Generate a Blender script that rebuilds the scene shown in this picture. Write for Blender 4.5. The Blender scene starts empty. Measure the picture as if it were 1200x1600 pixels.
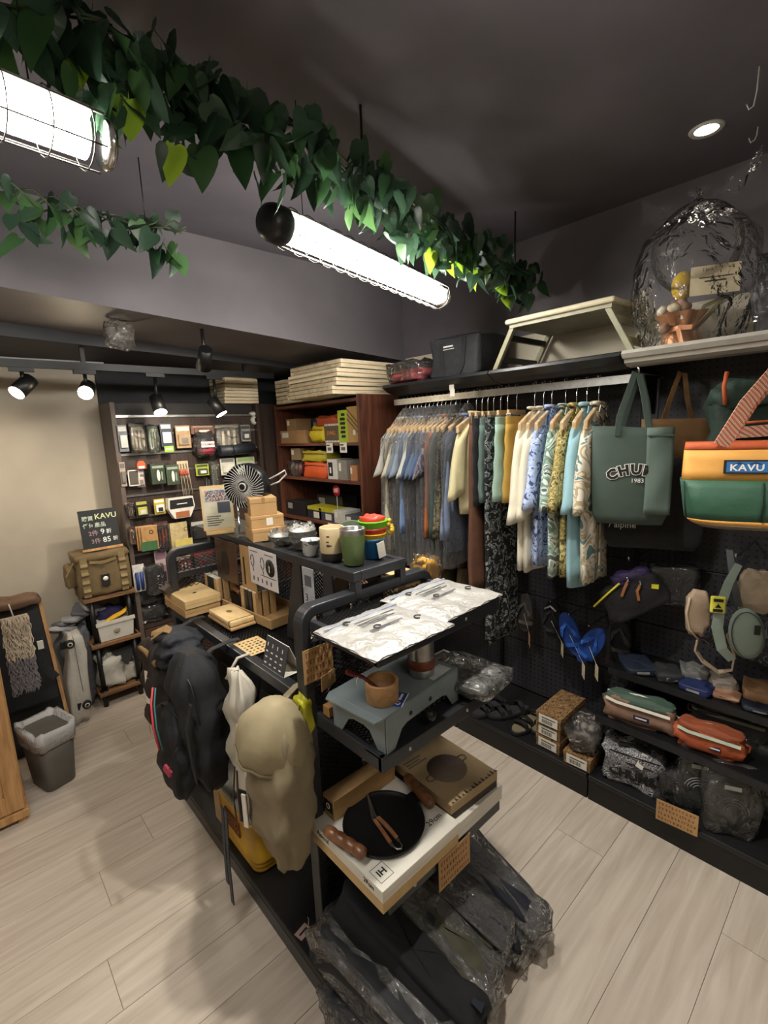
import bpy, bmesh, math, random
from mathutils import Vector, Matrix, Euler
C = bpy.context.scene.collection
PI = math.pi
sc = bpy.context.scene

# ---------------------------------------------------------------- camera
cam_data = bpy.data.cameras.new('camera')
cam = bpy.data.objects.new('camera', cam_data); C.objects.link(cam)
cam_data.sensor_fit = 'HORIZONTAL'; cam_data.sensor_width = 36.0; cam_data.lens = 36.0 * 745 / 1200
cam_data.clip_start = 0.02
def aim_camera(pitch, roll, yaw, height):
    # yaw: heading of the lens east of +Y; pitch below the horizon; roll about the lens
    f = Vector((math.sin(yaw) * math.cos(pitch), math.cos(yaw) * math.cos(pitch), -math.sin(pitch)))
    r0 = Vector((math.cos(yaw), -math.sin(yaw), 0)); u0 = r0.cross(f)
    r = r0 * math.cos(roll) + u0 * math.sin(roll); u = r.cross(f)
    m = Matrix(((r.x, u.x, -f.x, 0), (r.y, u.y, -f.y, 0), (r.z, u.z, -f.z, 0), (0, 0, 0, 1)))
    cam.matrix_world = Matrix.Translation((0, 0, height)) @ m
aim_camera(math.radians(9.7), math.radians(-2.4), math.radians(42.2021), 1.6)
sc.camera = cam

# ---------------------------------------------------------------- world, exposure
w = bpy.data.worlds.new('world'); sc.world = w; w.use_nodes = True
w.node_tree.nodes['Background'].inputs[0].default_value = (0.9, 0.93, 1, 1)
w.node_tree.nodes['Background'].inputs[1].default_value = 0.02
sc.view_settings.view_transform = 'Standard'; sc.view_settings.look = 'None'
sc.view_settings.gamma = 1; sc.view_settings.use_curve_mapping = False
sc.view_settings.exposure = 0.58
try:
    sc.cycles.transparent_max_bounces = 40
    sc.cycles.sample_clamp_indirect = 6
except Exception: pass
TUBE_STRENGTH = 54.0
SPOT_POWER = 5.0
ADDED_DOWN_POWER = 66.0

# ---------------------------------------------------------------- materials
def lin(h):
    if isinstance(h, str):
        h = h.lstrip('#'); v = [int(h[i:i+2], 16) / 255 for i in (0, 2, 4)]
        v = [c / 12.92 if c <= .04045 else ((c + .055) / 1.055) ** 2.4 for c in v]
        return (v[0], v[1], v[2], 1)
    return (h[0], h[1], h[2], 1)
MATS = {}
def mat(name, col, rough=.6, metal=0., var=.12, scale=18, bump=0., bscale=60, sheen=0., stretch=None, spec=.5, emit=0., trans=0.):
    if name in MATS: return MATS[name]
    m = bpy.data.materials.new(name); m.use_nodes = True; nt = m.node_tree; b = nt.nodes['Principled BSDF']
    b.inputs['Roughness'].default_value = rough; b.inputs['Metallic'].default_value = metal
    b.inputs['Specular IOR Level'].default_value = spec
    if sheen: b.inputs['Sheen Weight'].default_value = sheen
    if trans: b.inputs['Transmission Weight'].default_value = trans
    c = lin(col)
    tc = nt.nodes.new('ShaderNodeTexCoord'); mp = nt.nodes.new('ShaderNodeMapping'); nt.links.new(tc.outputs['Object'], mp.inputs[0])
    if stretch: mp.inputs['Scale'].default_value = stretch
    if var:
        n = nt.nodes.new('ShaderNodeTexNoise'); n.inputs['Scale'].default_value = scale; n.inputs['Detail'].default_value = 4
        nt.links.new(mp.outputs[0], n.inputs['Vector'])
        r = nt.nodes.new('ShaderNodeValToRGB')
        r.color_ramp.elements[0].position = .3; r.color_ramp.elements[1].position = .7
        r.color_ramp.elements[0].color = (c[0]*(1-var*1.6), c[1]*(1-var*1.6), c[2]*(1-var*1.6), 1)
        r.color_ramp.elements[1].color = (min(1, c[0]*(1+var)), min(1, c[1]*(1+var)), min(1, c[2]*(1+var)), 1)
        nt.links.new(n.outputs[0], r.inputs[0]); nt.links.new(r.outputs[0], b.inputs['Base Color'])
    else: b.inputs['Base Color'].default_value = c
    if bump:
        n2 = nt.nodes.new('ShaderNodeTexNoise'); n2.inputs['Scale'].default_value = bscale; n2.inputs['Detail'].default_value = 5
        nt.links.new(mp.outputs[0], n2.inputs['Vector'])
        bp = nt.nodes.new('ShaderNodeBump'); bp.inputs['Strength'].default_value = bump; bp.inputs['Distance'].default_value = .01
        nt.links.new(n2.outputs[0], bp.inputs['Height']); nt.links.new(bp.outputs[0], b.inputs['Normal'])
    if emit:
        b.inputs['Emission Color'].default_value = c; b.inputs['Emission Strength'].default_value = emit
    MATS[name] = m; return m
def pattern(name, cols, scale=22, rough=.8, kind='noise', distort=1.2, stretch=None, bump=.2):
    """cloth or card printed in several flat colours"""
    if name in MATS: return MATS[name]
    m = bpy.data.materials.new(name); m.use_nodes = True; nt = m.node_tree; b = nt.nodes['Principled BSDF']
    b.inputs['Roughness'].default_value = rough
    tc = nt.nodes.new('ShaderNodeTexCoord'); mp = nt.nodes.new('ShaderNodeMapping'); nt.links.new(tc.outputs['Object'], mp.inputs[0])
    if stretch: mp.inputs['Scale'].default_value = stretch
    if kind == 'noise':
        n = nt.nodes.new('ShaderNodeTexNoise'); n.inputs['Scale'].default_value = scale; n.inputs['Detail'].default_value = 1.5; n.inputs['Distortion'].default_value = distort
        out = n.outputs[0]; lo, hi = .32, .68
    elif kind == 'wave':
        n = nt.nodes.new('ShaderNodeTexWave'); n.inputs['Scale'].default_value = scale; n.inputs['Distortion'].default_value = distort; n.bands_direction = 'DIAGONAL'
        out = n.outputs[1]; lo, hi = 0, 1
    else:
        n = nt.nodes.new('ShaderNodeTexVoronoi'); n.inputs['Scale'].default_value = scale; out = n.outputs['Distance']; lo, hi = .05, .75
    nt.links.new(mp.outputs[0], n.inputs['Vector'])
    r = nt.nodes.new('ShaderNodeValToRGB'); r.color_ramp.interpolation = 'CONSTANT'
    k = len(cols)
    while len(r.color_ramp.elements) < k: r.color_ramp.elements.new(.5)
    for i, cc in enumerate(cols):
        r.color_ramp.elements[i].position = 0 if i == 0 else lo + (hi - lo) * i / k
        r.color_ramp.elements[i].color = lin(cc)
    nt.links.new(out, r.inputs[0]); nt.links.new(r.outputs[0], b.inputs['Base Color'])
    if bump:
        n2 = nt.nodes.new('ShaderNodeTexNoise'); n2.inputs['Scale'].default_value = 30
        nt.links.new(tc.outputs['Object'], n2.inputs['Vector'])
        bp = nt.nodes.new('ShaderNodeBump'); bp.inputs['Strength'].default_value = bump; bp.inputs['Distance'].default_value = .01
        nt.links.new(n2.outputs[0], bp.inputs['Height']); nt.links.new(bp.outputs[0], b.inputs['Normal'])
    MATS[name] = m; return m
def wood(name, c1, c2, scale=6, stretch=(1, 12, 12), rough=.55, bump=.08, wave=True):
    if name in MATS: return MATS[name]
    m = bpy.data.materials.new(name); m.use_nodes = True; nt = m.node_tree; b = nt.nodes['Principled BSDF']
    b.inputs['Roughness'].default_value = rough
    tc = nt.nodes.new('ShaderNodeTexCoord'); mp = nt.nodes.new('ShaderNodeMapping'); nt.links.new(tc.outputs['Object'], mp.inputs[0])
    mp.inputs['Scale'].default_value = stretch
    oi = nt.nodes.new('ShaderNodeObjectInfo'); ad = nt.nodes.new('ShaderNodeVectorMath'); ad.operation = 'ADD'
    sc_ = nt.nodes.new('ShaderNodeMath'); sc_.operation = 'MULTIPLY'; sc_.inputs[1].default_value = 40
    nt.links.new(oi.outputs['Random'], sc_.inputs[0]); nt.links.new(mp.outputs[0], ad.inputs[0]); nt.links.new(sc_.outputs[0], ad.inputs[1])
    n = nt.nodes.new('ShaderNodeTexNoise'); n.inputs['Scale'].default_value = scale; n.inputs['Detail'].default_value = 6; n.inputs['Distortion'].default_value = .6
    nt.links.new(ad.outputs[0], n.inputs['Vector'])
    r = nt.nodes.new('ShaderNodeValToRGB'); r.color_ramp.elements[0].position = .32; r.color_ramp.elements[1].position = .68
    r.color_ramp.elements[0].color = lin(c1); r.color_ramp.elements[1].color = lin(c2)
    nt.links.new(n.outputs[0], r.inputs[0]); nt.links.new(r.outputs[0], b.inputs['Base Color'])
    bp = nt.nodes.new('ShaderNodeBump'); bp.inputs['Strength'].default_value = bump; bp.inputs['Distance'].default_value = .01
    nt.links.new(n.outputs[0], bp.inputs['Height']); nt.links.new(bp.outputs[0], b.inputs['Normal'])
    MATS[name] = m; return m
def film(name, tint='#ffffff', haze=.1, rough=.12, scale=26, bump=.9, gl=.35, dull=0.):
    """thin clear plastic: mostly see-through, milky by haze, glossy where it creases"""
    if name in MATS: return MATS[name]
    m = bpy.data.materials.new(name); m.use_nodes = True; nt = m.node_tree; nt.nodes.remove(nt.nodes['Principled BSDF'])
    out = nt.nodes['Material Output']
    tc = nt.nodes.new('ShaderNodeTexCoord')
    n = nt.nodes.new('ShaderNodeTexNoise'); n.inputs['Scale'].default_value = scale; n.inputs['Detail'].default_value = 3; n.inputs['Distortion'].default_value = 1.5
    nt.links.new(tc.outputs['Object'], n.inputs['Vector'])
    bp = nt.nodes.new('ShaderNodeBump'); bp.inputs['Strength'].default_value = bump; bp.inputs['Distance'].default_value = .03
    nt.links.new(n.outputs[0], bp.inputs['Height'])
    tr = nt.nodes.new('ShaderNodeBsdfTransparent'); tr.inputs[0].default_value = lin(tint)
    gs = nt.nodes.new('ShaderNodeBsdfGlossy'); gs.inputs['Roughness'].default_value = rough; nt.links.new(bp.outputs[0], gs.inputs['Normal'])
    df = nt.nodes.new('ShaderNodeBsdfDiffuse'); df.inputs[0].default_value = (.9, .9, .9, 1)
    lw = nt.nodes.new('ShaderNodeLayerWeight'); lw.inputs['Blend'].default_value = gl; nt.links.new(bp.outputs[0], lw.inputs['Normal'])
    tl = nt.nodes.new('ShaderNodeBsdfTranslucent'); tl.inputs[0].default_value = (.9, .9, .9, 1); mt = nt.nodes.new('ShaderNodeMixShader'); mt.inputs[0].default_value = .45
    nt.links.new(df.outputs[0], mt.inputs[1]); nt.links.new(tl.outputs[0], mt.inputs[2])
    m1 = nt.nodes.new('ShaderNodeMixShader'); m1.inputs[0].default_value = haze
    nt.links.new(tr.outputs[0], m1.inputs[1]); nt.links.new(mt.outputs[0], m1.inputs[2])
    m2 = nt.nodes.new('ShaderNodeMixShader'); nt.links.new(lw.outputs['Fresnel'], m2.inputs[0])
    nt.links.new(m1.outputs[0], m2.inputs[1]); nt.links.new(gs.outputs[0], m2.inputs[2]); nt.links.new(m2.outputs[0], out.inputs[0])
    MATS[name] = m; return m
def emissive(name, col, s):
    if name in MATS: return MATS[name]
    m = bpy.data.materials.new(name); m.use_nodes = True; nt = m.node_tree; nt.nodes.remove(nt.nodes['Principled BSDF'])
    e = nt.nodes.new('ShaderNodeEmission'); e.inputs[0].default_value = lin(col); e.inputs[1].default_value = s
    nt.links.new(e.outputs[0], nt.nodes['Material Output'].inputs[0]); MATS[name] = m; return m

# ---------------------------------------------------------------- geometry helpers
class MB:
    def __init__(s): s.v = []; s.f = []; s.mi = []; s.sm = []; s.m = 0; s.X = Matrix.Identity(4)
    def at(s, loc=(0, 0, 0), rot=(0, 0, 0)):
        s.X = Matrix.Translation(loc) @ Euler(rot).to_matrix().to_4x4(); return s
    def add(s, vs, fs, smooth=False):
        o = len(s.v)
        for p in vs: s.v.append(tuple(s.X @ Vector(p)))
        for f in fs: s.f.append([i + o for i in f]); s.mi.append(s.m); s.sm.append(smooth)
        return s
    def box(s, c, d, rot=None):
        a, b, e = d[0]/2, d[1]/2, d[2]/2
        vs = [(x, y, z) for z in (-e, e) for y in (-b, b) for x in (-a, a)]
        R = Euler(rot).to_matrix() if rot else None
        vs = [tuple((R @ Vector(p) if R else Vector(p)) + Vector(c)) for p in vs]
        return s.add(vs, [(0, 2, 3, 1), (4, 5, 7, 6), (0, 1, 5, 4), (2, 6, 7, 3), (0, 4, 6, 2), (1, 3, 7, 5)])
    def bb(s, x0, x1, y0, y1, z0, z1): return s.box(((x0+x1)/2, (y0+y1)/2, (z0+z1)/2), (x1-x0, y1-y0, z1-z0))
    def hexa(s, q):   # eight corners, bottom ring then top ring
        return s.add(q, [(3, 2, 1, 0), (4, 5, 6, 7), (0, 1, 5, 4), (1, 2, 6, 5), (2, 3, 7, 6), (3, 0, 4, 7)])
    def tube(s, pts, r, n=8, closed=False, caps=True, smooth=True):
        pts = [Vector(p) for p in pts]; k = len(pts); rr = r if isinstance(r, (list, tuple)) else [r] * k
        vs = []; up = None
        for i, p in enumerate(pts):
            if closed: t = pts[(i+1) % k] - pts[i-1]
            else: t = pts[min(i+1, k-1)] - pts[max(i-1, 0)]
            t = t.normalized() if t.length > 1e-9 else Vector((0, 0, 1))
            if up is None: up = t.orthogonal().normalized()
            up = (up - t * up.dot(t)); up = up.normalized() if up.length > 1e-6 else t.orthogonal().normalized()
            w_ = t.cross(up)
            for j in range(n):
                a = 2 * PI * j / n; vs.append(p + (up * math.cos(a) + w_ * math.sin(a)) * rr[i])
        fs = []
        for i in range(k if closed else k-1):
            for j in range(n):
                a = i*n+j; b = i*n+(j+1) % n; c = ((i+1) % k)*n+(j+1) % n; d = ((i+1) % k)*n+j
                fs.append((a, b, c, d))
        s.add(vs, fs, smooth)
        if caps and not closed: s.add(vs[:n], [list(range(n))[::-1]]); s.add(vs[-n:], [list(range(n))])
        return s
    def ribbon(s, pts, wdir, wd, th):   # flat strap: rectangle section swept along pts; wdir = width direction(s)
        pts = [Vector(p) for p in pts]; k = len(pts); vs = []
        for i, p in enumerate(pts):
            t = (pts[min(i+1, k-1)] - pts[max(i-1, 0)]).normalized()
            wv = Vector(wdir[i] if isinstance(wdir, list) else wdir); wv = (wv - t * wv.dot(t)).normalized(); nn = t.cross(wv)
            ww = wd[i] if isinstance(wd, list) else wd
            for a, b in ((-1, -1), (1, -1), (1, 1), (-1, 1)): vs.append(p + wv * a * ww / 2 + nn * b * th / 2)
        fs = [(i*4+j, i*4+(j+1) % 4, i*4+4+(j+1) % 4, i*4+4+j) for i in range(k-1) for j in range(4)]
        fs += [(3, 2, 1, 0), (k*4-4, k*4-3, k*4-2, k*4-1)]
        return s.add(vs, fs)
    def lathe(s, prof, c=(0, 0, 0), n=24, smooth=True, sx=1, sy=1):
        vs = []
        for r, z in prof:
            for j in range(n): a = 2*PI*j/n; vs.append((c[0]+r*math.cos(a)*sx, c[1]+r*math.sin(a)*sy, c[2]+z))
        fs = [(i*n+j, i*n+(j+1) % n, (i+1)*n+(j+1) % n, (i+1)*n+j) for i in range(len(prof)-1) for j in range(n)]
        return s.add(vs, fs, smooth)
    def ell(s, c, r, n=14, m=9, noise=0, seed=0):
        rnd = random.Random(seed); vs = []
        for i in range(m+1):
            t = PI*i/m
            for j in range(n):
                a = 2*PI*j/n; k = 1 + (rnd.uniform(-noise, noise) if 0 < i < m else 0)
                vs.append((c[0]+r[0]*math.sin(t)*math.cos(a)*k, c[1]+r[1]*math.sin(t)*math.sin(a)*k, c[2]+r[2]*math.cos(t)*k))
        fs = [(i*n+j, (i+1)*n+j, (i+1)*n+(j+1) % n, i*n+(j+1) % n) for i in range(m) for j in range(n)]
        return s.add(vs, fs, True)
    def prism(s, poly, t0, t1, axis='y', smooth=False):   # poly in the plane across axis
        k = len(poly)
        def P(a, b, t): return (a, t, b) if axis == 'y' else ((t, a, b) if axis == 'x' else (a, b, t))
        vs = [P(a, b, t0) for a, b in poly] + [P(a, b, t1) for a, b in poly]
        fs = [list(range(k))[::-1], list(range(k, 2*k))]
        s.add(vs, fs); s.add(vs, [(i, (i+1) % k, (i+1) % k+k, i+k) for i in range(k)], smooth); return s
    def loft(s, rings, caps=True, smooth=True):
        n = len(rings[0]); vs = [p for r in rings for p in r]
        fs = [(i*n+j, i*n+(j+1) % n, (i+1)*n+(j+1) % n, (i+1)*n+j) for i in range(len(rings)-1) for j in range(n)]
        s.add(vs, fs, smooth)
        if caps: s.add(vs[:n], [list(range(n))[::-1]]); s.add(vs[-n:], [list(range(n))])
        return s
    def grid(s, fn, nu, nv, smooth=True):
        vs = [fn(i/nu, j/nv) for j in range(nv+1) for i in range(nu+1)]
        fs = [(j*(nu+1)+i, j*(nu+1)+i+1, (j+1)*(nu+1)+i+1, (j+1)*(nu+1)+i) for j in range(nv) for i in range(nu)]
        return s.add(vs, fs, smooth)
    def build(s, name, mats, parent=None, world=False, bevel=0, sub=0, solid=0):
        me = bpy.data.meshes.new(name)
        vs = s.v
        if world and parent is not None:
            inv = base_matrix(parent).inverted(); vs = [tuple(inv @ Vector(p)) for p in vs]
        me.from_pydata(vs, [], s.f); me.update()
        if not isinstance(mats, (list, tuple)): mats = [mats]
        for m in mats: me.materials.append(m)
        me.polygons.foreach_set('material_index', s.mi); me.polygons.foreach_set('use_smooth', s.sm)
        bm = bmesh.new(); bm.from_mesh(me); bmesh.ops.remove_doubles(bm, verts=bm.verts, dist=1e-5); bmesh.ops.recalc_face_normals(bm, faces=bm.faces); bm.to_mesh(me); bm.free()
        o = bpy.data.objects.new(name, me); C.objects.link(o)
        if parent is not None: o.parent = parent
        if solid: q = o.modifiers.new('solid', 'SOLIDIFY'); q.thickness = solid
        if bevel: q = o.modifiers.new('bevel', 'BEVEL'); q.width = bevel; q.segments = 2; q.limit_method = 'ANGLE'; q.angle_limit = .7; q.harden_normals = False
        if sub: q = o.modifiers.new('sub', 'SUBSURF'); q.levels = sub; q.render_levels = sub
        return o
def base_matrix(o):
    return Matrix.Translation(o.location) @ o.rotation_euler.to_matrix().to_4x4()
def tag(o, label=None, cat=None, group=None, kind=None):
    if label: o['label'] = label
    if cat: o['category'] = cat
    if group: o['group'] = group
    if kind: o['kind'] = kind
    return o
def thing(name, label, cat, loc=(0, 0, 0), rz=0, group=None):
    o = bpy.data.objects.new(name, None); o.empty_display_size = .05; C.objects.link(o)
    o.location = loc; o.rotation_euler = (0, 0, rz); return tag(o, label, cat, group)
def structure(name, loc=(0, 0, 0)):
    o = bpy.data.objects.new(name, None); C.objects.link(o); o.location = loc; o['kind'] = 'structure'; return o
def dup(root, loc, rz=0, label=None, group=None):
    r = root.copy(); C.objects.link(r); r.location = loc; r.rotation_euler = (0, 0, rz)
    if label: r['label'] = label
    if group: r['group'] = group
    for ch in list(root.children):
        c = ch.copy(); C.objects.link(c); c.parent = r
        for g in ch.children: d = g.copy(); C.objects.link(d); d.parent = c
    return r
FONT_SCRATCH = []
def lettering(name, txt, size, m, parent, loc, rot=(PI/2, 0, 0), depth=.0006, align='CENTER', shear=0, arc=0, off=0, spacing=1.0, sx=1.0, world=False):
    """raised flat print: the letters as a thin mesh"""
    cu = bpy.data.curves.new(name, 'FONT'); cu.body = txt; cu.size = size; cu.extrude = depth; cu.align_x = align; cu.align_y = 'CENTER'
    cu.shear = shear; cu.offset = off; cu.space_character = spacing; cu.resolution_u = 2
    o = bpy.data.objects.new(name, cu); C.objects.link(o)
    bpy.context.view_layer.update()
    me = bpy.data.meshes.new_from_object(o.evaluated_get(bpy.context.evaluated_depsgraph_get()))
    bpy.data.objects.remove(o); bpy.data.curves.remove(cu)
    R = Euler(rot).to_matrix()
    for v in me.vertices:
        p = v.co.copy(); p.x *= sx
        if arc:
            a = p.x / arc; rr = arc + p.y; p = Vector((rr * math.sin(a), rr * math.cos(a) - arc, p.z))
        v.co = R @ p + Vector(loc)
    if world and parent is not None:
        inv = base_matrix(parent).inverted()
        for v in me.vertices: v.co = inv @ v.co
    me.materials.clear(); me.materials.append(m)
    ob = bpy.data.objects.new(name, me); C.objects.link(ob); ob.parent = parent
    return ob
def cushion(mb, c, d, puff=.3, n=10, seed=0, noise=.012, rot=None):
    """soft rectangular bag: superellipse sides with crumpled surface"""
    rnd = random.Random(seed); R = Euler(rot).to_matrix() if rot else Matrix.Identity(3); noise = min(noise, .055 * min(d))
    ph = [rnd.uniform(0, 6.28) for _ in range(6)]; vs = []; N = 24; M = 14
    def se(t, e): return math.copysign(abs(t)**e, t)
    for i in range(M+1):
        ph_ = -PI/2 + PI*i/M
        for j in range(N):
            th = 2*PI*j/N
            x = se(math.cos(ph_), puff)*se(math.cos(th), puff); y = se(math.cos(ph_), puff)*se(math.sin(th), puff); z = se(math.sin(ph_), puff)
            k = noise * (math.sin(7*x+ph[0]+3*z) + math.sin(9*y+ph[1]-4*z) + math.sin(8*z+ph[2]+5*x) + rnd.uniform(-.8, .8))
            p = Vector((x*(d[0]/2+k), y*(d[1]/2+k), z*(d[2]/2+k)))
            vs.append(tuple(R @ p + Vector(c)))
    fs = [(i*N+j, i*N+(j+1) % N, (i+1)*N+(j+1) % N, (i+1)*N+j) for i in range(M) for j in range(N)]
    return mb.add(vs, fs, True)
# ================================================================ the setting
R_ = random.Random(7)
M_plank = wood('plank_wood', '#b3a697', '#c9beb0', scale=3.2, stretch=(.9, 11, 11), rough=.36, bump=.03)
M_plaster = mat('plaster_wall', '#b0a797', .85, var=.10, scale=2.2, bump=.15, bscale=6)
M_dark_paint = mat('dark_paint', '#605c60', .62, var=.12, scale=3, bump=.10, bscale=14)
M_ceiling = mat('ceiling_paint', '#5f5b61', .6, var=.14, scale=2.5, bump=.12, bscale=10)
M_soffit = mat('soffit_paint', '#33343a', .6, var=.12, scale=4)
M_black = mat('black_metal', '#17181a', .42, .3, var=.15, scale=30)
M_black2 = mat('black_satin_metal', '#26272a', .38, .35, var=.15, scale=40)
M_peg = None
def peg_material():
    m = bpy.data.materials.new('pegboard_black'); m.use_nodes = True; nt = m.node_tree; b = nt.nodes['Principled BSDF']
    b.inputs['Roughness'].default_value = .5
    tc = nt.nodes.new('ShaderNodeTexCoord'); mp = nt.nodes.new('ShaderNodeMapping'); mp.inputs['Scale'].default_value = (0, 40, 40)
    nt.links.new(tc.outputs['Object'], mp.inputs[0])
    fr = nt.nodes.new('ShaderNodeVectorMath'); fr.operation = 'FRACTION'; nt.links.new(mp.outputs[0], fr.inputs[0])
    sb = nt.nodes.new('ShaderNodeVectorMath'); sb.operation = 'SUBTRACT'; sb.inputs[1].default_value = (0, .5, .5); nt.links.new(fr.outputs[0], sb.inputs[0])
    ln = nt.nodes.new('ShaderNodeVectorMath'); ln.operation = 'LENGTH'; nt.links.new(sb.outputs[0], ln.inputs[0])
    r = nt.nodes.new('ShaderNodeValToRGB'); r.color_ramp.interpolation = 'CONSTANT'
    r.color_ramp.elements[0].color = lin('#060607'); r.color_ramp.elements[1].position = .17; r.color_ramp.elements[1].color = lin('#323237')
    nt.links.new(ln.outputs['Value'], r.inputs[0]); nt.links.new(r.outputs[0], b.inputs['Base Color']); return m
M_peg = peg_material()
M_white_metal = mat('white_metal', '#c9c7c0', .4, .1, var=.05)
M_steel = mat('brushed_steel', '#b9b9b6', .28, .95, var=.08, scale=60)
M_chrome = mat('chrome_wire', '#d8d8d8', .15, 1., var=0)
M_brown = wood('dark_brown_board', '#2b201c', '#3f2f28', scale=5, stretch=(10, 10, 1), rough=.5)
M_walnut = wood('walnut_board', '#3a2018', '#6b3f2c', scale=7, stretch=(14, 14, .8), rough=.45)
M_oak = wood('oak_board', '#9a7046', '#c29763', scale=5, stretch=(12, 12, 1), rough=.5)
M_kraft = mat('kraft_card', '#b38f5f', .8, var=.05, scale=30)
M_kraft_light = mat('pale_kraft_card', '#c9ab78', .78, var=.05, scale=30)
M_white_card = mat('white_card', '#dcd8cc', .6, var=.02)
M_ink = mat('black_ink', '#15130f', .7, var=0)
M_red_ink = mat('red_ink', '#7a2218', .7, var=0)
M_white_ink = mat('white_ink', '#e8e6e0', .6, var=0)
M_film = film('clear_film'); M_film_dull = film('milky_film', haze=.16, gl=.3, bump=.5, scale=14); M_cello = film('cellophane', haze=.05, gl=.42, bump=1.2, scale=12, rough=.08)
M_black_cloth = mat('black_cloth', '#17171a', .85, var=.2, scale=30, bump=.3, sheen=.1)
M_charcoal = mat('charcoal_cloth', '#26272b', .8, var=.2, scale=30, bump=.3)
M_rubber = mat('black_rubber', '#121214', .7, var=.1)

fl = structure('floor')
mb = MB(); mb.bb(-1.6, 2.3, -1.6, 3.5, -.03, -.004); mb.build('underlay', mat('plank_joint', '#978978', .9), fl)  # joint colour showing between the planks
row = 0; y = -1.6; pw = .185
plank_mesh = {}
while y < 3.5:
    x = -1.6 - R_.uniform(0, 1.1)
    while x < 2.3:
        L = 1.22; x0 = max(x, -1.6); x1 = min(x+L, 2.3)
        if x1 - x0 > .03:
            o = MB().bb(-(x1-x0)/2+.0008, (x1-x0)/2-.0008, -pw/2+.0008, pw/2-.0008, -.004, 0).build('plank', M_plank, fl)
            o.location = ((x0+x1)/2, y+pw/2, 0)
        x += L
    y += pw; row += 1
wl = MB().bb(-1.6, 2.27, 3.48, 3.6, 0, 2.5).build('wall_back', M_plaster); tag(wl, kind='structure')
wl = MB().bb(2.27, 2.4, -1.6, 3.6, 0, 2.5).build('wall_right', M_dark_paint); tag(wl, kind='structure')
wl = MB().bb(-1.72, -1.6, -1.6, 3.6, 0, 2.5).build('wall_left', M_plaster); tag(wl, kind='structure')
wl = MB().bb(-1.6, 2.27, -1.72, -1.6, 0, 2.5).build('wall_front', M_plaster); tag(wl, kind='structure')
wl = MB().bb(-1.72, 2.4, -1.72, 3.6, 2.5, 2.6).build('ceiling', M_ceiling); tag(wl, kind='structure')
# dropped beam along the back, its underside falling a little towards the shelving side
def zb(x): return 2.165 - (x - .2) * .062
mb = MB(); mb.m = 0
mb.hexa([(-1.6, 2.25, zb(-1.6)), (2.27, 2.25, zb(2.27)), (2.27, 3.48, zb(2.27)), (-1.6, 3.48, zb(-1.6)), (-1.6, 2.25, 2.5), (2.27, 2.25, 2.5), (2.27, 3.48, 2.5), (-1.6, 3.48, 2.5)])
o = mb.build('trim_1', M_dark_paint); tag(o, kind='structure')
mb = MB(); mb.hexa([(-1.6, 2.85, zb(-1.6)-.10), (2.27, 2.85, zb(2.27)-.02), (2.27, 3.48, zb(2.27)-.02), (-1.6, 3.48, zb(-1.6)-.1), (-1.6, 2.85, zb(-1.6)+.01), (2.27, 2.85, zb(2.27)+.01), (2.27, 3.48, zb(2.27)+.01), (-1.6, 3.48, zb(-1.6)+.01)])
o = mb.build('trim_2', M_soffit); tag(o, kind='structure')
o = MB().bb(.765, 2.268, 3.462, 3.479, 1.83, 2.14).build('trim_4', mat('black_wall_band', '#1d1e21', .7, var=.1)); tag(o, kind='structure')  # dark panel added over the plaster to keep this stretch black
# pale board fixed along the wall above the shelving
o = MB().bb(2.235, 2.268, .30, 2.2, 1.83, 2.04).build('trim_3', mat('offwhite_board', '#cbc2ad', .7, var=.05, scale=4)); tag(o, kind='structure')

# ---------------------------------------------------------------- caged tube lamps
M_tube = emissive('lamp_glow', '#fff9f0', TUBE_STRENGTH)
M_guard = mat('lamp_wire', '#55534e', .4, .8, var=0)
M_refl = mat('reflector_white', '#d8d8d2', .35, .2, var=0)
def tube_lamp(label, a, b, glow=None):
    a = Vector(a); b = Vector(b); L = (b-a).length; d = b-a
    t = thing('caged_tube_lamp', label, 'lamp', tuple((a+b)/2), math.atan2(d.y, d.x), 'caged tube lamps hung under the ceiling')
    mb = MB(); mb.tube([(-L/2+.05, 0, 0), (L/2-.04, 0, 0)], .036, 20, smooth=True); mb.build('lamp_tube', glow or M_tube, t)
    g = MB()
    for k in range(6):
        an = 2*PI*(k+.5)/6; g.tube([(-L/2+.03, .054*math.cos(an), .054*math.sin(an)), (L/2-.02, .054*math.cos(an), .054*math.sin(an))], .0017, 5)
    for k in range(15):
        x = -L/2+.05+(L-.09)*k/14
        g.tube([(x, .054*math.cos(q*PI/8), .054*math.sin(q*PI/8)) for q in range(16)], .0013, 4, closed=True)
    g.build('wire_guard', M_guard, t)
    # opaque reflector over the tube, white inside
    e = MB(); e.grid(lambda u, v: (-L/2+.03+(L-.05)*u, .050*math.cos(PI*(.2+.6*v)), .050*math.sin(PI*(.2+.6*v))), 2, 12); e.build('reflector', M_refl, t, solid=.002)
    e = MB(); e.at((-L/2, 0, 0), (0, PI/2, 0)); e.lathe([(0, -.035), (.03, -.035), (.042, -.025), (.048, -.01), (.049, .03), (.04, .045), (0, .045)], n=20)
    e.build('end_cap', M_black2, t)
    e = MB(); e.at((L/2, 0, 0), (0, PI/2, 0)); e.lathe([(0, -.012), (.040, -.012), (.044, -.004), (.040, .004), (0, .004)], n=20)
    e.build('end_cap', M_chrome, t)
    for x in (-L*.38, L*.38): MB().tube([(x, 0, .055), (x, 0, 2.5-t.location.z)], .0015, 5).build('hanger_wire', M_black, t)
    return t
tube_lamp('caged tube lamp hanging over the clothes rail end of the shelf unit, shown whole', (.735, 1.20, 2.155), (1.68, 1.42, 2.155))
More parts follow.
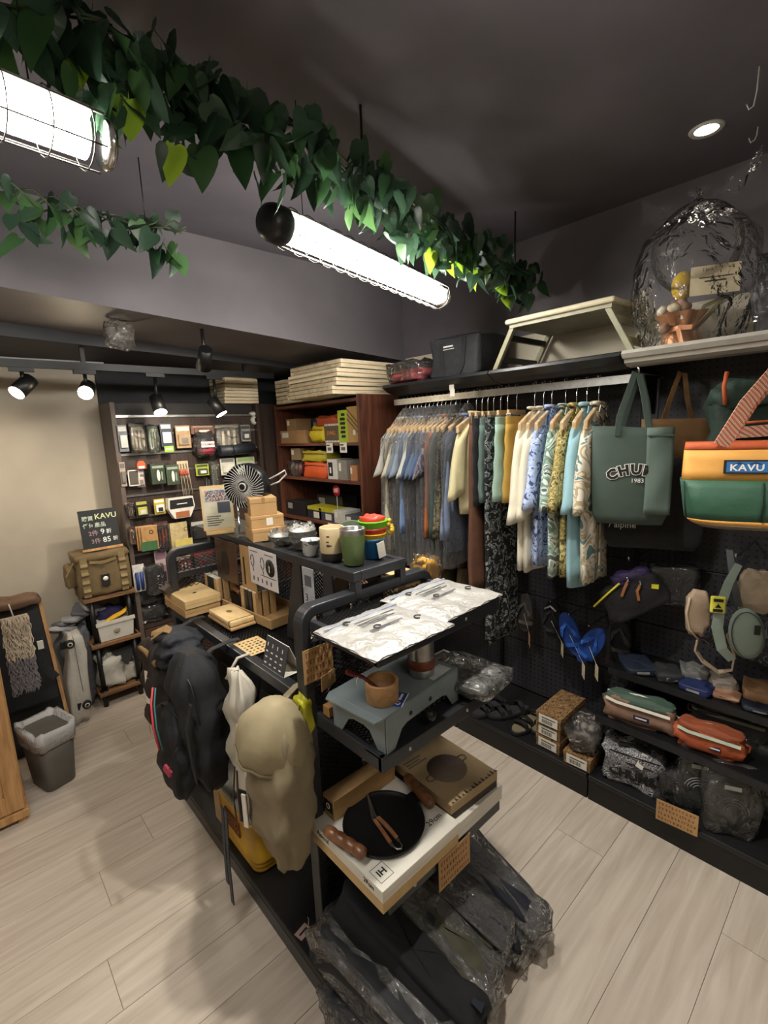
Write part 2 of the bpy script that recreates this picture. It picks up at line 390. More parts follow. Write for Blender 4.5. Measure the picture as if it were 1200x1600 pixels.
tube_lamp('caged tube lamp above the hanging ivy strand, cut by the picture edge', (-.66, .98, 2.155), (.315, 1.085, 2.155))
tube_lamp('added unseen tube lamp above the camera side of the shop, out of the picture', (.05, -.62, 2.155), (1.0, -.42, 2.155), emissive('added_lamp_glow', '#fff6ea', 18))  # unseen lamp added behind the camera to raise the light level
# recessed downlight
t = thing('downlight', 'small round recessed ceiling downlight, lit, above the shelving', 'lamp', (1.93, .53, 2.5))
MB().lathe([(.034, -.004), (.045, -.006), (.05, 0), (.034, 0)], n=24).build('trim_ring', M_white_metal, t)
MB().lathe([(0, -.002), (.034, -.002)], n=24).build('lens', emissive('downlight_glow', '#fff2e0', 9), t)
t = thing('downlight', 'added unseen ceiling downlight above the near end of the rack, out of the picture', 'lamp', (.85, .60, 2.5))  # unseen fixture added to bring up the light on rack and floor
MB().lathe([(.034, -.004), (.045, -.006), (.05, 0), (.034, 0)], n=24).build('trim_ring', M_white_metal, t); MB().lathe([(0, -.002), (.034, -.002)], n=24).build('lens', MATS['downlight_glow'], t)
ld = bpy.data.lights.new('added_downlight_beam', 'SPOT'); ld.energy = ADDED_DOWN_POWER; ld.color = (1, .94, .85); ld.spot_size = math.radians(108); ld.spot_blend = .7; ld.shadow_soft_size = .035
lo = bpy.data.objects.new('added_downlight_beam', ld); C.objects.link(lo); lo.parent = t; lo.location = (0, 0, -.012)
# ---------------------------------------------------------------- track and spotlights
M_spot = emissive('spot_glow', '#ffeccc', 30)
t = thing('lighting_track', 'black ceiling lighting track with pale edge, carrying the spotlights', 'light track', (-1.6, 2.93, 1.99))
MB().bb(0, 3.3, -.018, .018, -.018, .018).build('rail', M_black, t)
MB().bb(0, 2.3, .02, .035, -.005, .03).build('edge_strip', mat('grey_strip', '#8d8a88', .5), t)
for x in (.2, 1.2, 2.2, 3.1): MB().bb(x-.01, x+.01, -.01, .01, .018, zb(x-1.6)-1.99-.02).build('mounting_bracket', M_black, t)
def spot(label, x, z, d, lit, power=0, cone=70, y=2.93):
    t = thing('track_spotlight', label, 'spotlight', (x, y, 1.972), 0, 'spotlights on the ceiling track')
    MB().bb(-.05, .05, -.014, .014, -.02, .0).build('track_adapter', M_black, t)
    MB().tube([(0, 0, -.02), (0, 0, z-1.972+.02)], .009, 8).build('stem', M_black, t)
    dv = Vector(d).normalized(); c = Vector((0, 0, z-1.972))
    h = MB(); h.tube([c-dv*.055, c-dv*.05, c+dv*.055], [.026, .036, .038], 18); h.build('lamp_head', M_black, t)
    h = MB(); h.tube([c+dv*.0555, c+dv*.058], [.034, .034], 18); h.build('lens', lit, t)
    if power:
        ld = bpy.data.lights.new('spot_beam', 'SPOT'); ld.energy = power; ld.color = (1, .87, .70); ld.spot_size = math.radians(cone); ld.spot_blend = .8; ld.shadow_soft_size = .03
        lo = bpy.data.objects.new('spot_beam', ld); C.objects.link(lo); lo.parent = t
        lo.location = c+dv*.07; lo.rotation_euler = dv.to_track_quat('-Z', 'Y').to_euler()
spot('black track spotlight in front of the bare plaster, tilted to one side', .335, 1.885, (-.55, -.35, -.55), M_spot, SPOT_POWER)
spot('track spotlight blazing straight out beside the brown end panel', .60, 1.875, (-.28, -.75, -.35), emissive('spot_glare', '#ffe9c4', 120), SPOT_POWER*2, 110)
spot('track spotlight over the first packets of the slat wall', .945, 1.80, (.0, -.5, -.8), M_spot, SPOT_POWER*1.5, 120)
spot('track spotlight over the red cap on the slat wall', 1.29, 1.79, (.35, -.3, -.8), M_spot, SPOT_POWER, 120)
# wash lamps added off the track to brighten the plaster and slat wall
for k, (px_, py_, pz_, tx, ty, tz, en, co) in enumerate([(-.2, 2.6, 2.0, .25, 3.45, 1.15, SPOT_POWER*5, 75), (1.0, 2.35, 1.98, 1.15, 3.2, 1.2, SPOT_POWER*7, 85)]):
    t = thing('track_spotlight', ['added spotlight off to the side, brightening the plaster wall', 'added spotlight under the beam, brightening the slat wall packets'][k], 'spotlight', (px_, py_, zb(px_)), 0, 'spotlights on the ceiling track')
    dv = (Vector((tx, ty, tz))-Vector((px_, py_, pz_))).normalized(); c = Vector((0, 0, pz_-zb(px_)))
    MB().tube([(0, 0, 0), c], .009, 8).build('stem', M_black, t)
    MB().tube([c-dv*.055, c+dv*.055], [.03, .038], 16).build('lamp_head', M_black, t)
    MB().tube([c+dv*.0555, c+dv*.058], [.034, .034], 16).build('lens', M_spot, t)
    ld = bpy.data.lights.new('spot_beam', 'SPOT'); ld.energy = en; ld.color = (1, .86, .68); ld.spot_size = math.radians(co); ld.spot_blend = .9; ld.shadow_soft_size = .03
    lo = bpy.data.objects.new('spot_beam', ld); C.objects.link(lo); lo.parent = t; lo.location = c+dv*.07; lo.rotation_euler = dv.to_track_quat('-Z', 'Y').to_euler()

# ================================================================ pegboard shelving along the right wall
def bay(label, y0, y1, top):
    t = thing('shelving_bay', label, 'shelving', (2.24, (y0+y1)/2, 0), 0, 'black pegboard bays along the wall')
    h = (y1-y0)/2
    z = .12
    for k in range(6):
        o = MB().bb(.0, .015, -h+.004, h-.004, z+.002, z+.283).build('peg_panel', M_peg, t, bevel=.002); z += .285
    MB().bb(-.012, .02, h-.020, h-.0005, 0, 1.83).build('upright', M_black, t)
    MB().bb(-.42, 0, -h+.003, h-.003, .10, .118).build('base_deck', mat('base_deck_black', '#1c1c1e', .45, .2, var=.1), t, bevel=.004)
    MB().bb(-.41, -.395, -h+.003, h-.003, 0, .098).build('kick_board', M_black, t)
    return t
bay('black pegboard bay behind the totes and belt bags', .14, .79, 'w')
bay('black pegboard bay behind the shirts and hung sandals', .79, 1.50, 'b')
bay('black pegboard bay behind the garments in plastic', 1.50, 2.17, 'b')
bay('black pegboard bay cut off by the picture edge', -.56, .14, 'w')
def top_shelf(label, y0, y1, m, white=False):
    t = thing('wall_shelf', label, 'shelf', (2.24, (y0+y1)/2, 1.80)); h = (y1-y0)/2
    if white: prof = [(-.39, .047), (-.398, .035), (-.385, .02), (-.37, .018), (-.365, .005), (-.34, -.005), (-.30, -.008), (-.30, .0), (-.33, .03), (0, .03), (0, .045)]
    else: prof = [(-.38, .047), (-.395, .042), (-.40, .03), (-.36, .005), (-.30, -.01), (-.22, -.012), (-.22, -.002), (-.30, .02), (-.34, .035), (0, .035), (0, .045)]
    MB().prism([(a, b) for a, b in prof], -h, h, 'y').build('shelf_board', m, t)
    return t
s1 = top_shelf('long black shelf over the hanging shirts, under the folding table', .735, 1.30, M_black2)
s2 = top_shelf('black shelf over the bagged garments, under the cooler bag', 1.305, 2.0, M_black2)
s3 = top_shelf('pale grey moulded shelf under the balloon bouquet', -.4, .73, mat('pale_grey_lip', '#b9b6ac', .45, .1, var=.05), True)
# bracket and perforated strip below the shelf
for t_, ys in ((s1, (.745,)), (s2, (1.98,))):
    for yy in ys:
        ly = yy - t_.location.y
        MB().prism([(0, .03), (-.34, .03), (-.34, .0), (-.12, -.05), (-.03, -.16), (0, -.18)], ly-.004, ly+.004, 'y').build('bracket', M_black, t_)
e = MB()
for k in range(22): e.at((-.02, -.25+k*.025, -.012), (0, PI/2, 0)); e.lathe([(0, .002), (.0028, .002), (.0028, 0)], n=8)
e.build('peg_hole', mat('pale_hole', '#d8d4c8', .6, var=0), s1)['kind'] = 'stuff'
t = thing('clothes_rail', 'flat steel rail carrying all the hangers', 'rail', (1.98, 1.37, 1.757))
MB().bb(-.006, .006, -.66, .68, -.016, .016).build('rail_bar', M_steel, t)
for y in (-.64, .66): MB().bb(0, .235, y-.01, y+.01, -.012, .03).build('rail_arm', M_black, t)

# ================================================================ slat wall cabinet on the back wall
t = thing('slat_wall_cabinet', 'dark brown slat wall cabinet hung full of packets', 'cabinet', (1.25, 3.34, 0)); SW = t
MB().bb(-.49, -.465, -.14, .13, 0, 1.83).build('side_panel', mat('grey_brown_board', '#5c5049', .55, var=.1, scale=6), t)
MB().bb(.45, .475, -.14, .13, 0, 1.83).build('side_panel', M_brown, t)
MB().bb(-.465, .45, -.08, .13, 1.755, 1.83).build('valance', mat('valance_board', '#1c1a1b', .6), t)
rails = [1.745, 1.64, 1.515, 1.40, 1.26, 1.125, 1.0, .885, .75, .615, .50]
for a, b in zip(rails, rails[1:]):
    MB().bb(-.462, .447, -.10, -.085, b+.012, a-.004).build('slat', M_brown, t, bevel=.002)
for i, z in enumerate(rails):
    MB().bb(-.462, .447, -.112 if i in (0, 2, 4, 5, 7, 9) else -.1, -.085, z-.003, z+.011).build('groove_rail', M_steel, t)
MB().bb(-.465, .45, -.135, .13, .0, .05).build('plinth', M_brown, t)
for k in range(2):
    x0 = -.462+k*.456
    d = MB().bb(x0, x0+.452, -.145, -.127, .055, .40).build('door', wood('cabinet_door_wood', '#35251e', '#54392c', 6, (12, 12, 1)), t, bevel=.002)
MB().bb(-.465, .45, -.14, .13, .405, .43).build('counter_top', M_brown, t)
MB().bb(-.465, .45, -.084, -.07, .43, 1.755).build('back_board', M_brown, t)
# dark tall panel between slat wall and bookcase
o = MB().bb(1.75, 2.26, 3.26, 3.47, 0, 1.83).build('corner_cupboard', [M_brown]); tag(o, 'plain dark brown corner cupboard between the slat wall and the bookcase', 'cupboard')

# ================================================================ bookcase
t = thing('bookcase', 'reddish brown bookcase against the wall, past the clothes rail', 'bookcase', (2.04, 2.69, 0)); BKC = t
MB().bb(-.235, .215, -.52, -.50, 0, 1.815).build('side_panel', M_walnut, t)
MB().bb(-.19, .215, .50, .52, 0, 1.815).build('side_panel', M_walnut, t)
MB().bb(.20, .215, -.50, .50, 0, 1.815).build('back_panel', mat('dark_back', '#1d1512', .7), t)
M_shelfw = wood('bookcase_shelf_wood', '#4a281d', '#7a4833', 7, (14, .8, 14))
for z in (.06, .35, .66, 1.0, 1.295, 1.535, 1.80):
    MB().bb(-.19, .2, -.50, .50, z-.018, z).build('shelf_board', M_shelfw, t)
# ================================================================ the free-standing mesh gondola
M_gond = mat('gondola_black', '#34363a', .36, .35, var=.08, scale=30)
M_mesh = mat('black_mesh_wire', '#1b1c1e', .4, .4, var=0)
def mesh_panel(mb, o, u, v, L, H, pitch=.024, th=.0022):
    """expanded-metal mesh: two families of thin slanted bars in the rectangle o + u*[0..L] + v*[0..H]"""
    o = Vector(o); u = Vector(u); v = Vector(v); n = u.cross(v); s = .62
    for fam in (1, -1):
        k = -H / s if fam > 0 else 0
        while k < (L if fam > 0 else L + H / s):
            # line: a = k + fam * b / s   (b from 0 to H)
            b0, b1 = 0.0, H
            if fam > 0:
                b0 = max(0, -k * s); b1 = min(H, (L - k) * s)
            else:
                b0 = max(0, (k - L) * s); b1 = min(H, k * s)
            if b1 - b0 > .004:
                p = o + u * (k + fam * b0 / s) + v * b0; q = o + u * (k + fam * b1 / s) + v * b1
                t = (q - p).normalized(); w_ = t.cross(n) * th / 2; m = n * th / 2
                mb.add([p-w_-m, p+w_-m, p+w_+m, p-w_+m, q-w_-m, q+w_-m, q+w_+m, q-w_+m], [(0, 1, 5, 4), (1, 2, 6, 5), (2, 3, 7, 6), (3, 0, 4, 7)])
            k += pitch
    return mb
G = thing('mesh_gondola', 'free-standing black metal display rack with mesh panels and stepped shelves', 'display rack', (.875, 1.45, 0))
GW = dict(parent=G, world=True)
def frame(y):
    r = .035; x0, x1, zt = .635, 1.118, 1.135; pts = [(x0, y, .02), (x0, y, zt-r)]
    for k in range(1, 7): a = PI - PI/2*k/6; pts.append((x0+r+r*math.cos(a), y, zt-r+r*math.sin(a)))
    for k in range(7): a = PI/2 - PI/2*k/6; pts.append((x1-r+r*math.cos(a), y, zt-r+r*math.sin(a)))
    pts.append((x1, y, .02))
    MB().ribbon(pts, (0, 1, 0), .042, .030).build('end_frame', M_gond, bevel=.004, **GW)
    MB().bb(.65, 1.10, y-.012, y+.012, 1.02, 1.045).build('cross_bar', M_gond, **GW)
    m = mesh_panel(MB(), (.65, y, .10), (1, 0, 0), (0, 0, 1), .45, 1.0); m.build('mesh_panel', M_mesh, **GW)['kind'] = 'stuff'
frame(1.045); frame(2.04)
mesh_panel(MB(), (1.0, 1.07, .10), (0, 1, 0), (0, 0, 1), .95, 1.02).build('mesh_panel', M_mesh, **GW)['kind'] = 'stuff'
for z in (.10, 1.115): MB().bb(.988, 1.012, 1.06, 2.03, z-.012, z+.012).build('spine_bar', M_gond, **GW)
# base
MB().bb(.575, 1.18, .80, 2.08, .055, .082).build('base_deck', mat('base_board_black', '#131314', .5, var=.1), bevel=.003, **GW)
for x0, x1, y0, y1 in ((.575, .60, .80, 2.08), (1.155, 1.18, .80, 2.08), (.60, 1.155, .80, .825), (.60, 1.155, 2.055, 2.08)):
    MB().bb(x0, x1, y0, y1, 0, .054).build('base_rail', M_gond, **GW)
# side shelves
def side_shelf(x0, x1, y0, y1, z, lip):
    MB().bb(lip[0], lip[1], y0, y1, z-.034, z).build('shelf_rail', M_gond, bevel=.003, **GW)
    for yy in (y0, y1-.02): MB().bb(x0, x1, yy, yy+.02, z-.03, z-.003).build('shelf_rail', M_gond, **GW)
    m = mesh_panel(MB(), (x0, y0, z-.008), (0, 1, 0), (1, 0, 0), y1-y0, x1-x0, .02, .003); m.build('mesh_deck', M_mesh, **GW)['kind'] = 'stuff'
side_shelf(.65, .99, 1.10, 2.02, .9, (.618, .652)); side_shelf(1.01, 1.30, 1.10, 2.02, .9, (1.29, 1.32)); side_shelf(1.01, 1.30, 1.10, 2.02, .5, (1.29, 1.32)); 
# top shelf on wedge legs
for a, b, c_, d in ((.80, .828, 1.02, 2.18), (.985, 1.008, 1.02, 2.18)): MB().bb(a, b, c_, d, 1.178, 1.208).build('top_rail', M_gond, bevel=.003, **GW)
for yy in (1.02, 2.155): MB().bb(.828, .985, yy, yy+.025, 1.178, 1.208).build('top_rail', M_gond, bevel=.003, **GW)
MB().bb(.826, .987, 1.04, 2.16, 1.192, 1.204).build('top_deck', M_gond, **GW)
for x in (.806, .985):
    MB().bb(x, x+.022, 1.022, 1.05, 1.13, 1.178).build('top_leg', M_gond, **GW)
    MB().bb(x, x+.022, 2.03, 2.06, 1.13, 1.178).build('top_leg', M_gond, **GW)
for x in (.800, .99):
    for ya, yb, yc, yd in ((1.30, 1.345, 1.42, 1.30), (1.13, 1.17, 1.20, 1.10)):
        MB().prism([(ya, 1.18), (yb, 1.18), (yc, .90), (yd, .90)], x, x+.006, 'x').build('wedge_leg', M_gond, **GW)
# end shelves facing the camera
def end_shelf(z, x1=1.115):
    y0, y1, x0 = .755, 1.02, .645
    MB().bb(x0, x1, y0-.004, y0+.014, z-.038, z).build('shelf_rail', M_gond, bevel=.002, **GW)
    MB().bb(x0, x0+.016, y0, y1, z-.038, z).build('shelf_rail', M_gond, bevel=.002, **GW)
    MB().bb(x1-.016, x1, y0, y1, z-.038, z).build('shelf_rail', M_gond, bevel=.002, **GW)
    MB().bb(x0, x1, y0+.01, y0+.06, z-.006, z-.002).build('deck_strip', M_gond, **GW)
    m = mesh_panel(MB(), (x0+.01, y0+.05, z-.005), (1, 0, 0), (0, 1, 0), x1-x0-.02, y1-y0-.05, .020, .0034); m.build('mesh_deck', M_mesh, **GW)['kind'] = 'stuff'
    for xx in (x0+.09, .96):
        e = MB(); e.at((xx, y0-.004, z-.018), (PI/2, 0, 0)); e.lathe([(0, .003), (.004, .002), (.005, 0)], n=10); e.build('bolt', M_steel, **GW)
end_shelf(1.115); end_shelf(.85); end_shelf(.46)

# ---------------------------------------------------------------- foil pouches
M_foil = mat('silver_foil', '#b9b7b2', .30, .35, var=.12, scale=14, bump=.55, bscale=45)
def foil(label, x0, x1, y0, y1, z, seed, rz=0):
    t = thing('foil_pouch', label, 'pouch', ((x0+x1)/2, (y0+y1)/2, z), rz, 'foil packed pouches on the end shelf')
    w_, d = (x1-x0)/2, (y1-y0)/2; r = random.Random(seed); ph = [r.uniform(0, 6) for _ in range(8)]
    def top(u, v):
        x = -w_+2*w_*u; y = -d+2*d*v; e = min(1, 7*min(u, 1-u, v, 1-v))
        return (x+.003*math.sin(21*v+ph[0]), y+.003*math.sin(23*u+ph[1]), .003+e*(.007+.0008*math.sin(26*u+ph[2]+5*v)+.0007*math.sin(31*v+ph[3]+9*u))+.0007*math.sin(90*u+ph[4]+20*v*v)*(1-e*.6))
    m = MB(); m.grid(top, 30, 26); m.grid(lambda u, v: (-w_+2*w_*u, -d+2*d*v, 0), 1, 1); m.build('pouch_body', M_foil, t)
    def line(x, y, L, s=.0022, q=M_ink): return MB().bb(x, x+L, y, y+s, .0115, .0128)
    m = MB(); X0 = -w_*.75
    for k, (yy, L) in enumerate(((.055, .15), (.042, .11), (.034, .13), (.026, .09), (-.005, .12), (-.012, .1))): m.bb(X0+.05, X0+.05+L*.9, yy, yy+.0022, .0118, .013)
    m.build('print_lines', mat('grey_print', '#55565a', .7, var=0), t)['kind'] = 'stuff'
    for (cx_, cy_) in ((-.02, .0), (.09, -.03), (-.06, .07)):
        m = MB(); m.tube([(cx_+.010*math.cos(a*.55), cy_+.010*math.sin(a*.55), .0135) for a in range(9)], .0018, 5); m.build('ring_mark', M_ink, t)
    MB().bb(-w_+.01, w_-.01, d-.035, d-.031, .0085, .0115).build('zip_seal', mat('seal_blue', '#8f9ab4', .4), t)
foil('silver foil pouch over the leading corner of the top end shelf, nearer the frame post', .605, .868, .715, .945, 1.118, 1, .0)
foil('silver foil pouch overlapping its twin, towards the clothes rail', .862, 1.125, .745, .985, 1.119, 5, .03)

# ---------------------------------------------------------------- stove
M_stove = mat('stove_grey', '#7f8b8e', .42, .3, var=.04)
t = thing('camping_stove', 'grey steel camping gas stove with arched feet on the middle end shelf', 'stove', (.803, .862, .85), .09)
w2, d2, h = .148, .094, .093
def leg_outline(a, hh): return [(-a, 0), (-a+.028, 0), (-a+.040, .018), (-a+.055, .040), (-a+.075, .047), (a-.075, .047), (a-.055, .040), (a-.040, .018), (a-.028, 0), (a, 0), (a, hh), (-a, hh)]
MB().prism(leg_outline(w2, h), -d2, -d2+.004, 'y').build('front_panel', M_stove, t, bevel=.0012)
MB().prism(leg_outline(w2, h), d2-.004, d2, 'y').build('rear_panel', M_stove, t, bevel=.0012)
m = MB(); m.prism([(a*.94/1, b) for a, b in leg_outline(d2/.94*.94, h)], -w2, -w2+.004, 'x'); m.build('side_panel', M_stove, t)
m = MB(); m.prism(leg_outline(d2, h), w2-.004, w2, 'x'); m.build('side_panel', M_stove, t)
MB().bb(-w2-.012, w2, -d2, d2, h, h+.005).build('top_plate', M_stove, t, bevel=.002)
MB().hexa([(-w2-.03, -d2+.01, h-.004), (-w2-.01, -d2, h), (-w2-.01, d2, h), (-w2-.03, d2-.01, h-.004), (-w2-.03, -d2+.01, h), (-w2-.01, -d2, h+.004), (-w2-.01, d2, h+.004), (-w2-.03, d2-.01, h)]).build('side_flap', M_stove, t)
for x in (-.06, .02): e = MB(); e.at((x, -d2-.001, .065), (PI/2, 0, 0)); e.lathe([(0, .003), (.005, .002), (.006, 0)], n=12); e.build('screw', M_black, t)
for y in (-.06, .04): e = MB(); e.at((-w2-.001, y, .07), (0, -PI/2, 0)); e.lathe([(0, .003), (.004, .002), (.005, 0)], n=12); e.build('screw', M_black, t)
e = MB(); e.at((-.0, -d2-.012, .035), (PI/2, 0, 0)); e.lathe([(0, .014), (.012, .014), (.013, -.006), (.008, -.012)], n=14); e.build('valve_knob', M_black, t)
MB().bb(.05, .13, -d2+.01, -d2+.05, h+.0055, h+.0062).build('mesh_light', mat('mesh_light_tint', '#c7ccce', .5), t)  # pale patch painting the light that falls through the mesh shelf above
o = MB().bb(-.03, .03, -.012, .012, 0, .0015).build('sticker_card', mat('blue_sticker', '#20408c', .5, var=0)); o.location = (.735, .781, .9495); o.rotation_euler = (0, 0, .5)
tag(o, 'small blue and white card lying at the stove edge below the wooden cup', 'card')
MB().bb(-.03, .03, -.014, -.012, 0, .0016).build('card_edge', M_white_card, o)
m = MB(); m.tube([(-.018+.006*math.cos(a), .006*math.sin(a), .002) for a in (0, 1, 2, 3, 4, 5, 6)], .001, 4); m.bb(-.004, .024, -.003, .003, .0015, .002); m.build('mark', M_white_ink, o)
# cup with spatula
M_cupwood = wood('cup_wood', '#8a6238', '#b48c5c', 9, (3, 3, 3), .45)
t = thing('wooden_cup', 'thick turned wooden cup standing on the stove', 'cup', (.708, .815, .948))
MB().lathe([(0, 0), (.038, 0), (.0405, .003), (.0415, .05), (.041, .054), (.036, .054), (.035, .05), (.034, .01), (0, .008)], n=36).build('cup_wall', M_cupwood, t)
t = thing('red_spatula', 'dark red spatula leaning in the wooden cup', 'spatula', (.70, .82, .958))
MB().ribbon([(.02, -.01, .0), (.0, .0, .022), (-.03, .02, .055), (-.062, .045, .072)], (.3, 1, 0), [.018, .014, .016, .024], .007).build('handle', mat('dark_red_plastic', '#5c1416', .35), t, bevel=.003)
MB().tube([(-.045, .02, .062), (-.047, .025, .05), (-.05, .02, .04)], .0008, 5).build('tag_string', M_white_card, t)
# steel tumbler with leather band
t = thing('steel_flask', 'steel thermos cup with brown leather band behind the wooden cup', 'flask', (.868, .832, .948))
MB().lathe([(0, 0), (.032, 0), (.0345, .003), (.035, .02), (.035, .12), (.033, .124), (.033, .145), (0, .146)], n=32).build('steel_body', M_steel, t)
MB().lathe([(.0352, .022), (.0368, .023), (.0368, .048), (.0352, .049)], n=32).build('leather_band', mat('brown_leather', '#6b3320', .5, var=.15, scale=40), t)
# mesh tray and foil pack
t = thing('wire_tray', 'silver framed mesh tray on the middle end shelf beside the stove', 'tray', (1.045, .865, .852), 0)
for a in ((-.075, .09, -.12, -.112), (-.075, .09, .112, .12)): MB().bb(*a, .008, .02).build('tray_rim', M_steel, t)
for a in ((-.075, -.067, -.112, .112), (.082, .09, -.112, .112)): MB().bb(*a, .008, .02).build('tray_rim', M_steel, t)
m = mesh_panel(MB(), (-.067, -.112, .012), (0, 1, 0), (1, 0, 0), .224, .149, .012, .0016); m.build('mesh_deck', M_chrome, t)['kind'] = 'stuff'
t = thing('plastic_pack', 'shiny clear pack of grey goods lying on the silver mesh tray', 'packet', (1.03, .80, .874), .1)
cushion(MB(), (0, 0, .016), (.15, .17, .03), .35, seed=3, noise=.01).build('goods', mat('pack_grey', '#8f918f', .3, .5, bump=.5), t)
cushion(MB(), (0, 0, .018), (.18, .21, .036), .25, seed=4, noise=.02).build('film_wrap', M_cello, t)
# price block
t = thing('price_block', 'little wooden block price holder at the frame post', 'price holder', (.668, .985, .852))
MB().bb(-.014, .014, -.014, .014, 0, .028).build('wood_block', M_cupwood, t, bevel=.001)
MB().tube([(0, 0, .028), (.001, 0, .06), (-.002, .002, .085)], .0008, 5).build('wire', M_steel, t)
MB().at((0, 0, .1), (0, 0, .3)).bb(-.03, .03, -.0006, .0006, -.02, .02).build('clip_card', M_kraft, t)
# kraft notices
def notice(label, loc, rz, w_, h_, lines, seed, tilt=0):
    t = thing('kraft_notice', label, 'sign', loc, rz); R = random.Random(seed)
    MB().bb(-w_/2, w_/2, -.0008, .0008, -h_/2, h_/2).build('card', M_kraft, t)
    m = MB()
    for i in range(lines):
        zz = h_/2 - h_*(i+.7)/(lines+.3); x = -w_/2+.008
        while x < w_/2-.012:
            ww = R.uniform(.004, .008); s = R.uniform(.25, .42)*h_/(lines+.5)
            m.bb(x, x+ww, -.0014, -.0008, zz+s*.5, zz+s*.5+.0014); m.bb(x+ww*.4, x+ww*.4+.0013, -.0014, -.0008, zz-s*.7, zz+s*.6)
            if R.random() < .6: m.bb(x, x+ww, -.0014, -.0008, zz-s*.4, zz-s*.4+.0012)
            x += ww+R.uniform(.003, .006)
    m.build('handwriting', M_red_ink, t)['kind'] = 'stuff'; return t
notice('kraft notice with red handwriting clipped to the frame post above the stove', (.662, 1.018, .992), .0, .095, .095, 4, 1)
notice('kraft notice with red handwriting hanging off the lowest end shelf', (.886, .744, .405), .0, .135, .095, 4, 2)


# ---------------------------------------------------------------- lowest end shelf: boxes, griddle
def carton(name, label, c, d, m, cat='box', rz=0, group=None, bev=.0015, lid=True, gap=.0008):
    """a closed box: tray and lid as parts, base at c"""
    t = thing(name, label, cat, c, rz, group); w_, dd, h_ = d
    MB().bb(-w_/2+gap, w_/2-gap, -dd/2+gap, dd/2-gap, 0, h_*.72).build('box_body', m if not isinstance(m, (tuple, list)) else m[0], t, bevel=bev)
    MB().bb(-w_/2, w_/2, -dd/2, dd/2, h_*.45 if lid else h_*.72, h_).build('box_lid', m if not isinstance(m, (tuple, list)) else m[1], t, bevel=bev); return t
carton('griddle_box', 'kraft and black box under the white griddle box', (.755, .885, .462), (.285, .295, .036), (M_kraft_light, M_kraft_light))
t = carton('griddle_box', 'white griddle box with IH mark, under the black griddle', (.753, .883, .4985), (.288, .30, .034), (M_white_card, M_white_card))
lettering('IH_mark', 'IH', .026, M_ink, t, (-.110, -.110, .0346), (0, 0, 0), .0004, off=.0004)
m = MB()
for a in ((-.131, -.130, -.132, -.088), (-.090, -.089, -.132, -.088), (-.131, -.089, -.1325, -.1315), (-.131, -.089, -.0885, -.0875)): m.bb(*a, .034, .0346)
m.build('mark_frame', M_ink, t)
lettering('size_print', '29cm', .024, M_ink, t, (.100, -.095, .0346), (0, 0, 0), .0004)
lettering('end_print', 'Aoou!', .022, M_ink, t, (-.1446, .09, .02), (PI/2, 0, -PI/2), .0004)
lettering('end_print', '29cm', .018, M_ink, t, (-.1446, -.10, .02), (PI/2, 0, -PI/2), .0004)
t = carton('griddle_box', 'second white griddle box, under the kraft skillet box', (1.012, .885, .462), (.215, .28, .05), (M_white_card, M_white_card))
lettering('end_print', 'G', .03, M_ink, t, (.085, -.12, .0506), (0, 0, 0), .0004)
t = carton('skillet_box', 'flat kraft skillet box printed with a round pan, leaning over white box', (1.005, .878, .513), (.205, .245, .052), (mat('skillet_dark', '#3a332a', .7), mat('skillet_kraft', '#a48d69', .75, var=.06)), rz=-.06)
m = MB(); m.at((.0, -.01, .0522)); m.lathe([(0, .0005), (.062, .0005), (.062, 0)], n=36, sx=1, sy=1); m.build('pan_print', mat('pan_print', '#6b5d52', .7), t)
for s in (-1, 1):
    m = MB(); m.tube([(s*.060, -.022, .053), (s*.078, -.020, .053), (s*.083, -.01, .053), (s*.078, .0, .053), (s*.060, .002, .053)], .0022, 6); m.build('handle_print', MATS['pan_print'], t)
m = MB()
for k in range(14):
    x = -.095+k*.0145; hh = .006+.010*((k*37) % 5)/5; m.add([(x, -.1215, .0526), (x+.012, -.1215, .0526), (x+.006, -.1215+hh*1.4, .0526)], [(0, 1, 2)])
m.build('tree_print', mat('tree_print', '#40382b', .8), t)
m = MB()
for i, (yy, L) in enumerate(((.085, .07), (.073, .055), (.062, .075))): m.bb(-.09, -.09+L, yy, yy+.006, .0521, .0526)
m.build('title_print', MATS['pan_print'], t)
t = carton('long_kraft_box', 'long narrow kraft box with a black label behind the griddle', (.77, 1.003, .534), (.235, .052, .062), (M_kraft, M_kraft))
MB().bb(-.1185, -.1178, -.02, .02, .018, .052).build('label_patch', M_ink, t)
m = MB(); m.tube([(-.119, .008*math.cos(a), .036+.008*math.sin(a)) for a in (0, 1, 2, 3, 4, 5)], .0014, 5, closed=True); m.build('label_ring', M_white_ink, t)
t = thing('griddle_pan', 'round black griddle with two wooden lobed grips', 'pan', (.742, .872, .534), 0)
MB().lathe([(0, .006), (.098, .006), (.110, .010), (.113, .014), (.109, .003), (.095, 0), (0, 0)], n=48).build('pan_disc', mat('cast_black', '#141415', .5, .4, var=.15, scale=12, bump=.1), t)
M_grip = wood('grip_wood', '#5c3822', '#8f6142', 10, (3, 3, 3), .35)
for cx_, cy_, ln in ((-.125, .012, 1), (.138, -.002, 1)):
    ang = PI/2+.18 if cx_ < 0 else PI/2-.24
    g = MB(); g.at((cx_, cy_, .026), (0, PI/2, ang)); n = 4; pr = [(0, -.066)]
    for k in range(29):
        zz = -.064+.128*k/28; pr.append((.0135+.0028*abs(math.sin(PI*n*(k/28))), zz))
    pr.append((0, .066)); g.lathe(pr, n=18); g.build('wood_grip', M_grip, t)
    s = -1 if cx_ < 0 else 1
    MB().bb(min(cx_, s*.10), max(cx_, s*.10), -.02+cy_*.5, .02+cy_*.5, .008, .018).build('grip_arm', M_black, t, bevel=.002)
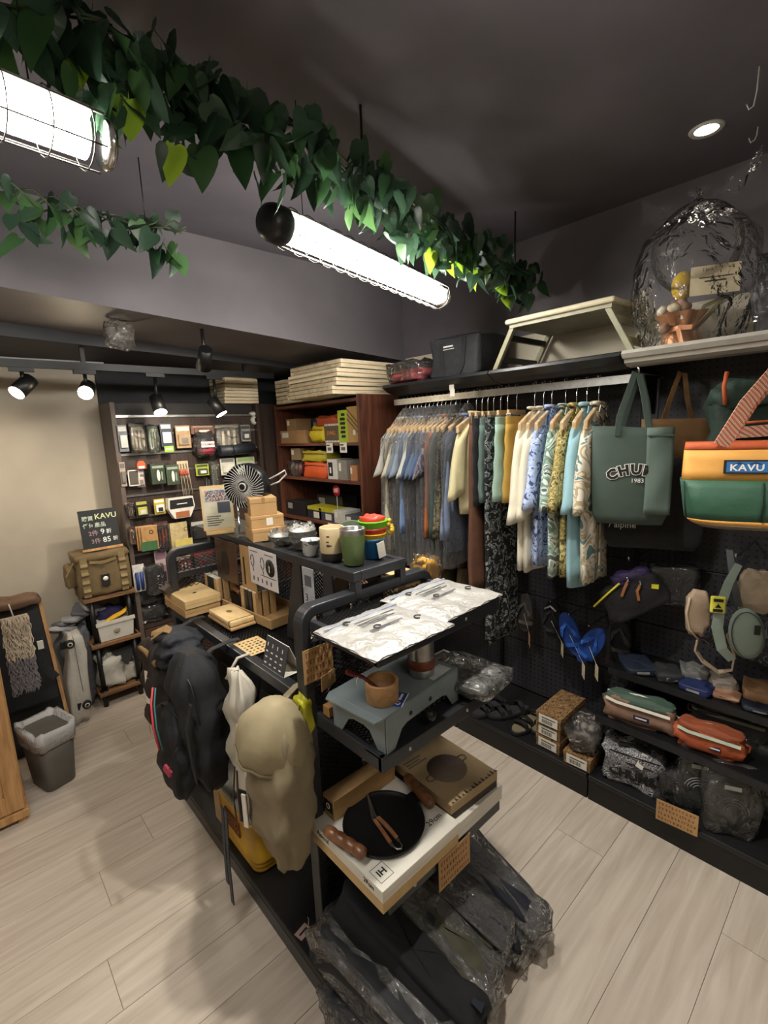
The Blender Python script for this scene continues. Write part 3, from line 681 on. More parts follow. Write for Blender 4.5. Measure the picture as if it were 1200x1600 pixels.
t = thing('tongs', 'folding tongs with wooden grips lying on the black griddle', 'tongs', (.742, .865, .545), .0)
a0 = Vector((.03, .11, .004)); b0 = Vector((-.015, .03, .01))
for s in (-1, 1):
    e1 = Vector((-.032+s*.011, -.075, .010))
    MB().ribbon([a0+Vector((0, 0, s*.002)), b0+Vector((s*.004, 0, s*.002)), e1], (1, 0, 0), [.004, .007, .008], .0016).build('steel_arm', M_steel, t)
    MB().ribbon([b0+Vector((s*.006-.002, -.012, .004)), (b0+e1)/2+Vector((s*.004, 0, .005)), e1+Vector((0, .008, .004))], (1, 0, 0), .010, .006).build('wood_grip', M_grip, t, bevel=.0015)
MB().tube([(-.043, -.075, .01), (-.042, -.09, .011), (-.034, -.096, .012), (-.025, -.09, .011), (-.021, -.075, .01)], .0022, 7).build('end_loop', M_steel, t)
# ================================================================ side shelf of the gondola (z = .9)
M_block = wood('block_wood', '#b3905f', '#cbaa7c', 8, (6, 6, 3), .6)
M_blockd = mat('dark_sleeve', '#2c2a27', .6)
# kraft boxes stacked, upper one with a raised dark flap
carton('kraft_box', 'flat kraft box at the bottom of the pair by the mesh frame', (.68, 1.975, .902), (.145, .235, .034), (M_kraft, M_kraft), rz=.0)
t = carton('kraft_box', 'flat kraft box atop the pair, with its dark flap lifted', (.682, 1.97, .937), (.145, .235, .034), (M_kraft_light, M_kraft_light), rz=.0)
MB().hexa([(-.09, .02, .034), (.06, .125, .034), (.05, .145, .04), (-.10, .06, .04), (-.10, .03, .055), (.03, .12, .075), (.02, .13, .08), (-.11, .06, .06)]).build('lifted_flap', mat('dark_flap', '#3a2e22', .8), t)
m = MB(); m.at((.0, -.03, .0342)); m.lathe([(0, .0004), (.008, .0004), (.008, 0)], n=12); m.build('stamp', M_ink, t)
t = thing('journal_box', 'pale wooden journal box with an elastic band, beside the block tray', 'box', (.725, 1.70, .902), 0)
MB().bb(-.05, .05, -.105, .105, 0, .012).build('box_base', M_kraft, t, bevel=.004)
MB().bb(-.048, .048, -.10, .10, .0125, .034).build('box_lid', wood('pale_lid_wood', '#c7a671', '#dcc08e', 6, (8, 2, 8), .6), t, bevel=.006)
MB().bb(-.0485, .0485, -.088, -.084, .012, .0346).build('elastic_band', mat('band_brown', '#4a3a28', .7), t)
m = MB(); m.at((.0, .015, .0342)); m.ell((0, 0, 0), (.010, .016, .0008), 12, 4); m.build('crest_print', mat('crest_brown', '#7d6238', .7), t)
t = thing('wooden_tray', 'long kraft coloured tray holding the two sets of wooden sticks', 'tray', (.855, 1.77, .902), .06)
MB().bb(-.085, .085, -.26, .26, 0, .008).build('tray_floor', M_kraft, t)
for a in ((-.085, -.078, -.26, .26), (.078, .085, -.26, .26), (-.078, .078, -.26, -.253), (-.078, .078, .253, .26)): MB().bb(*a, .008, .034).build('tray_side', M_kraft, t)
MB().bb(-.06, .05, -.005, .005, .008, .07).build('tray_divider', M_black, t)
first = None; cols = [M_block, M_blockd, M_block]
blk = {}
def stick(m_, key, loc, label, grp):
    if key not in blk:
        t = thing('wooden_stick', label, 'wood block', loc, 0, grp)
        MB().bb(-.0118, .0118, -.0118, .0118, 0, .098).build('stick_body', m_, t, bevel=.001)
        MB().bb(-.0117, .0117, -.0117, .0117, .0982, .103).build('white_cap', M_white_card, t, bevel=.001)
        blk[key] = t; return t
    return dup(blk[key], loc, 0, label, grp)
for si, (cy, grp) in enumerate(((1.685, 'wooden sticks in the tray set by the poster'), (1.985, 'wooden sticks in the tray set by the brown picture'))):
    for i in range(3):
        for j in range(4):
            kk = 'd' if (i == 0 and j in (1, 2)) or (i == 1 and j == 2) else 'l'
            where = 'set by the white poster' if si == 0 else 'set by the brown picture'
            stick(M_blockd if kk == 'd' else M_block, kk, (.812+i*.031-(cy-1.6)*.08, cy-.05+j*.034, .911), ('dark' if kk == 'd' else 'pale') + ' wooden stick, ' + ('outer', 'middle', 'inner')[i] + ' line, ' + ('first', 'second', 'third', 'last')[j] + ' going away, ' + where, grp)
t = thing('wooden_stamp', 'small dark block with a rounded wooden handle between the stick sets', 'stamp', (.815, 1.83, .911)); MB().bb(-.012, .012, -.035, .035, 0, .05).build('block', M_black, t)
MB().tube([(0, -.035, .056), (0, 0, .064), (0, .035, .056)], .011, 10).build('handle', M_grip, t)
t = thing('kraft_leaflet', 'kraft leaflet with rows of black pictograms on the side shelf', 'leaflet', (.680, 1.43, .9015), 0)
MB().bb(-.045, .045, -.065, .065, 0, .001).build('sheet', M_kraft_light, t)
m = MB(); R = random.Random(4)
for i in range(6):
    for j in range(5):
        m.bb(-.036+j*.015, -.036+j*.015+R.uniform(.006, .010), -.055+i*.019, -.055+i*.019+R.uniform(.005, .010), .001, .0014)
m.build('pictogram', M_ink, t)['kind'] = 'stuff'
t = thing('folded_sign', 'dark grey folded table sign with small white pictures', 'sign', (.665, 1.225, .902), 0)
MB().hexa([(-.032, -.062, 0), (-.030, -.062, 0), (-.030, .062, 0), (-.032, .062, 0), (-.008, -.062, .088), (-.006, -.062, .088), (-.006, .062, .088), (-.008, .062, .088)]).build('front_leaf', mat('slate_print', '#3c3e42', .5), t)
MB().hexa([(.030, -.062, 0), (.032, -.062, 0), (.032, .062, 0), (.030, .062, 0), (-.006, -.062, .088), (-.004, -.062, .088), (-.004, .062, .088), (-.006, .062, .088)]).build('rear_leaf', M_white_card, t)
MB().bb(-.032, .032, -.062, .062, 0, .001).build('foot_leaf', M_white_card, t)
m = MB()
for i in range(4):
    for j in range(4):
        z = .012+j*.017; x = -.0335+z/.088*.024; y = .045-i*.028; hh = .011 if j == 3 else .004
        m.add([(x-.0006, y-.006 if j < 3 else y-.002, z), (x-.0006, y+.006 if j < 3 else y+.002, z), (x-.0006+hh*.27, y+.006 if j < 3 else y+.002, z+hh), (x-.0006+hh*.27, y-.006 if j < 3 else y-.002, z+hh)], [(0, 1, 2, 3)])
m.build('white_print', M_white_ink, t)['kind'] = 'stuff'
for (x, y, hh, lb) in ((.735, 1.19, .085, 'white carton behind the folded sign, the lower one'), (.765, 1.155, .125, 'taller white carton against the frame post')):
    t = carton('white_carton', lb, (x, y, .902), (.045, .05, hh), (M_white_card, M_white_card), lid=False)
    m = MB(); m.at((0, 0, hh)); m.lathe([(.012, .0004), (.014, .0006), (.014, 0)], n=16); m.build('lid_print', mat('grey_print', '#55565a'), t)
# posters hanging from the top shelf lip
t = thing('white_poster', 'white product poster with a black disc, hanging off the top shelf', 'poster', (.790, 1.535, 1.125))
MB().bb(-.0006, .0006, -.10, .10, -.07, .07).build('sheet', mat('poster_white', '#d6cfce', .6, var=.02), t)
m = MB(); m.at((-.001, -.055, .012), (0, -PI/2, 0)); m.lathe([(0, .0006), (.032, .0006), (.032, 0)], n=26); m.build('disc_print', M_ink, t)
m = MB(); m.bb(-.0016, -.001, -.06, -.052, -.01, .035); m.bb(-.0019, -.0015, -.052, -.046, -.005, .02); m.build('disc_detail', M_white_card, t)
m = MB()
for yy in (.0, .075): m.tube([(-.001, yy+.013*math.cos(a*.6), .02+.022*math.sin(a*.6)) for a in range(11)], .002, 4); m.tube([(-.001, yy, .0), (-.001, yy-.004, -.02)], .002, 4)
for k in range(5): m.bb(-.0014, -.0006, .07-k*.032, .078-k*.032, -.055, -.04)
m.bb(-.0014, -.0006, -.09, .02, -.027, -.024); m.bb(-.0014, -.0006, .03, .09, .055, .058); m.bb(-.0014, -.0006, -.08, -.02, .055, .058)
m.build('grey_print', mat('grey_print', '#55565a'), t)['kind'] = 'stuff'
t = thing('brown_picture', 'glossy brown animal fur picture board under the top shelf', 'poster', (.792, 1.85, 1.10))
MB().bb(-.002, .002, -.10, .095, -.085, .085).build('board', mat('fur_print', '#4c3526', .4, var=.5, scale=9, stretch=(1, 1, .4)), t)
m = MB(); m.ell((-.003, .01, -.01), (.0015, .04, .055), 16, 8); m.build('print_shape', mat('fur_dark', '#231812', .5, var=.3), t)
t = thing('kraft_card', 'tall kraft card with a slot between the two pictures', 'card', (.80, 1.675, 1.09))
MB().bb(-.002, .002, -.06, .055, -.10, .095).build('card', M_kraft, t); MB().bb(-.0026, -.002, .022, .034, -.06, .05).build('slot', M_ink, t)
t = thing('price_strip', 'grey price strip marked 3 between the wedge legs', 'price tag', (.788, 1.238, 1.12))
MB().bb(-.001, .001, -.03, .03, -.06, .065).build('strip', mat('strip_grey', '#9da0a6', .4), t)
MB().bb(-.0012, .0012, -.03, .03, -.16, -.061).build('lower_strip', mat('strip_beige', '#96897a', .5), t)
lettering('numeral', '3', .035, M_ink, t, (-.0016, .012, -.035), (PI/2, 0, -PI/2), .0004)
MB().bb(-.0018, -.001, -.018, .018, .005, .04).build('picture', mat('strip_dark', '#4e5158', .5), t)

# ================================================================ on the top shelf (z = 1.21)
ZT = 1.2085
t = thing('menu_board', 'menu card board leaning on a wooden foot beside the fan', 'sign', (.80, 1.90, ZT), -.35)
MB().bb(-.055, .055, -.03, .03, 0, .014).build('wood_foot', M_kraft_light, t, bevel=.003)
b = MB(); b.at((0, 0, .014), (-.2, 0, 0)); b.bb(-.062, .062, -.003, .003, 0, .185); b.build('board', M_kraft_light, t)
b = MB(); b.at((0, -.0035, .014), (-.2, 0, 0)); b.bb(-.055, .055, -.0008, .0008, .008, .175); b.build('menu_sheet', mat('menu_paper', '#b9b49c', .6), t)
b = MB(); b.at((0, -.005, .014), (-.2, 0, 0)); b.bb(-.045, .05, -.0006, .0006, .12, .165); b.build('photo_print', pattern('food_print', ['#6b3a34', '#a59a90', '#4a5a6e'], 60, .6), t)
b = MB(); b.at((0, -.005, .014), (-.2, 0, 0)); b.bb(.0, .05, -.0006, .0006, .07, .115); b.build('photo_print', mat('slate_photo', '#39404c', .6), t)
b = MB(); b.at((0, -.005, .014), (-.2, 0, 0))
for k in range(5): b.bb(-.045, .0+(k % 3)*.01, -.0006, .0006, .02+k*.009, .023+k*.009)
b.build('text_lines', M_ink, t)['kind'] = 'stuff'
# fan: faces the counter side, towards the camera
t = thing('desk_fan', 'round black desk fan with pale blades and a wire handle', 'fan', (.86, 1.74, ZT), -.95)
M_fanb = mat('fan_black', '#121315', .35); M_blade = mat('fan_pale', '#c9c9c4', .35)
c = (0, 0, .20)
f = MB(); f.at(c, (PI/2, 0, 0)); f.lathe([(.083, -.03), (.088, -.02), (.088, .02), (.083, .03)], n=36); f.build('cage_ring', M_fanb, t)
for yy, nm in ((-.032, 'front_guard'), (.03, 'rear_guard')):
    f = MB()
    for k in range(40):
        a = 2*PI*k/40; a2 = a+.35
        f.tube([(.022*math.cos(a), yy*1.15, .2+.022*math.sin(a)), (.055*math.cos((a+a2)/2), yy*1.15, .2+.055*math.sin((a+a2)/2)), (.085*math.cos(a2), yy, .2+.085*math.sin(a2))], .0013, 4, caps=False)
    f.build(nm, M_blade if yy < 0 else M_fanb, t)
f = MB(); f.at((0, -.036, .20), (PI/2, 0, 0)); f.lathe([(0, .006), (.018, .005), (.022, 0)], n=20); f.build('hub_badge', M_fanb, t)
f = MB(); f.at((0, -.04, .20), (PI/2, 0, 0)); f.lathe([(.012, .003), (.016, .003), (.016, 0)], n=20); f.build('hub_ring', M_blade, t)
for k in range(5):
    a = 2*PI*k/5; f = MB(); f.at((0, 0, .2), (0, -a, 0)); f.grid(lambda u, v: (.018+.058*u, -.012+.024*v, (v-.5)*.05*(.4+u)), 6, 5); f.build('blade', mat('fan_smoke', '#2b2d30', .4), t, solid=.0015)
f = MB(); f.at((0, .05, .20), (PI/2, 0, 0)); f.lathe([(0, .02), (.03, .02), (.035, 0), (.03, -.03), (0, -.035)], n=20); f.build('motor', M_fanb, t)
MB().tube([(.075, .04, .16), (.075, .05, .08), (.055, .0, .01), (-.055, .0, .01), (-.075, .05, .08), (-.075, .04, .16)], .0055, 8).build('stand', M_chrome, t)
MB().tube([(.06, .06, .215), (.10, .075, .235), (.125, .085, .25), (.13, .085, .235), (.10, .075, .205), (.06, .06, .19)], .0035, 7).build('wire_handle', M_blade, t)
# cartons
GB = 'kraft cartons stacked on the top shelf'
t = carton('kraft_carton', 'kraft carton with a white label, lowest of the stack of three', (.882, 1.66, ZT), (.135, .135, .048), (M_kraft, M_kraft), rz=-.25, group=GB, lid=False)
MB().bb(.0, .028, -.0685, -.0675, .008, .036).build('label', M_white_card, t)
t = carton('kraft_carton', 'kraft carton with a white label, in the middle of the stack', (.880, 1.665, ZT+.0485), (.125, .12, .046), (M_kraft, M_kraft), rz=-.28, group=GB, lid=False)
MB().bb(-.005, .02, -.0608, -.06, .008, .036).build('label', M_white_card, t)
t = carton('kraft_carton', 'plain kraft carton, topmost of the stack', (.875, 1.665, ZT+.095), (.10, .10, .065), (M_kraft, M_kraft), rz=-.35, group=GB, lid=False)
MB().bb(-.006, .006, -.0505, -.02, .045, .0654).build('tape', mat('tape_brown', '#9a7a4c', .3), t)
# bowls in plastic
M_bowl = mat('bowl_grey', '#8d8b82', .4, .4)
def bowl(label, x, y, r, h_, m_=M_bowl, z=ZT):
    t = thing('camping_bowl', label, 'bowl', (x, y, z), 0, 'bowls in plastic on the top shelf')
    MB().lathe([(0, 0), (r*.55, 0), (r*.62, .004), (r, h_), (r*1.04, h_+.001), (r*.95, h_-.002), (r*.57, .006), (0, .005)], n=28).build('bowl_wall', m_, t)
    e = MB(); R = random.Random(int(x*999)); pr = []
    e.grid(lambda u, v: ((r*(1.06-.2*v)+.004*math.sin(9*u*6.28+v*7))*math.cos(2*PI*u), (r*(1.06-.2*v)+.004*math.sin(11*u*6.28))*math.sin(2*PI*u), h_*.6+v*h_*.9+.006*math.sin(5*u*6.28)), 36, 6)
    e.build('film_wrap', M_cello, t); return t
bowl('grey metal bowl with crumpled wrap beside the cartons', .856, 1.50, .045, .035)
bowl('grey metal bowl in the thick of the plastic wraps', .872, 1.385, .048, .05)
bowl('pale nested bowl resting inside the grey one', .872, 1.385, .043, .03, mat('bowl_pale', '#c4c3bb', .4, .2), ZT+.035)
bowl('wrapped bowl at the back edge of the top shelf', .95, 1.50, .045, .04)
t = thing('plastic_wrap', 'crumpled bundle of clear wrap behind the bowls', 'wrap', (.955, 1.58, ZT))
cushion(MB(), (0, 0, .03), (.09, .09, .055), .5, seed=8, noise=.09).build('wrap_film', M_cello, t); cushion(MB(), (0, 0, .02), (.075, .07, .035), .5, seed=9).build('goods', mat('pack_grey', '#8f918f', .3, .5), t)
t = thing('enamel_cup', 'small white printed enamel cup beside the beige mug', 'cup', (.838, 1.285, ZT))
MB().lathe([(0, 0), (.022, 0), (.026, .003), (.031, .052), (.0325, .053), (.030, .05), (.025, .005), (0, .004)], n=26).build('cup_wall', pattern('cup_print', ['#c9cac8', '#c9cac8', '#63676c'], 40, .4), t)
MB().tube([(0, .03, .045), (0, .05, .04), (0, .048, .02), (0, .028, .015)], .0028, 7).build('handle', M_white_metal, t)
t = thing('beige_mug', 'tall beige mug with a dark base and a white tag', 'mug', (.852, 1.185, ZT))
MB().lathe([(0, 0), (.034, 0), (.0375, .004), (.0375, .026)], n=30).build('dark_base', mat('mug_base', '#1c1a18', .6), t)
MB().lathe([(.0375, .0262), (.0385, .03), (.0385, .103), (.037, .105), (.035, .103), (.034, .02), (0, .018)], n=30).build('mug_wall', mat('mug_beige', '#b7a47e', .5, var=.04), t)
MB().tube([(.034, .01, .085), (.055, .01, .08), (.06, .01, .06), (.055, .01, .045), (.034, .01, .038)], .005, 8).build('handle', pattern('camo_handle', ['#8a7d60', '#5c5238', '#b3a27c'], 50, .6), t)
for k, (z0, z1, a) in enumerate(((.078, .083, 3.75), (.062, .066, 3.7), (.048, .056, 3.72), (.05, .054, 3.9))):
    m = MB(); m.grid(lambda u, v: (.0390*math.cos(a-.12+.24*u), .0390*math.sin(a-.12+.24*u), z0+(z1-z0)*v), 4, 1); m.build('dark_print', mat('mug_print', '#40301e', .6), t)
m = MB(); m.at((.012, -.045, .02), (.1, .35, 0)); m.bb(-.003, .003, -.0008, .0008, -.02, .035); m.build('swing_tag', M_white_card, t)
t = thing('green_tumbler', 'olive green steel tumbler with a bare steel rim', 'tumbler', (.862, 1.095, ZT))
MB().lathe([(0, 0), (.029, 0), (.031, .003), (.0385, .092)], n=32).build('tumbler_wall', mat('olive_enamel', '#56683c', .42, var=.05), t)
MB().lathe([(.0385, .0921), (.039, .108), (.038, .110), (.036, .108), (.030, .01), (0, .008)], n=32).build('steel_rim', M_steel, t)
t = thing('green_bucket', 'dark green small pail standing tilted behind the mug', 'pail', (.955, 1.22, ZT))
m = MB(); m.at((0, 0, .012), (.25, -.25, 0)); m.lathe([(0, 0), (.026, 0), (.04, .08), (.042, .082), (.038, .08), (.025, .004), (0, .003)], n=28); m.build('pail_wall', mat('pail_green', '#44503a', .5), t)
MB().tube([(-.05, .0, .09), (-.065, .03, .1), (-.06, .05, .07), (-.04, .05, .04)], .004, 7).build('handle', MATS['camo_handle'], t)
# beach bucket set, colours ringed
t = thing('toy_bucket', 'stack of nested toy pails, blue under yellow, red and green rims', 'bucket', (.955, 1.108, ZT))
prof = [((.030, 0), (.036, .062), '#1f79b8', 'blue'), ((.037, .056), (.039, .078), '#d8b916', 'yellow'), ((.0395, .072), (.0415, .095), '#b81d2c', 'red'), ((.042, .09), (.045, .118), '#63b81f', 'green')]
for (r0, z0), (r1, z1), cc, nm in prof:
    MB().lathe([(0, z0+.001), (r0, z0), (r1, z1-.004), (r1+.002, z1-.004), (r1+.002, z1), (r1-.003, z1), (r0-.003, z0+.004), (0, z0+.004)], n=30).build('pail', mat('toy_'+nm, cc, .35, var=.02), t)['label'] = nm + ' nested pail'
cushion(MB(), (0, .0, .118), (.07, .07, .03), .6, seed=2, noise=.12).build('red_contents', mat('toy_coral', '#e0402e', .4), t)
m = MB(); R = random.Random(3)
for k in range(7): a = R.uniform(0, 6.28); m.ell((.045+R.uniform(-.008, .008), -.025+R.uniform(-.012, .01), .075+k*.006), (.009, .009, .008), 8, 5, .2, k)
m.build('knotted_charm', mat('charm_yellow', '#c9a81f', .4, var=.3, scale=60), t)
m = MB(); m.at((-.01, -.047, .032), (.15, -.22, -.2)); m.bb(-.013, .013, -.0008, .0008, -.026, .026); m.build('price_tag', M_white_card, t)
# through the rack: on the far side shelf
t = carton('wood_crate', 'small tan carton seen through the rack beyond the tumbler', (1.08, 1.10, .902), (.09, .1, .225), (M_kraft, M_kraft_light), lid=False)
t = thing('striped_pack', 'black and white striped packet beyond the rack', 'packet', (1.13, 1.185, 1.0)) if False else None
for k, (x, y, hh, cc, lb) in enumerate(((1.12, 1.22, .16, '#d4d0c2', 'white packet standing on the far side shelf, behind the mesh'), (1.12, 1.34, .14, '#6d4a33', 'brown packet on the far side shelf beyond the mesh'), (1.12, 1.46, .17, '#c4b79b', 'cream packet on the far side shelf beyond the mesh'), (1.12, 1.58, .12, '#4a4b43', 'olive grey packet on the far side shelf'), (1.12, 1.72, .15, '#8b7d62', 'tan packet on the far side shelf, next the spine'))):
    t = thing('goods_packet', lb, 'packet', (x, y, .902), .1*k-.2)
    cushion(MB(), (0, 0, hh/2), (.07, .095, hh), .25, seed=20+k, noise=.02).build('packet_body', mat('pk%d' % k, cc, .6), t)
    cushion(MB(), (0, 0, hh/2), (.078, .102, hh*1.03), .22, seed=30+k, noise=.03).build('film_wrap', M_cello, t)
t = thing('yellow_pouch', 'yellow bagged goods past the far corner of the rack', 'packet', (1.23, 1.14, .902))
cushion(MB(), (0, 0, .12), (.07, .08, .22), .3, seed=40, noise=.03).build('packet_body', mat('pouch_yellow', '#cf9d1e', .6), t)
cushion(MB(), (0, 0, .125), (.08, .09, .25), .25, seed=41, noise=.04).build('film_wrap', M_cello, t)
# ================================================================ garments on the rail
RX = 1.98; KY = .966
M_hook = M_chrome; M_hanger = wood('hanger_wood', '#b8986f', '#dcc19a', 6, (6, 6, 6), .4)
def hanger(y, rz, label, clip=False, half=.155):
    t = thing('clothes_hanger', label, 'hanger', (RX, y*KY, 1.775), rz, 'wooden hangers on the steel rail')
    pts = [(.018*math.cos(a)-.0, 0, -.004+.018*math.sin(a)) for a in [PI*.95-PI*k/8 for k in range(9)]]
    MB().tube(pts+[(.014, 0, -.03), (0, 0, -.05), (0, 0, -.112)], .0021, 6).build('wire_hook', M_hook, t)
    if clip:
        MB().bb(-.10, .10, -.006, .006, -.128, -.106).build('wood_bar', M_hanger, t, bevel=.003)
        for x in (-.085, .085):
            MB().bb(x-.011, x+.011, -.011, .011, -.16, -.122).build('clip', M_steel, t, bevel=.002)
    else:
        pr = []; n = 12
        for k in range(n+1): x = half*k/n; pr.append((x, -.108-.0-.062*(k/n)**1.25))
        for k in range(n, -1, -1): x = half*k/n; pr.append((x, -.108-.040+.006*(k/n)-.062*(k/n)**1.25))
        full = pr + [(-a, b) for a, b in pr[::-1]][0:0]
        m = MB(); m.prism([(a, b) for a, b in pr], -.0085, .0085, 'y'); m.build('arm', M_hanger, t, bevel=.004)
        m = MB(); m.prism([(-a, b) for a, b in pr], -.0085, .0085, 'y'); m.build('arm', M_hanger, t, bevel=.004)
    return t
def garment(name, cat, label, y, m, zt=1.655, zb=.95, half=.168, sleeve='short', rz=0, seed=0, thick=.022, m_in=None, collar=True, bag=0, bagz=None, group=None, sl=.23, hem=None, dx=0, button=False):
    t = thing(name, label, cat, (RX+dx, y*KY, 0), rz, group); R = random.Random(seed); ph = [R.uniform(0, 6.28) for _ in range(6)]
    N = 28; rings = []
    hem_half = hem or half*.97
    levels = [(zt, .052, .012), (zt-.018, .075, .014), (zt-.04, half*.62, .015), (zt-.07, half*.90, .017), (zt-.10, half, .02)]
    for k in range(1, 9): f = k/8; levels.append((zt-.10-(zt-.10-zb)*f, half*.97+(hem_half-half*.97)*f, thick*(.9+.35*f)))
    for i, (z, a, b) in enumerate(levels):
        r = []; f = max(0, (zt-z)/(zt-zb))
        for j in range(N):
            th = 2*PI*j/N; c_, s_ = math.cos(th), math.sin(th); x = a*math.copysign(abs(c_)**.8, c_)
            fold = f*(thick/.022)*(.011*math.sin(x*34+ph[0]+f*2)+.008*math.sin(x*61+ph[1]-f*3))
            r.append((x, b*s_+fold, z+(.008*math.sin(x*20+ph[2]) if i == len(levels)-1 else 0)))
        rings.append(r)
    MB().loft(rings, caps=True).build('garment_body', m, t)
    if sleeve:
        for s in (-1, 1):
            L = sl+.08 if sleeve == 'short' else .52; rr = []
            steps = 8
            for k in range(steps+1):
                f = k/steps
                cx_ = s*(half*.74+(half*.26+(.024 if sleeve == 'short' else .008))*f**.8); cz = zt-.075-L*f
                rx = (.048+.014*f if sleeve == 'short' else .045-.006*f); ry = thick*(.95+.2*f)
                ring = []
                for j in range(18):
                    th = 2*PI*j/18; cc = math.cos(th); x = cx_+rx*math.copysign(abs(cc)**.8, cc)
                    ring.append((x, ry*math.sin(th)+f*.006*math.sin(x*80+ph[3]+z*3), cz-s*cc*(.05*(1-f)+(.022*f if sleeve == 'short' else 0))))
                rr.append(ring)
            MB().loft(rr).build('sleeve', m_in if (m_in and s > 0) else m, t)
    if collar:
        c1 = [(.058*math.cos(2*PI*k/18), .020*math.sin(2*PI*k/18), zt+.004+.014*abs(math.sin(PI*k/18))) for k in range(18)]
        MB().tube(c1, .0085 if collar != 'tee' else .005, 7, closed=True).build('collar', m, t)
        if collar != 'tee':
            e = MB(); e.add([(-.05, -.024, zt+.01), (.0, -.028, zt-.012), (-.028, -.032, zt-.05), (-.075, -.026, zt-.02)], [(0, 1, 2, 3)]); e.add([(.05, -.024, zt+.01), (.0, -.028, zt-.012), (.028, -.032, zt-.05), (.075, -.026, zt-.02)], [(0, 1, 2, 3)])
            e.build('collar_leaf', m, t, solid=.003)['kind'] = 'stuff'
    if button:
        MB().bb(-.014, .014, -thick*1.35, -thick*1.05, zb+.03, zt-.06).build('button_placket', m, t, bevel=.001)
    if bag:
        bz = bagz if bagz else zb-.05; rr = []
        lv = [(zt+.075, .02, .008), (zt+.03, .07, .012), (zt-.03, half*.72, .015), (zt-.09, half*1.12, .018)]
        for k in range(1, 9): lv.append((zt-.09-(zt-.09-bz)*k/8, half*1.19, .019+.003*math.sin(k+ph[4])))
        for i, (z, a, b) in enumerate(lv):
            ring = []
            for j in range(40):
                th = 2*PI*j/40; x = a*math.copysign(abs(math.cos(th))**.7, math.cos(th)); f = i/len(lv)
                ring.append((x, b*math.sin(th)+f*.006*math.sin(x*48+ph[5]+z*6)+f*.004*math.sin(x*95+ph[1]+z*11), z+(.01*math.sin(x*33+ph[0]) if i == len(lv)-1 else 0)))
            rr.append(ring)
        MB().loft(rr, caps=False).build('plastic_cover', bag, t)
    return t
def pants(label, y, m, zt=1.635, zb=1.24, half=.115, legs=2, rz=0, seed=0, name='shorts', cat='shorts', group=None, waist=None, dx=0, th=.018):
    t = thing(name, label, cat, (RX+dx, y*KY, 0), rz, group); R = random.Random(seed); ph = [R.uniform(0, 6.28) for _ in range(4)]
    for s in ((-1, 1) if legs == 2 else (0,)):
        rr = []
        for k in range(11):
            f = k/10; z = zt-.03-(zt-.03-zb)*f; a = half*(.52+.06*f) if s else half*(1-.1*f); ring = []
            for j in range(20):
                q = 2*PI*j/20; x = s*half*.5*(1+.12*f)+a*math.copysign(abs(math.cos(q))**.8, math.cos(q))
                ring.append((x, th*math.sin(q)*(1+.2*f)+f*.009*math.sin(x*50+ph[0]+z*4)+.003*math.sin(z*60+ph[1]), z))
            rr.append(ring)
        MB().loft(rr).build('leg_panel', m, t)
    MB().loft([[(half*math.copysign(abs(math.cos(2*PI*j/20))**.7, math.cos(2*PI*j/20)), (th+.003)*math.sin(2*PI*j/20), z) for j in range(20)] for z in (zt-.05, zt-.04, zt, zt+.004)]).build('waistband', waist or m, t)
    return t
Mc = lambda n, c, **k: mat(n, c, .82, var=.07, scale=14, bump=.6, bscale=11, sheen=.1, **k)
P_palm = pattern('palm_print', ['#5d7d80', '#d9d4c4', '#cfc6ae', '#a89678', '#d9d4c4'], 9, distort=2.4)
P_leaf = pattern('leaf_print', ['#cfd8d2', '#6f8b80', '#9fb9ab', '#dfe4df', '#57645f'], 11, distort=2.2)
P_olive = pattern('olive_print', ['#55492c', '#b8a765', '#8d7f48', '#c9bd83', '#6a5c35'], 26, distort=1.4)
P_blue = pattern('blue_print', ['#3a4e78', '#9fb2dc', '#aebfe6', '#c3cfee', '#5a719f'], 24, distort=1.6)
P_black = pattern('floral_black', ['#0e0f10', '#0e0f10', '#14161a', '#8f9492', '#3b4446'], 30, distort=1.5)
P_mauve = pattern('mauve_print', ['#4a4651', '#6d6875', '#8b8a96'], 30)
P_dkol = pattern('dark_olive_print', ['#3f3a29', '#6e6650', '#8c8365', '#50492f'], 40)
HG = 'wooden hangers on the steel rail'; SG = 'garments hanging on the rail'
# open garments, from the near end of the rail
gs = [
 ('shirt', 'shirt', 'cream short sleeved shirt with tan palm leaves, end of the rail beside the tote', .895, P_palm, dict(zb=.945, seed=1, rz=.13, button=True)),
 ('shirt', 'shirt', 'light blue short sleeved shirt beside the palm leaf shirt', .945, Mc('light_blue_cloth', '#93bcc8'), dict(zb=.93, seed=2, rz=.15, button=True)),
 ('shirt', 'shirt', 'olive yellow patterned short sleeved shirt next to the light blue one', .990, P_olive, dict(zb=.97, seed=3, rz=.10)),
 ('shirt', 'shirt', 'sage green and white leaf shirt beside the olive one', 1.040, P_leaf, dict(zb=.955, seed=4, rz=.13, button=True)),
 ('shirt', 'shirt', 'periwinkle blue shirt with navy marks, between the leaf shirt and cream tees', 1.105, P_blue, dict(zb=.98, seed=5, rz=.10)),
 ('t_shirt', 't-shirt', 'cream tee next to the periwinkle shirt', 1.145, Mc('cream_cloth', '#ddd7c3'), dict(zb=.955, seed=6, rz=.10, collar='tee', sl=.28)),
 ('t_shirt', 't-shirt', 'cream tee next to the ochre shorts', 1.190, Mc('cream_cloth2', '#e2dcc8'), dict(zb=.95, seed=7, collar='tee', sl=.30, rz=.12)),
]
for nm, cat, lb, y, m, kw in gs:
    garment(nm, cat, lb, y, m, group=SG, **kw); hanger(y, kw.get('rz', 0), 'wooden hanger holding the ' + lb.split(',')[0].replace('beside the palm leaf shirt', 'by the palm one'))
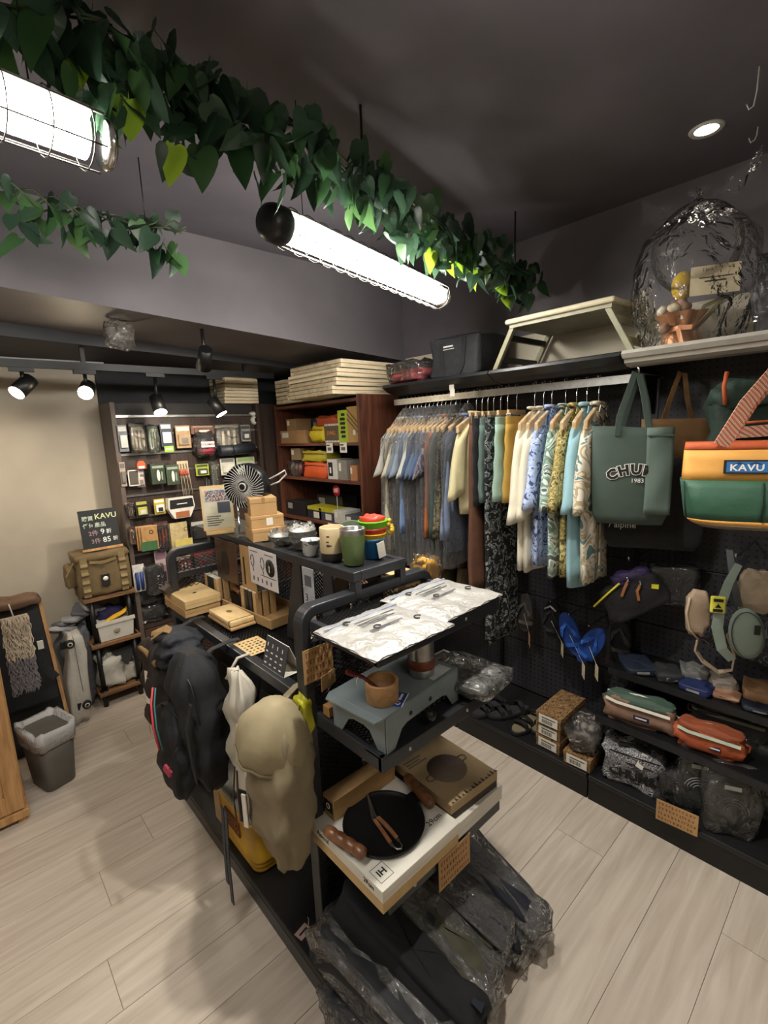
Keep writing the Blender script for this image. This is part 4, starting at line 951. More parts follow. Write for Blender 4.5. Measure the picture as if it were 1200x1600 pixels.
ps = [
 ('ochre yellow shorts on a clip hanger beside the cream tee', 1.285, Mc('ochre_cloth', '#c19a45'), dict(zb=1.25, seed=11, rz=.18)),
 ('mint green shorts on a clip hanger, next to the ochre pair', 1.335, Mc('mint_cloth', '#a0bfb0'), dict(zb=1.25, seed=12, rz=.12)),
 ('long black trousers with pale floral print reaching almost to the base', 1.375, P_black, dict(zb=.53, seed=13, name='trousers', cat='trousers', half=.12)),
 ('slate green shorts with black drawstring behind the mint pair', 1.415, Mc('slate_cloth', '#5f7570'), dict(zb=1.24, seed=14, rz=.05)),
 ('black shorts behind the slate green pair', 1.45, M_black_cloth, dict(zb=1.22, seed=15)),
 ('brown patterned trousers peeping out beyond the black floral pair', 1.485, mat('rust_cloth', '#6b4836', .8, bump=.2), dict(zb=.75, seed=16, name='trousers', cat='trousers', half=.10)),
]
for lb, y, m, kw in ps: pants(lb, y, m, group=SG, **kw); hanger(y, kw.get('rz', 0), 'clip hanger carrying the ' + ' '.join(lb.split()[:4 if 'long' not in lb else 5]), clip=True)
garment('t_shirt', 't-shirt', 'pale yellow tee squeezed between the shorts and the blue grey jacket', 1.52, Mc('pale_yellow_cloth', '#d5cba0'), zb=1.17, seed=20, half=.15, collar='tee', group=SG); hanger(1.52, 0, 'wooden hanger holding the pale yellow tee')
bagged = [
 (1.575, '#7d8cac', 'jacket', 'blue grey jacket in a shiny clear cover, first of the bagged garments', 'long', .98, .20),
 (1.625, None, 'shirt', 'dark olive patterned shirt in plastic, behind the blue grey jacket', 'long', 1.0, .185),
 (1.655, '#38504b', 'shirt', 'dark green shirt in plastic beside the orange one', 'long', .98, .185),
 (1.69, '#b8672e', 'sweatshirt', 'orange long sleeved sweatshirt in plastic', 'long', 1.10, .19),
 (1.725, 'm', 'shirt', 'mauve grey patterned shirt in plastic next to the orange one', 'short', 1.05, .185),
 (1.755, '#4c6181', 't-shirt', 'denim blue tee in plastic, two along from the orange one', 'short', 1.0, .19),
 (1.785, '#5e6e88', 't-shirt', 'slate blue tee in plastic with a white tag', 'short', 1.02, .185),
 (1.815, '#44546f', 't-shirt', 'navy tee in plastic beside the white sleeved one', 'short', 1.0, .185),
 (1.845, '#c9ccc6', 't-shirt', 'white sleeved tee in plastic among the blue ones', 'short', 1.12, .19),
 (1.875, '#7d97c4', 'sweatshirt', 'light blue long sweatshirt in plastic, sleeve hanging low', 'long', 1.0, .19),
 (1.905, '#8b97a5', 'shirt', 'dusty blue shirt in plastic past the light blue sweatshirt', 'short', 1.0, .185),
 (1.935, '#77828d', 't-shirt', 'grey tee in plastic beside the cream ones', 'short', .98, .185),
 (1.965, '#cbc3a9', 't-shirt', 'cream tee in plastic beside the grey one', 'short', .95, .19),
 (1.995, '#d6cfb6', 'shirt', 'ivory shirt in plastic, second from the bookcase', 'long', .93, .19),
 (2.03, '#b5b2aa', 'shirt', 'pale grey shirt in plastic, hanging last against the bookcase', 'short', .95, .185),
]
for i, (y, c_, nm, lb, sl, zb_, hf) in enumerate(bagged):
    m = P_dkol if c_ is None else (P_mauve if c_ == 'm' else Mc('bagged_cloth_%d' % i, c_))
    garment({'t-shirt': 't_shirt'}.get(nm, nm), nm, lb, y, m, zt=1.645, zb=zb_, half=.182, sleeve=sl, sl=.12, hem=.200, seed=30+i, collar=('tee' if nm == 't-shirt' else True), bag=(M_film if i in (0, 1, 6, 12) else M_film_dull), bagz=.875 if i else .90, group='garments in plastic covers on the rail', thick=.011)
    hanger(y, 0, 'wooden hanger holding the ' + lb.split(' in ')[0].split(',')[0], half=.15)
for k, (y, c_, lb) in enumerate(((1.60, '#4f4029', 'brown trousers showing under the bagged jacket'), (1.72, '#5d5236', 'olive brown trousers showing under the orange sweatshirt'), (1.83, '#2d2c29', 'charcoal trousers showing under the blue tees'))):
    t = pants(lb, y, mat('low_cloth_%d' % k, c_, .85, bump=.3), zt=1.0, zb=.62, half=.13, seed=60+k, name='trousers', cat='trousers', group='trousers hung low on the pegboard', dx=.06)
    MB().tube([(.08, 0, 1.02), (0, 0, 1.03), (0, 0, .99)], .003, 6).build('wire_hook', M_chrome, t)
# ================================================================ bags and small goods on the pegboard
def arrow_hook(y, z, x0=2.0, x1=2.25, label='x'):
    t = thing('peg_hook', label, 'hook', (x1, y, z)); MB().tube([(0, 0, 0), (x0-x1, 0, 0), (x0-x1-.01, 0, .018)], .0035, 7).build('hook_wire', M_chrome, t); return t
def tote(name, label, cat, loc, rz, w_, h_, d, m, straps, sm, seed=0, taper=.92, cat2=None):
    t = thing(name, label, cat, loc, rz); R = random.Random(seed); ph = [R.uniform(0, 6) for _ in range(4)]; rr = []
    for k in range(11):
        f = k/10; z = -h_*f; a = w_/2*(1-(1-taper)*f**3); b = d/2*(.35+.65*math.sin(PI*min(1, f*.9+.12)))
        if k == 10: a *= .9; b *= .6
        ring = []
        for j in range(28):
            q = 2*PI*j/28; x = a*math.copysign(abs(math.cos(q))**.45, math.cos(q)); yv = b*math.copysign(abs(math.sin(q))**.6, math.sin(q))
            ring.append((x, yv+.006*math.sin(x*24+ph[0]+z*9)*(1-abs(x)/w_), z+.008*math.sin(x*13+ph[1])*(1 if k == 0 else 0)))
        rr.append(ring)
    MB().loft(rr).build('bag_body', m, t); return t
# dark green tote with college lettering
M_tg = mat('tote_green', '#47564f', .8, var=.07, scale=8, bump=.9, bscale=5); M_tgl = mat('tote_green_fold', '#5b6c64', .8, var=.05, scale=8)
rz = -1.18
t = tote('tote_bag', 'dark grey green canvas tote with arched college lettering beside the shirts', 'tote bag', (1.885, .695, 1.575), rz, .27, .365, .07, M_tg, 1, M_tg, 3)
MB().ribbon([(-.05, -.03, -.03), (-.045, -.03, .04), (-.015, -.01, .14), (.0, .0, .195), (.012, .0, .19), (.03, -.01, .12), (.05, -.03, .0), (.055, -.032, -.03)], (1, .2, 0), .020, .006).build('strap', M_tg, t)
MB().ribbon([(-.04, .03, -.03), (-.02, .03, .06), (.01, .01, .19), (.02, .01, .185), (.045, .02, .08), (.06, .03, -.02)], (1, .2, 0), .020, .006).build('strap', M_tg, t)
lettering('college_print', 'CHUMS', .050, M_white_ink, t, (.012, -.0415, -.155), (PI/2, 0, 0), .0012, arc=.16, off=.0048, spacing=1.2)
lettering('college_print', 'CHUMS', .050, M_ink, t, (.012, -.0430, -.155), (PI/2, 0, 0), .0012, arc=.16, off=.0022, spacing=1.2)
lettering('year_print', '1983', .022, M_white_ink, t, (.022, -.0425, -.195), (PI/2, 0, 0), .0006)
m = MB(); m.grid(lambda u, v: (.045+.085*u+.01*v*(1-v), -.044-.012*math.sin(PI*u)*(1-.5*v)-.003*math.sin(9*v+4*u), -.004-.315*v), 8, 12); m.build('folded_side', M_tgl, t, solid=.003)
MB().bb(.047, .128, -.059, -.050, -.035, -.03).build('fold_seam', M_tg, t)
t = tote('tote_bag', 'tan brown tote hanging behind the dark green one', 'tote bag', (2.06, .60, 1.60), -1.1, .24, .26, .05, mat('tote_brown', '#7a5a34', .75, bump=.2), 1, None, 5)
MB().ribbon([(-.05, 0, -.02), (-.02, 0, .10), (.0, 0, .17), (.015, 0, .16), (.03, 0, .06), (.05, 0, -.01)], (1, .2, 0), .016, .004).build('strap', mat('tote_brown', '#7a5a34'), t)
t = tote('shopping_bag', 'big black bag with white lowercase lettering hanging below the green tote', 'tote bag', (2.03, .66, 1.45), -1.18, .36, .36, .06, M_black_cloth, 1, None, 6)
lettering('bag_print', '/ alpine', .034, M_white_ink, t, (-.105, -.036, -.262), (PI/2, 0, 0), .0008)
MB().tube([(0, 0, .0), (0, .02, .3), (.02, .1, .31)], .004, 6).build('strap', M_black_cloth, t)
arrow_hook(.675, 1.765, 1.87, 2.25, 'steel peg arm carrying the dark green tote')
# colour block tote
M_or = mat('tote_rust', '#b5532a', .7, var=.06, bump=.6, bscale=14); M_ye = mat('tote_yellow', '#d39a49', .7, var=.04, bump=.7, bscale=9); M_gr = mat('tote_pine', '#2c5541', .6, var=.08, bump=1., bscale=7); M_tk = mat('tote_taupe', '#7b6f61', .8)
rz = -1.26; t = thing('color_block_tote', 'large tote with rust rim, yellow band and green pockets', 'tote bag', (1.655, .262, 1.53), rz)
def ring_band(z0, z1, w0, w1, d0, d1, m, nm, n=2, puff=0):
    rr = []
    for k in range(n+1):
        f = k/n; z = z0+(z1-z0)*f; a = (w0+(w1-w0)*f)/2; b = (d0+(d1-d0)*f)/2+puff*math.sin(PI*f)
        rr.append([(a*math.copysign(abs(math.cos(2*PI*j/32))**.4, math.cos(2*PI*j/32)), b*math.copysign(abs(math.sin(2*PI*j/32))**.5, math.sin(2*PI*j/32))+.004*math.sin(a*30*math.cos(2*PI*j/32)+z*30), z) for j in range(32)])
    MB().loft(rr, caps=True).build(nm, m, t)
ring_band(0, -.022, .375, .38, .08, .09, M_or, 'rim_band'); ring_band(-.0221, -.105, .38, .385, .09, .12, M_ye, 'upper_band', 3)
ring_band(-.1051, -.215, .392, .36, .135, .15, M_gr, 'pocket_band', 5, .012); ring_band(-.2151, -.228, .36, .33, .15, .14, M_ye, 'lower_band'); ring_band(-.2281, -.242, .33, .28, .14, .10, M_tk, 'base_panel')
for x in (-.19, -.01, .19): MB().tube([(x*.99, -.074+.02*abs(x)/.19, -.107), (x*.97, -.088+.02*abs(x)/.19, -.16), (x*.93, -.082+.02*abs(x)/.19, -.213)], .0025, 6).build('pocket_seam', mat('dark_seam', '#16302a', .8), t)
MB().bb(-.098, .004, -.0665, -.060, -.085, -.048).build('woven_label', M_ink, t); MB().bb(-.092, -.002, -.0675, -.066, -.081, -.052).build('label_field', mat('label_blue', '#2f6fb0', .6), t)
m = MB(); m.add([(-.080, -.0678, -.060), (-.047, -.0678, -.060), (-.064, -.0678, -.053)], [(0, 1, 2)]); m.add([(-.047, -.0678, -.060), (-.012, -.0678, -.060), (-.028, -.0678, -.0525)], [(0, 1, 2)]); m.build('peak_print', mat('label_dark', '#173a66'), t)
lettering('name_print', 'KAVU', .024, M_white_ink, t, (-.047, -.068, -.069), (PI/2, 0, 0), .0008, off=.0006, spacing=1.12, sx=1.12)
M_str = pattern('striped_webbing', ['#b9654a', '#cdb9a4', '#8b5a49', '#d8cbb9', '#a25a3f'], 20, kind='wave', distort=1.5, stretch=(1, 1, 1))
for x0, x1, yy in ((-.105, .02, -.05), (.12, .03, -.05), (-.09, .04, .05)):
    MB().ribbon([(x0, yy, -.01), (x0*.6+x1*.4, yy*.6, .10), (x1, 0, .215)], (1, .35, 0), [.042, .036, .024], .004).build('webbing_strap', M_str, t)
arrow_hook(.25, 1.75, 1.60, 2.25, 'steel peg arm holding the color block tote by its straps')
# green rucksack behind it
t = thing('green_rucksack', 'dark green rucksack with a rust piped lid hanging behind the color block tote', 'backpack', (1.96, .33, 1.50), -1.2)
cushion(MB(), (0, 0, .05), (.30, .14, .30), .5, seed=6, noise=.012).build('pack_body', mat('ruck_green', '#142a20', .75, bump=.3), t)
cushion(MB(), (0, -.03, .165), (.29, .14, .09), .5, seed=7, noise=.01).build('pack_lid', mat('ruck_green2', '#1a3328', .75, bump=.3), t)
MB().tube([(-.115, -.09, .235), (-.122, -.105, .19), (-.115, -.105, .135)], .006, 8).build('rust_piping', M_or, t)
MB().bb(-.02, .10, -.114, -.108, .175, .205).build('woven_label', mat('label_blue', '#2f6fb0'), t); lettering('name_print', 'KAVU', .024, M_white_ink, t, (.04, -.1155, .19), (PI/2, 0, 0), .0008, sx=1.2)
MB().ribbon([(-.11, -.085, .045), (0, -.10, .052), (.12, -.09, .05)], (0, 0, 1), .035, .005).build('webbing_band', M_str, t)
MB().tube([(-.10, -.09, .075), (0, -.105, .08), (.12, -.095, .085)], .004, 6).build('red_piping', M_or, t)
# belt bags
M_bb = mat('belt_beige', '#9a8670', .8, var=.06, bump=.2); M_bg = mat('belt_sage', '#7c8a80', .75, var=.05, bump=.1)
t = thing('belt_bag', 'sage green oval belt bag with a bright yellow buckle', 'belt bag', (1.96, .36, .88), -1.15)
m = MB(); m.at((.035, -.035, -.02), (0, -.12, 0)); m.ell((0, 0, 0), (.052, .022, .092), 24, 12); m.build('pouch', M_bg, t)
m = MB(); m.at((.035, -.056, -.02), (0, -.12, 0)); m.tube([(.046*math.cos(a*PI/12), -.0+.004, .084*math.sin(a*PI/12)) for a in range(24)], .002, 5, closed=True); m.build('zip_line', mat('dark_zip', '#3a4540'), t)
MB().bb(.050, .066, -.062, -.057, -.01, .022).build('patch', M_ink, t)
MB().ribbon([(.0, -.02, .22), (-.03, -.045, .16), (-.05, -.055, .08), (-.055, -.055, .0), (-.035, -.05, -.08), (.0, -.04, -.12)], (1, 0, 0), [.022, .026, .03, .034, .032, .028], .003).build('strap', M_bg, t)
MB().bb(-.082, -.038, -.070, -.058, .055, .115).build('buckle', mat('buckle_yellow', '#d3cf4a', .4), t, bevel=.005)
for z in (.066, .102): MB().bb(-.074, -.046, -.0715, -.070, z-.005, z+.005).build('buckle_slot', M_ink, t)
m = MB(); m.add([(-.07, -.0718, .076), (-.05, -.0718, .076), (-.06, -.0718, .09)], [(0, 1, 2)]); m.build('buckle_mark', M_ink, t)
t = thing('belt_bag', 'beige rounded belt bag strapped around the sage one', 'belt bag', (1.985, .40, .90), -1.15)
cushion(MB(), (-.075, -.02, -.0), (.075, .035, .17), .6, seed=8, noise=.008).build('pouch', M_bb, t)
cushion(MB(), (.095, -.01, .095), (.11, .045, .15), .5, seed=9, noise=.008).build('pouch', mat('belt_beige2', '#a1917b', .8, bump=.2), t)
MB().tube([(-.105, -.04, .06), (-.112, -.04, .0), (-.10, -.04, -.06), (-.07, -.038, -.095)], .004, 6).build('piping', mat('pipe_beige', '#b7a68c'), t)
MB().ribbon([(-.07, -.03, -.10), (-.075, -.03, -.14), (-.05, -.03, -.18), (.0, -.03, -.215), (.04, -.03, -.20), (.045, -.03, -.14), (.02, -.02, -.07)], (.4, 1, 0), .022, .006).build('strap', M_bb, t)
MB().ribbon([(.045, -.03, .04), (.02, -.03, .14), (.01, -.0, .235), (.03, .02, .22)], (1, 0, 0), .02, .003).build('strap', mat('belt_slate', '#4a4f50', .6), t)
t = thing('belt_bag', 'dark camouflage belt bag hanging lowest, behind the beige one', 'belt bag', (2.10, .36, .80), -1.15)
m = MB(); cushion(m, (.03, 0, -.01), (.30, .06, .17), .5, seed=11, noise=.01, rot=(0, .30, 0)); m.build('pouch', pattern('night_camo', ['#15161a', '#33343a', '#1d1b20', '#5c5a66', '#0f1012'], 26), t)
MB().ribbon([(-.08, 0, .04), (-.03, 0, .18), (.0, 0, .30)], (1, 0, 0), .016, .003).build('strap', M_black_cloth, t)
arrow_hook(.36, 1.125, 1.93, 2.25, 'steel peg hook holding the belt bags')
# black drawstring pouches with purple top
t = thing('sling_bag', 'slanting black sling bag with purple top and a yellow edge', 'sling bag', (2.02, .71, .88), -1.2)
m = MB(); cushion(m, (.0, 0, -.0), (.25, .07, .15), .5, seed=12, noise=.012, rot=(0, -.58, 0)); m.build('bag_body', mat('sling_black', '#131216', .75, bump=.3), t)
m = MB(); cushion(m, (-.015, .0, .085), (.15, .06, .05), .6, seed=13, noise=.01, rot=(0, -.35, 0)); m.build('purple_top', mat('sling_purple', '#2b1b48', .7, bump=.3), t)
MB().tube([(-.148, -.035, -.052), (-.10, -.042, .01), (-.055, -.04, .062)], .0042, 6).build('yellow_edge', mat('edge_yellow', '#d8cf2e', .5), t)
for x, z in ((-.035, .04), (.01, .03)): MB().ribbon([(x+.01, -.045, z+.035), (x, -.05, z+.01), (x-.01 if x < 0 else x+.008, -.048, z-.03)], (1, 0, 0), .010, .003).build('zip_pull', mat('leather_tan', '#9a6138', .6), t); MB().tube([(x+.012, -.045, z+.03), (x+.008, -.048, z+.055)], .005, 6).build('pull_ring', M_chrome, t)
MB().bb(.06, .085, -.045, -.038, .055, .072).build('yellow_tab', mat('edge_yellow', '#d8cf2e'), t)
arrow_hook(.72, 1.04, 1.98, 2.25, 'steel peg hook over the slanting sling bag')
t = thing('black_pouch', 'black pouch in a clear wrapper tucked beside the sling bag', 'pouch', (2.12, .60, .93), -1.2)
cushion(MB(), (0, 0, 0), (.16, .05, .15), .5, seed=14, noise=.01).build('pouch_body', M_black_cloth, t); cushion(MB(), (0, -.005, .0), (.18, .07, .17), .4, seed=15, noise=.02).build('film_wrap', M_cello, t)
MB().tube([(0, 0, .07), (0, .05, .12), (.04, .1, .13)], .003, 6).build('strap', M_black_cloth, t)
# flip-flops and sandals on hooks
def sandal(label, loc, rz, tilt, m_sole, m_strap, L=.24, name='flip_flop', hung=True, tag_=None, cat='sandal', group=None, loop=True):
    t = thing(name, label, cat, loc, rz, group)
    def sole(s, z0, z1, k=1.0):
        pts = []
        for i in range(24):
            a = 2*PI*i/24; x = math.cos(a)*.044*(1.0+.12*math.sin(a)); y_ = math.sin(a)*L/2; pts.append((x*k, y_*k))
        m = MB(); m.at((0, 0, 0), tilt); m.prism(pts, z0, z1, 'z', smooth=False); return m
    sole(1, 0, .012).build('sole', m_sole, t, bevel=.003); sole(1, .0121, .0145, .93).build('footbed', m_strap, t)
    X = Euler(tilt).to_matrix()
    for s in (-1, 1):
        p = [X @ Vector(q) for q in ((0, L*.28, .014), (s*.018, L*.18, .035), (s*.036, L*.02, .03), (s*.042, -L*.06, .008))]
        MB().ribbon([tuple(q) for q in p], tuple(X @ Vector((0, 1, .2))), [.008, .016, .018, .014], .003).build('strap', m_strap, t)
    if loop:
        p = [X @ Vector(q) for q in ((-.036, -L*.02, .03), (-.01, -.01, .045), (.012, -.01, .045), (.036, -L*.02, .03))]
        MB().ribbon([tuple(q) for q in p], tuple(X @ Vector((0, 1, 0))), .02, .003).build('cross_strap', m_strap, t)
    if tag_:
        MB().tube([(0, -.02, .0), (tag_[0]*.6, tag_[1]*.6, tag_[2]*.5), tag_], .0008, 4).build('tag_string', M_white_card, t)
        MB().at(tag_, (0, 0, tag_[3] if len(tag_) > 3 else 1.2)).bb(-.022, .022, -.0006, .0006, -.064, 0).build('swing_tag', M_kraft_light if 'grey' in label else mat('tag_cream', '#cfc7a6', .7), t)
    return t
M_bl = mat('sandal_blue', '#1b3f86', .55, var=.1); M_bl2 = mat('sandal_blue_light', '#2458b0', .5); M_gs = mat('sandal_grey', '#3d3a38', .7)
def hung(label, y, z, a, ms, mst, tg, x=2.06, L=.22): return sandal(label, (x, y, z), 0, (0, -PI/2+.15, a), ms, mst, L, tag_=None)
for k, (lb, y, z, a, ms, mst, tgp, x) in enumerate((
    ('grey sandal hanging first beneath the black floral trousers, kraft tag below', 1.285, .62, PI/2, M_gs, mat('sandal_taupe', '#5c564e', .7), (1.235, .50), 2.15),
    ('black sandal hanging on a white hook between the grey and blue ones', 1.12, .63, PI/2, M_rubber, M_charcoal, (1.045, .515), 2.13),
    ('blue flip-flop nearer the grey ones, straps facing out', 1.0, .61, PI/2+.35, M_bl, M_bl2, (.915, .47), 2.08),
    ('blue flip-flop nearer the sling bag, crossing its twin', .90, .585, PI/2-.5, M_bl, M_bl2, (.85, .49), 2.07),
    ('dark sandal in shade past the blue flip-flops', .80, .62, PI/2, M_rubber, M_gs, None, 2.15))):
    t = thing('flip_flop', lb, 'sandal', (x, y, z), 0, 'sandals hung on the pegboard')
    def XF(q, a=a): # sole lies in the YZ plane, toes up by a
        u, v, n = q; ca, sa = math.cos(a-PI/2), math.sin(a-PI/2); return (-n, -(u*ca)+v*sa, v*ca+u*sa)
    pts = [(math.cos(2*PI*i/24)*.045*(1+.12*math.sin(2*PI*i/24)), math.sin(2*PI*i/24)*.105) for i in range(24)]
    m = MB(); vs = [XF((p[0], p[1], 0)) for p in pts]+[XF((p[0], p[1], .014)) for p in pts]
    m.add(vs, [list(range(24)), list(range(24, 48))]+[(i, (i+1) % 24, (i+1) % 24+24, i+24) for i in range(24)]); m.build('sole', ms, t)
    for s in (-1, 1): MB().ribbon([XF(q) for q in ((0, .055, .014), (s*.02, .035, .036), (s*.036, .0, .03), (s*.044, -.02, .008))], XF((0, 1, .1)), [.008, .018, .02, .016], .003).build('strap', mst, t)
    MB().ribbon([XF(q) for q in ((-.044, -.05, .01), (-.02, -.045, .035), (.02, -.045, .035), (.044, -.05, .01))], XF((0, 1, 0)), .018, .003).build('cross_strap', mst, t)
    if tgp:
        MB().tube([(-.02, 0, 0), (-.05, (tgp[0]-y), tgp[1]-z+.03)], .0008, 4).build('tag_string', M_white_card, t)
        c = MB(); c.at((-.05, tgp[0]-y, tgp[1]-z), (0, 0, -.9)); c.bb(-.0006, .0006, -.024, .024, -.034, .034); c.build('swing_tag', M_kraft if k == 0 else mat('tag_cream', '#cfc7a6', .7), t)
    if k == 1: MB().tube([(-.03, -.03, .06), (-.03, 0, .08), (-.03, .03, .06)], .005, 6).build('white_hanger', M_white_metal, t)
    MB().tube([(2.25-x, 0, .10), (-.03, 0, .10), (-.035, 0, .11)], .003, 6).build('wire_hook', M_chrome, t)
# base deck goods
def shoe(label, x, y, rz, m1, m2, z=.119):
    t = thing('sandal', label, 'sandal', (x, y, z), rz, 'sandals standing on the base deck')
    pts = [(math.cos(2*PI*i/24)*.042*(1+.15*math.sin(2*PI*i/24)), math.sin(2*PI*i/24)*.12) for i in range(24)]
    m = MB(); m.prism(pts, 0, .018, 'z'); m.build('sole', m1, t, bevel=.003)
    m = MB(); m.prism([(a*.92, b*.95) for a, b in pts], .018, .022, 'z'); m.build('footbed', m2, t)
    for yy, hh in ((.055, .05), (.015, .055), (-.06, .06)):
        MB().ribbon([(-.042, yy, .012), (-.03, yy, hh*.8), (0, yy, hh), (.03, yy, hh*.8), (.042, yy, .012)], (0, 1, 0), .022, .004).build('strap', m1, t)
    return t
M_sole = mat('sole_tan', '#6e6650', .7)
shoe('black strappy sandal, farthest along the base deck', 1.93, 1.36, 1.4, M_rubber, M_charcoal); shoe('black strappy sandal touching the farthest one', 1.97, 1.27, 1.1, M_rubber, M_charcoal)
shoe('black sandal with tan trim beside the shoe boxes', 1.95, 1.15, 1.5, M_rubber, M_sole); shoe('black sandal with tan trim half behind the shoe boxes', 2.02, 1.075, 1.4, M_rubber, M_sole)
P_sb = pattern('shoebox_print', ['#4a3420', '#8b6b43', '#6a4c2c', '#9c7d52', '#3a2818'], 75, .7, distort=.5)
for k, (x, y, z, lb) in enumerate(((1.97, .985, .119, 'patterned brown shoe box with a barcode label, bottom of the stack of three'), (1.97, .987, .181, 'patterned brown shoe box with a barcode label, middle of the stack of three'), (1.96, .983, .243, 'patterned brown shoe box with a barcode label, top of the stack of three'), (1.95, .845, .119, 'patterned brown shoe box standing alone under the wrapped bundle'))):
    t = thing('shoe_box', lb, 'shoe box', (x, y, z), -.03+.02*k, 'patterned brown shoe boxes')
    MB().bb(-.12, .12, -.058, .058, 0, .045).build('box_body', P_sb, t, bevel=.001); MB().bb(-.122, .122, -.06, .06, .036, .060).build('box_lid', P_sb, t, bevel=.001)
    MB().bb(-.1235, -.1222, -.045, .045, .008, .052).build('barcode_label', M_white_card, t)
    m = MB(); R = random.Random(k); yy = -.02
    while yy < .03: ww = R.uniform(.001, .003); m.bb(-.1242, -.1236, yy, yy+ww, .014, .032); yy += ww+.0025
    m.bb(-.1242, -.1236, -.035, .03, .038, .042); m.build('barcode', M_ink, t)['kind'] = 'stuff'
t = thing('wrapped_bundle', 'grey bundle in crumpled clear wrap on the single shoe box', 'packet', (1.93, .845, .181), .2)
cushion(MB(), (0, 0, .06), (.15, .10, .11), .55, seed=21, noise=.03).build('bundle', mat('bundle_grey', '#77716a', .6, bump=.5), t); cushion(MB(), (0, 0, .063), (.19, .13, .125), .4, seed=22, noise=.03).build('film_wrap', M_cello, t)
P_ch = pattern('doodle_print', ['#17171a', '#8c8c90', '#3a3a40', '#c4c4c6', '#17171a', '#77777b'], 46, distort=2)
t = thing('cooler_bag', 'boxy black and white doodle print cooler bag with big black lettering', 'cooler bag', (1.935, .645, .119), -1.37)
cushion(MB(), (0, 0, .075), (.215, .13, .15), .3, seed=23, noise=.006).build('bag_body', P_ch, t); MB().tube([(-.102, -.062, .108), (0, -.068, .108), (.104, -.062, .108)], .0035, 6).build('zip_line', M_black_cloth, t)
MB().tube([(-.10, -.064, .140), (0, -.066, .142), (.10, -.064, .14)], .003, 6).build('zip_line', M_black_cloth, t)
lettering('bag_print', 'CHUMS', .052, M_ink, t, (.0, -.0675, .055), (PI/2, 0, 0), .0015, off=.0022, sx=.95)
MB().ribbon([(-.06, -.02, .155), (.0, -.03, .170), (.06, -.02, .155)], (0, 1, 0), .022, .004).build('strap', M_black_cloth, t)
m = MB(); m.at((.045, -.045, .155), (-.45, .5, .2)); m.bb(-.014, .014, -.0007, .0007, -.06, .0); m.build('swing_tag', M_white_card, t)
t = thing('cooler_bag', 'doodle print cooler bag in plastic behind the lettered one', 'cooler bag', (2.08, .66, .119), -1.37)
cushion(MB(), (0, 0, .10), (.26, .12, .20), .3, seed=24, noise=.006).build('bag_body', P_ch, t); cushion(MB(), (0, 0, .10), (.28, .14, .21), .3, seed=25, noise=.015).build('film_wrap', M_cello, t)
t = thing('dark_packet', 'dark wrapped packet wedged beside the lettered cooler bag', 'packet', (1.93, .495, .119), -1.3)
cushion(MB(), (0, 0, .06), (.09, .09, .12), .5, seed=26, noise=.02).build('bundle', M_charcoal, t); cushion(MB(), (0, 0, .062), (.11, .11, .135), .4, seed=27, noise=.03).build('film_wrap', M_cello, t)
M_cg = mat('bag_grey_goods', '#4f534f', .7, bump=.4)
for k, (x, y, w_, h_, lb, tl) in enumerate(((1.95, .425, .15, .27, 'clear bag of grey goods with a round lens shape, beside the dark packet', .2), (1.92, .315, .17, .26, 'clear bag of striped grey goods standing in front at the deck end', .3), (2.08, .33, .16, .29, 'clear bag of dark goods standing behind the front two', .1), (2.1, .22, .14, .28, 'clear bag at the end of the base deck by the picture edge', .1))):
    t = thing('clear_bag', lb, 'packet', (x, y, .119), -1.15, 'clear bags of grey goods on the base deck')
    m = MB(); cushion(m, (0, 0, h_*.42), (w_*.8, .05, h_*.62), .5, seed=40+k, noise=.02, rot=(-tl*.5, 0, 0)); m.build('goods', M_cg, t)
    m = MB(); cushion(m, (0, -.004, h_*.5), (w_, .08, h_), .25, seed=50+k, noise=.03, rot=(-tl*.5, 0, 0)); m.build('film_wrap', M_cello, t)
    m = MB(); m.at((0, -.045, h_*.36), (PI/2-tl*.3, 0, 0))
    for q in range(4): m.tube([((.020+.010*q)*math.cos(a*.35), (.020+.010*q)*math.sin(a*.35), 0) for a in range(10)], .0016, 5)
    m.build('coiled_cord', mat('cord_grey', '#8b8d8a', .5), t)['kind'] = 'stuff'
    MB().bb(-.03, .02, -.05, -.049, h_*.70, h_*.76).build('paper_label', mat('dull_label', '#8e8e88', .6), t)
notice('kraft notice with red handwriting standing at the lip of the base deck', (1.802, .447, .145), -1.48, .135, .085, 4, 3)
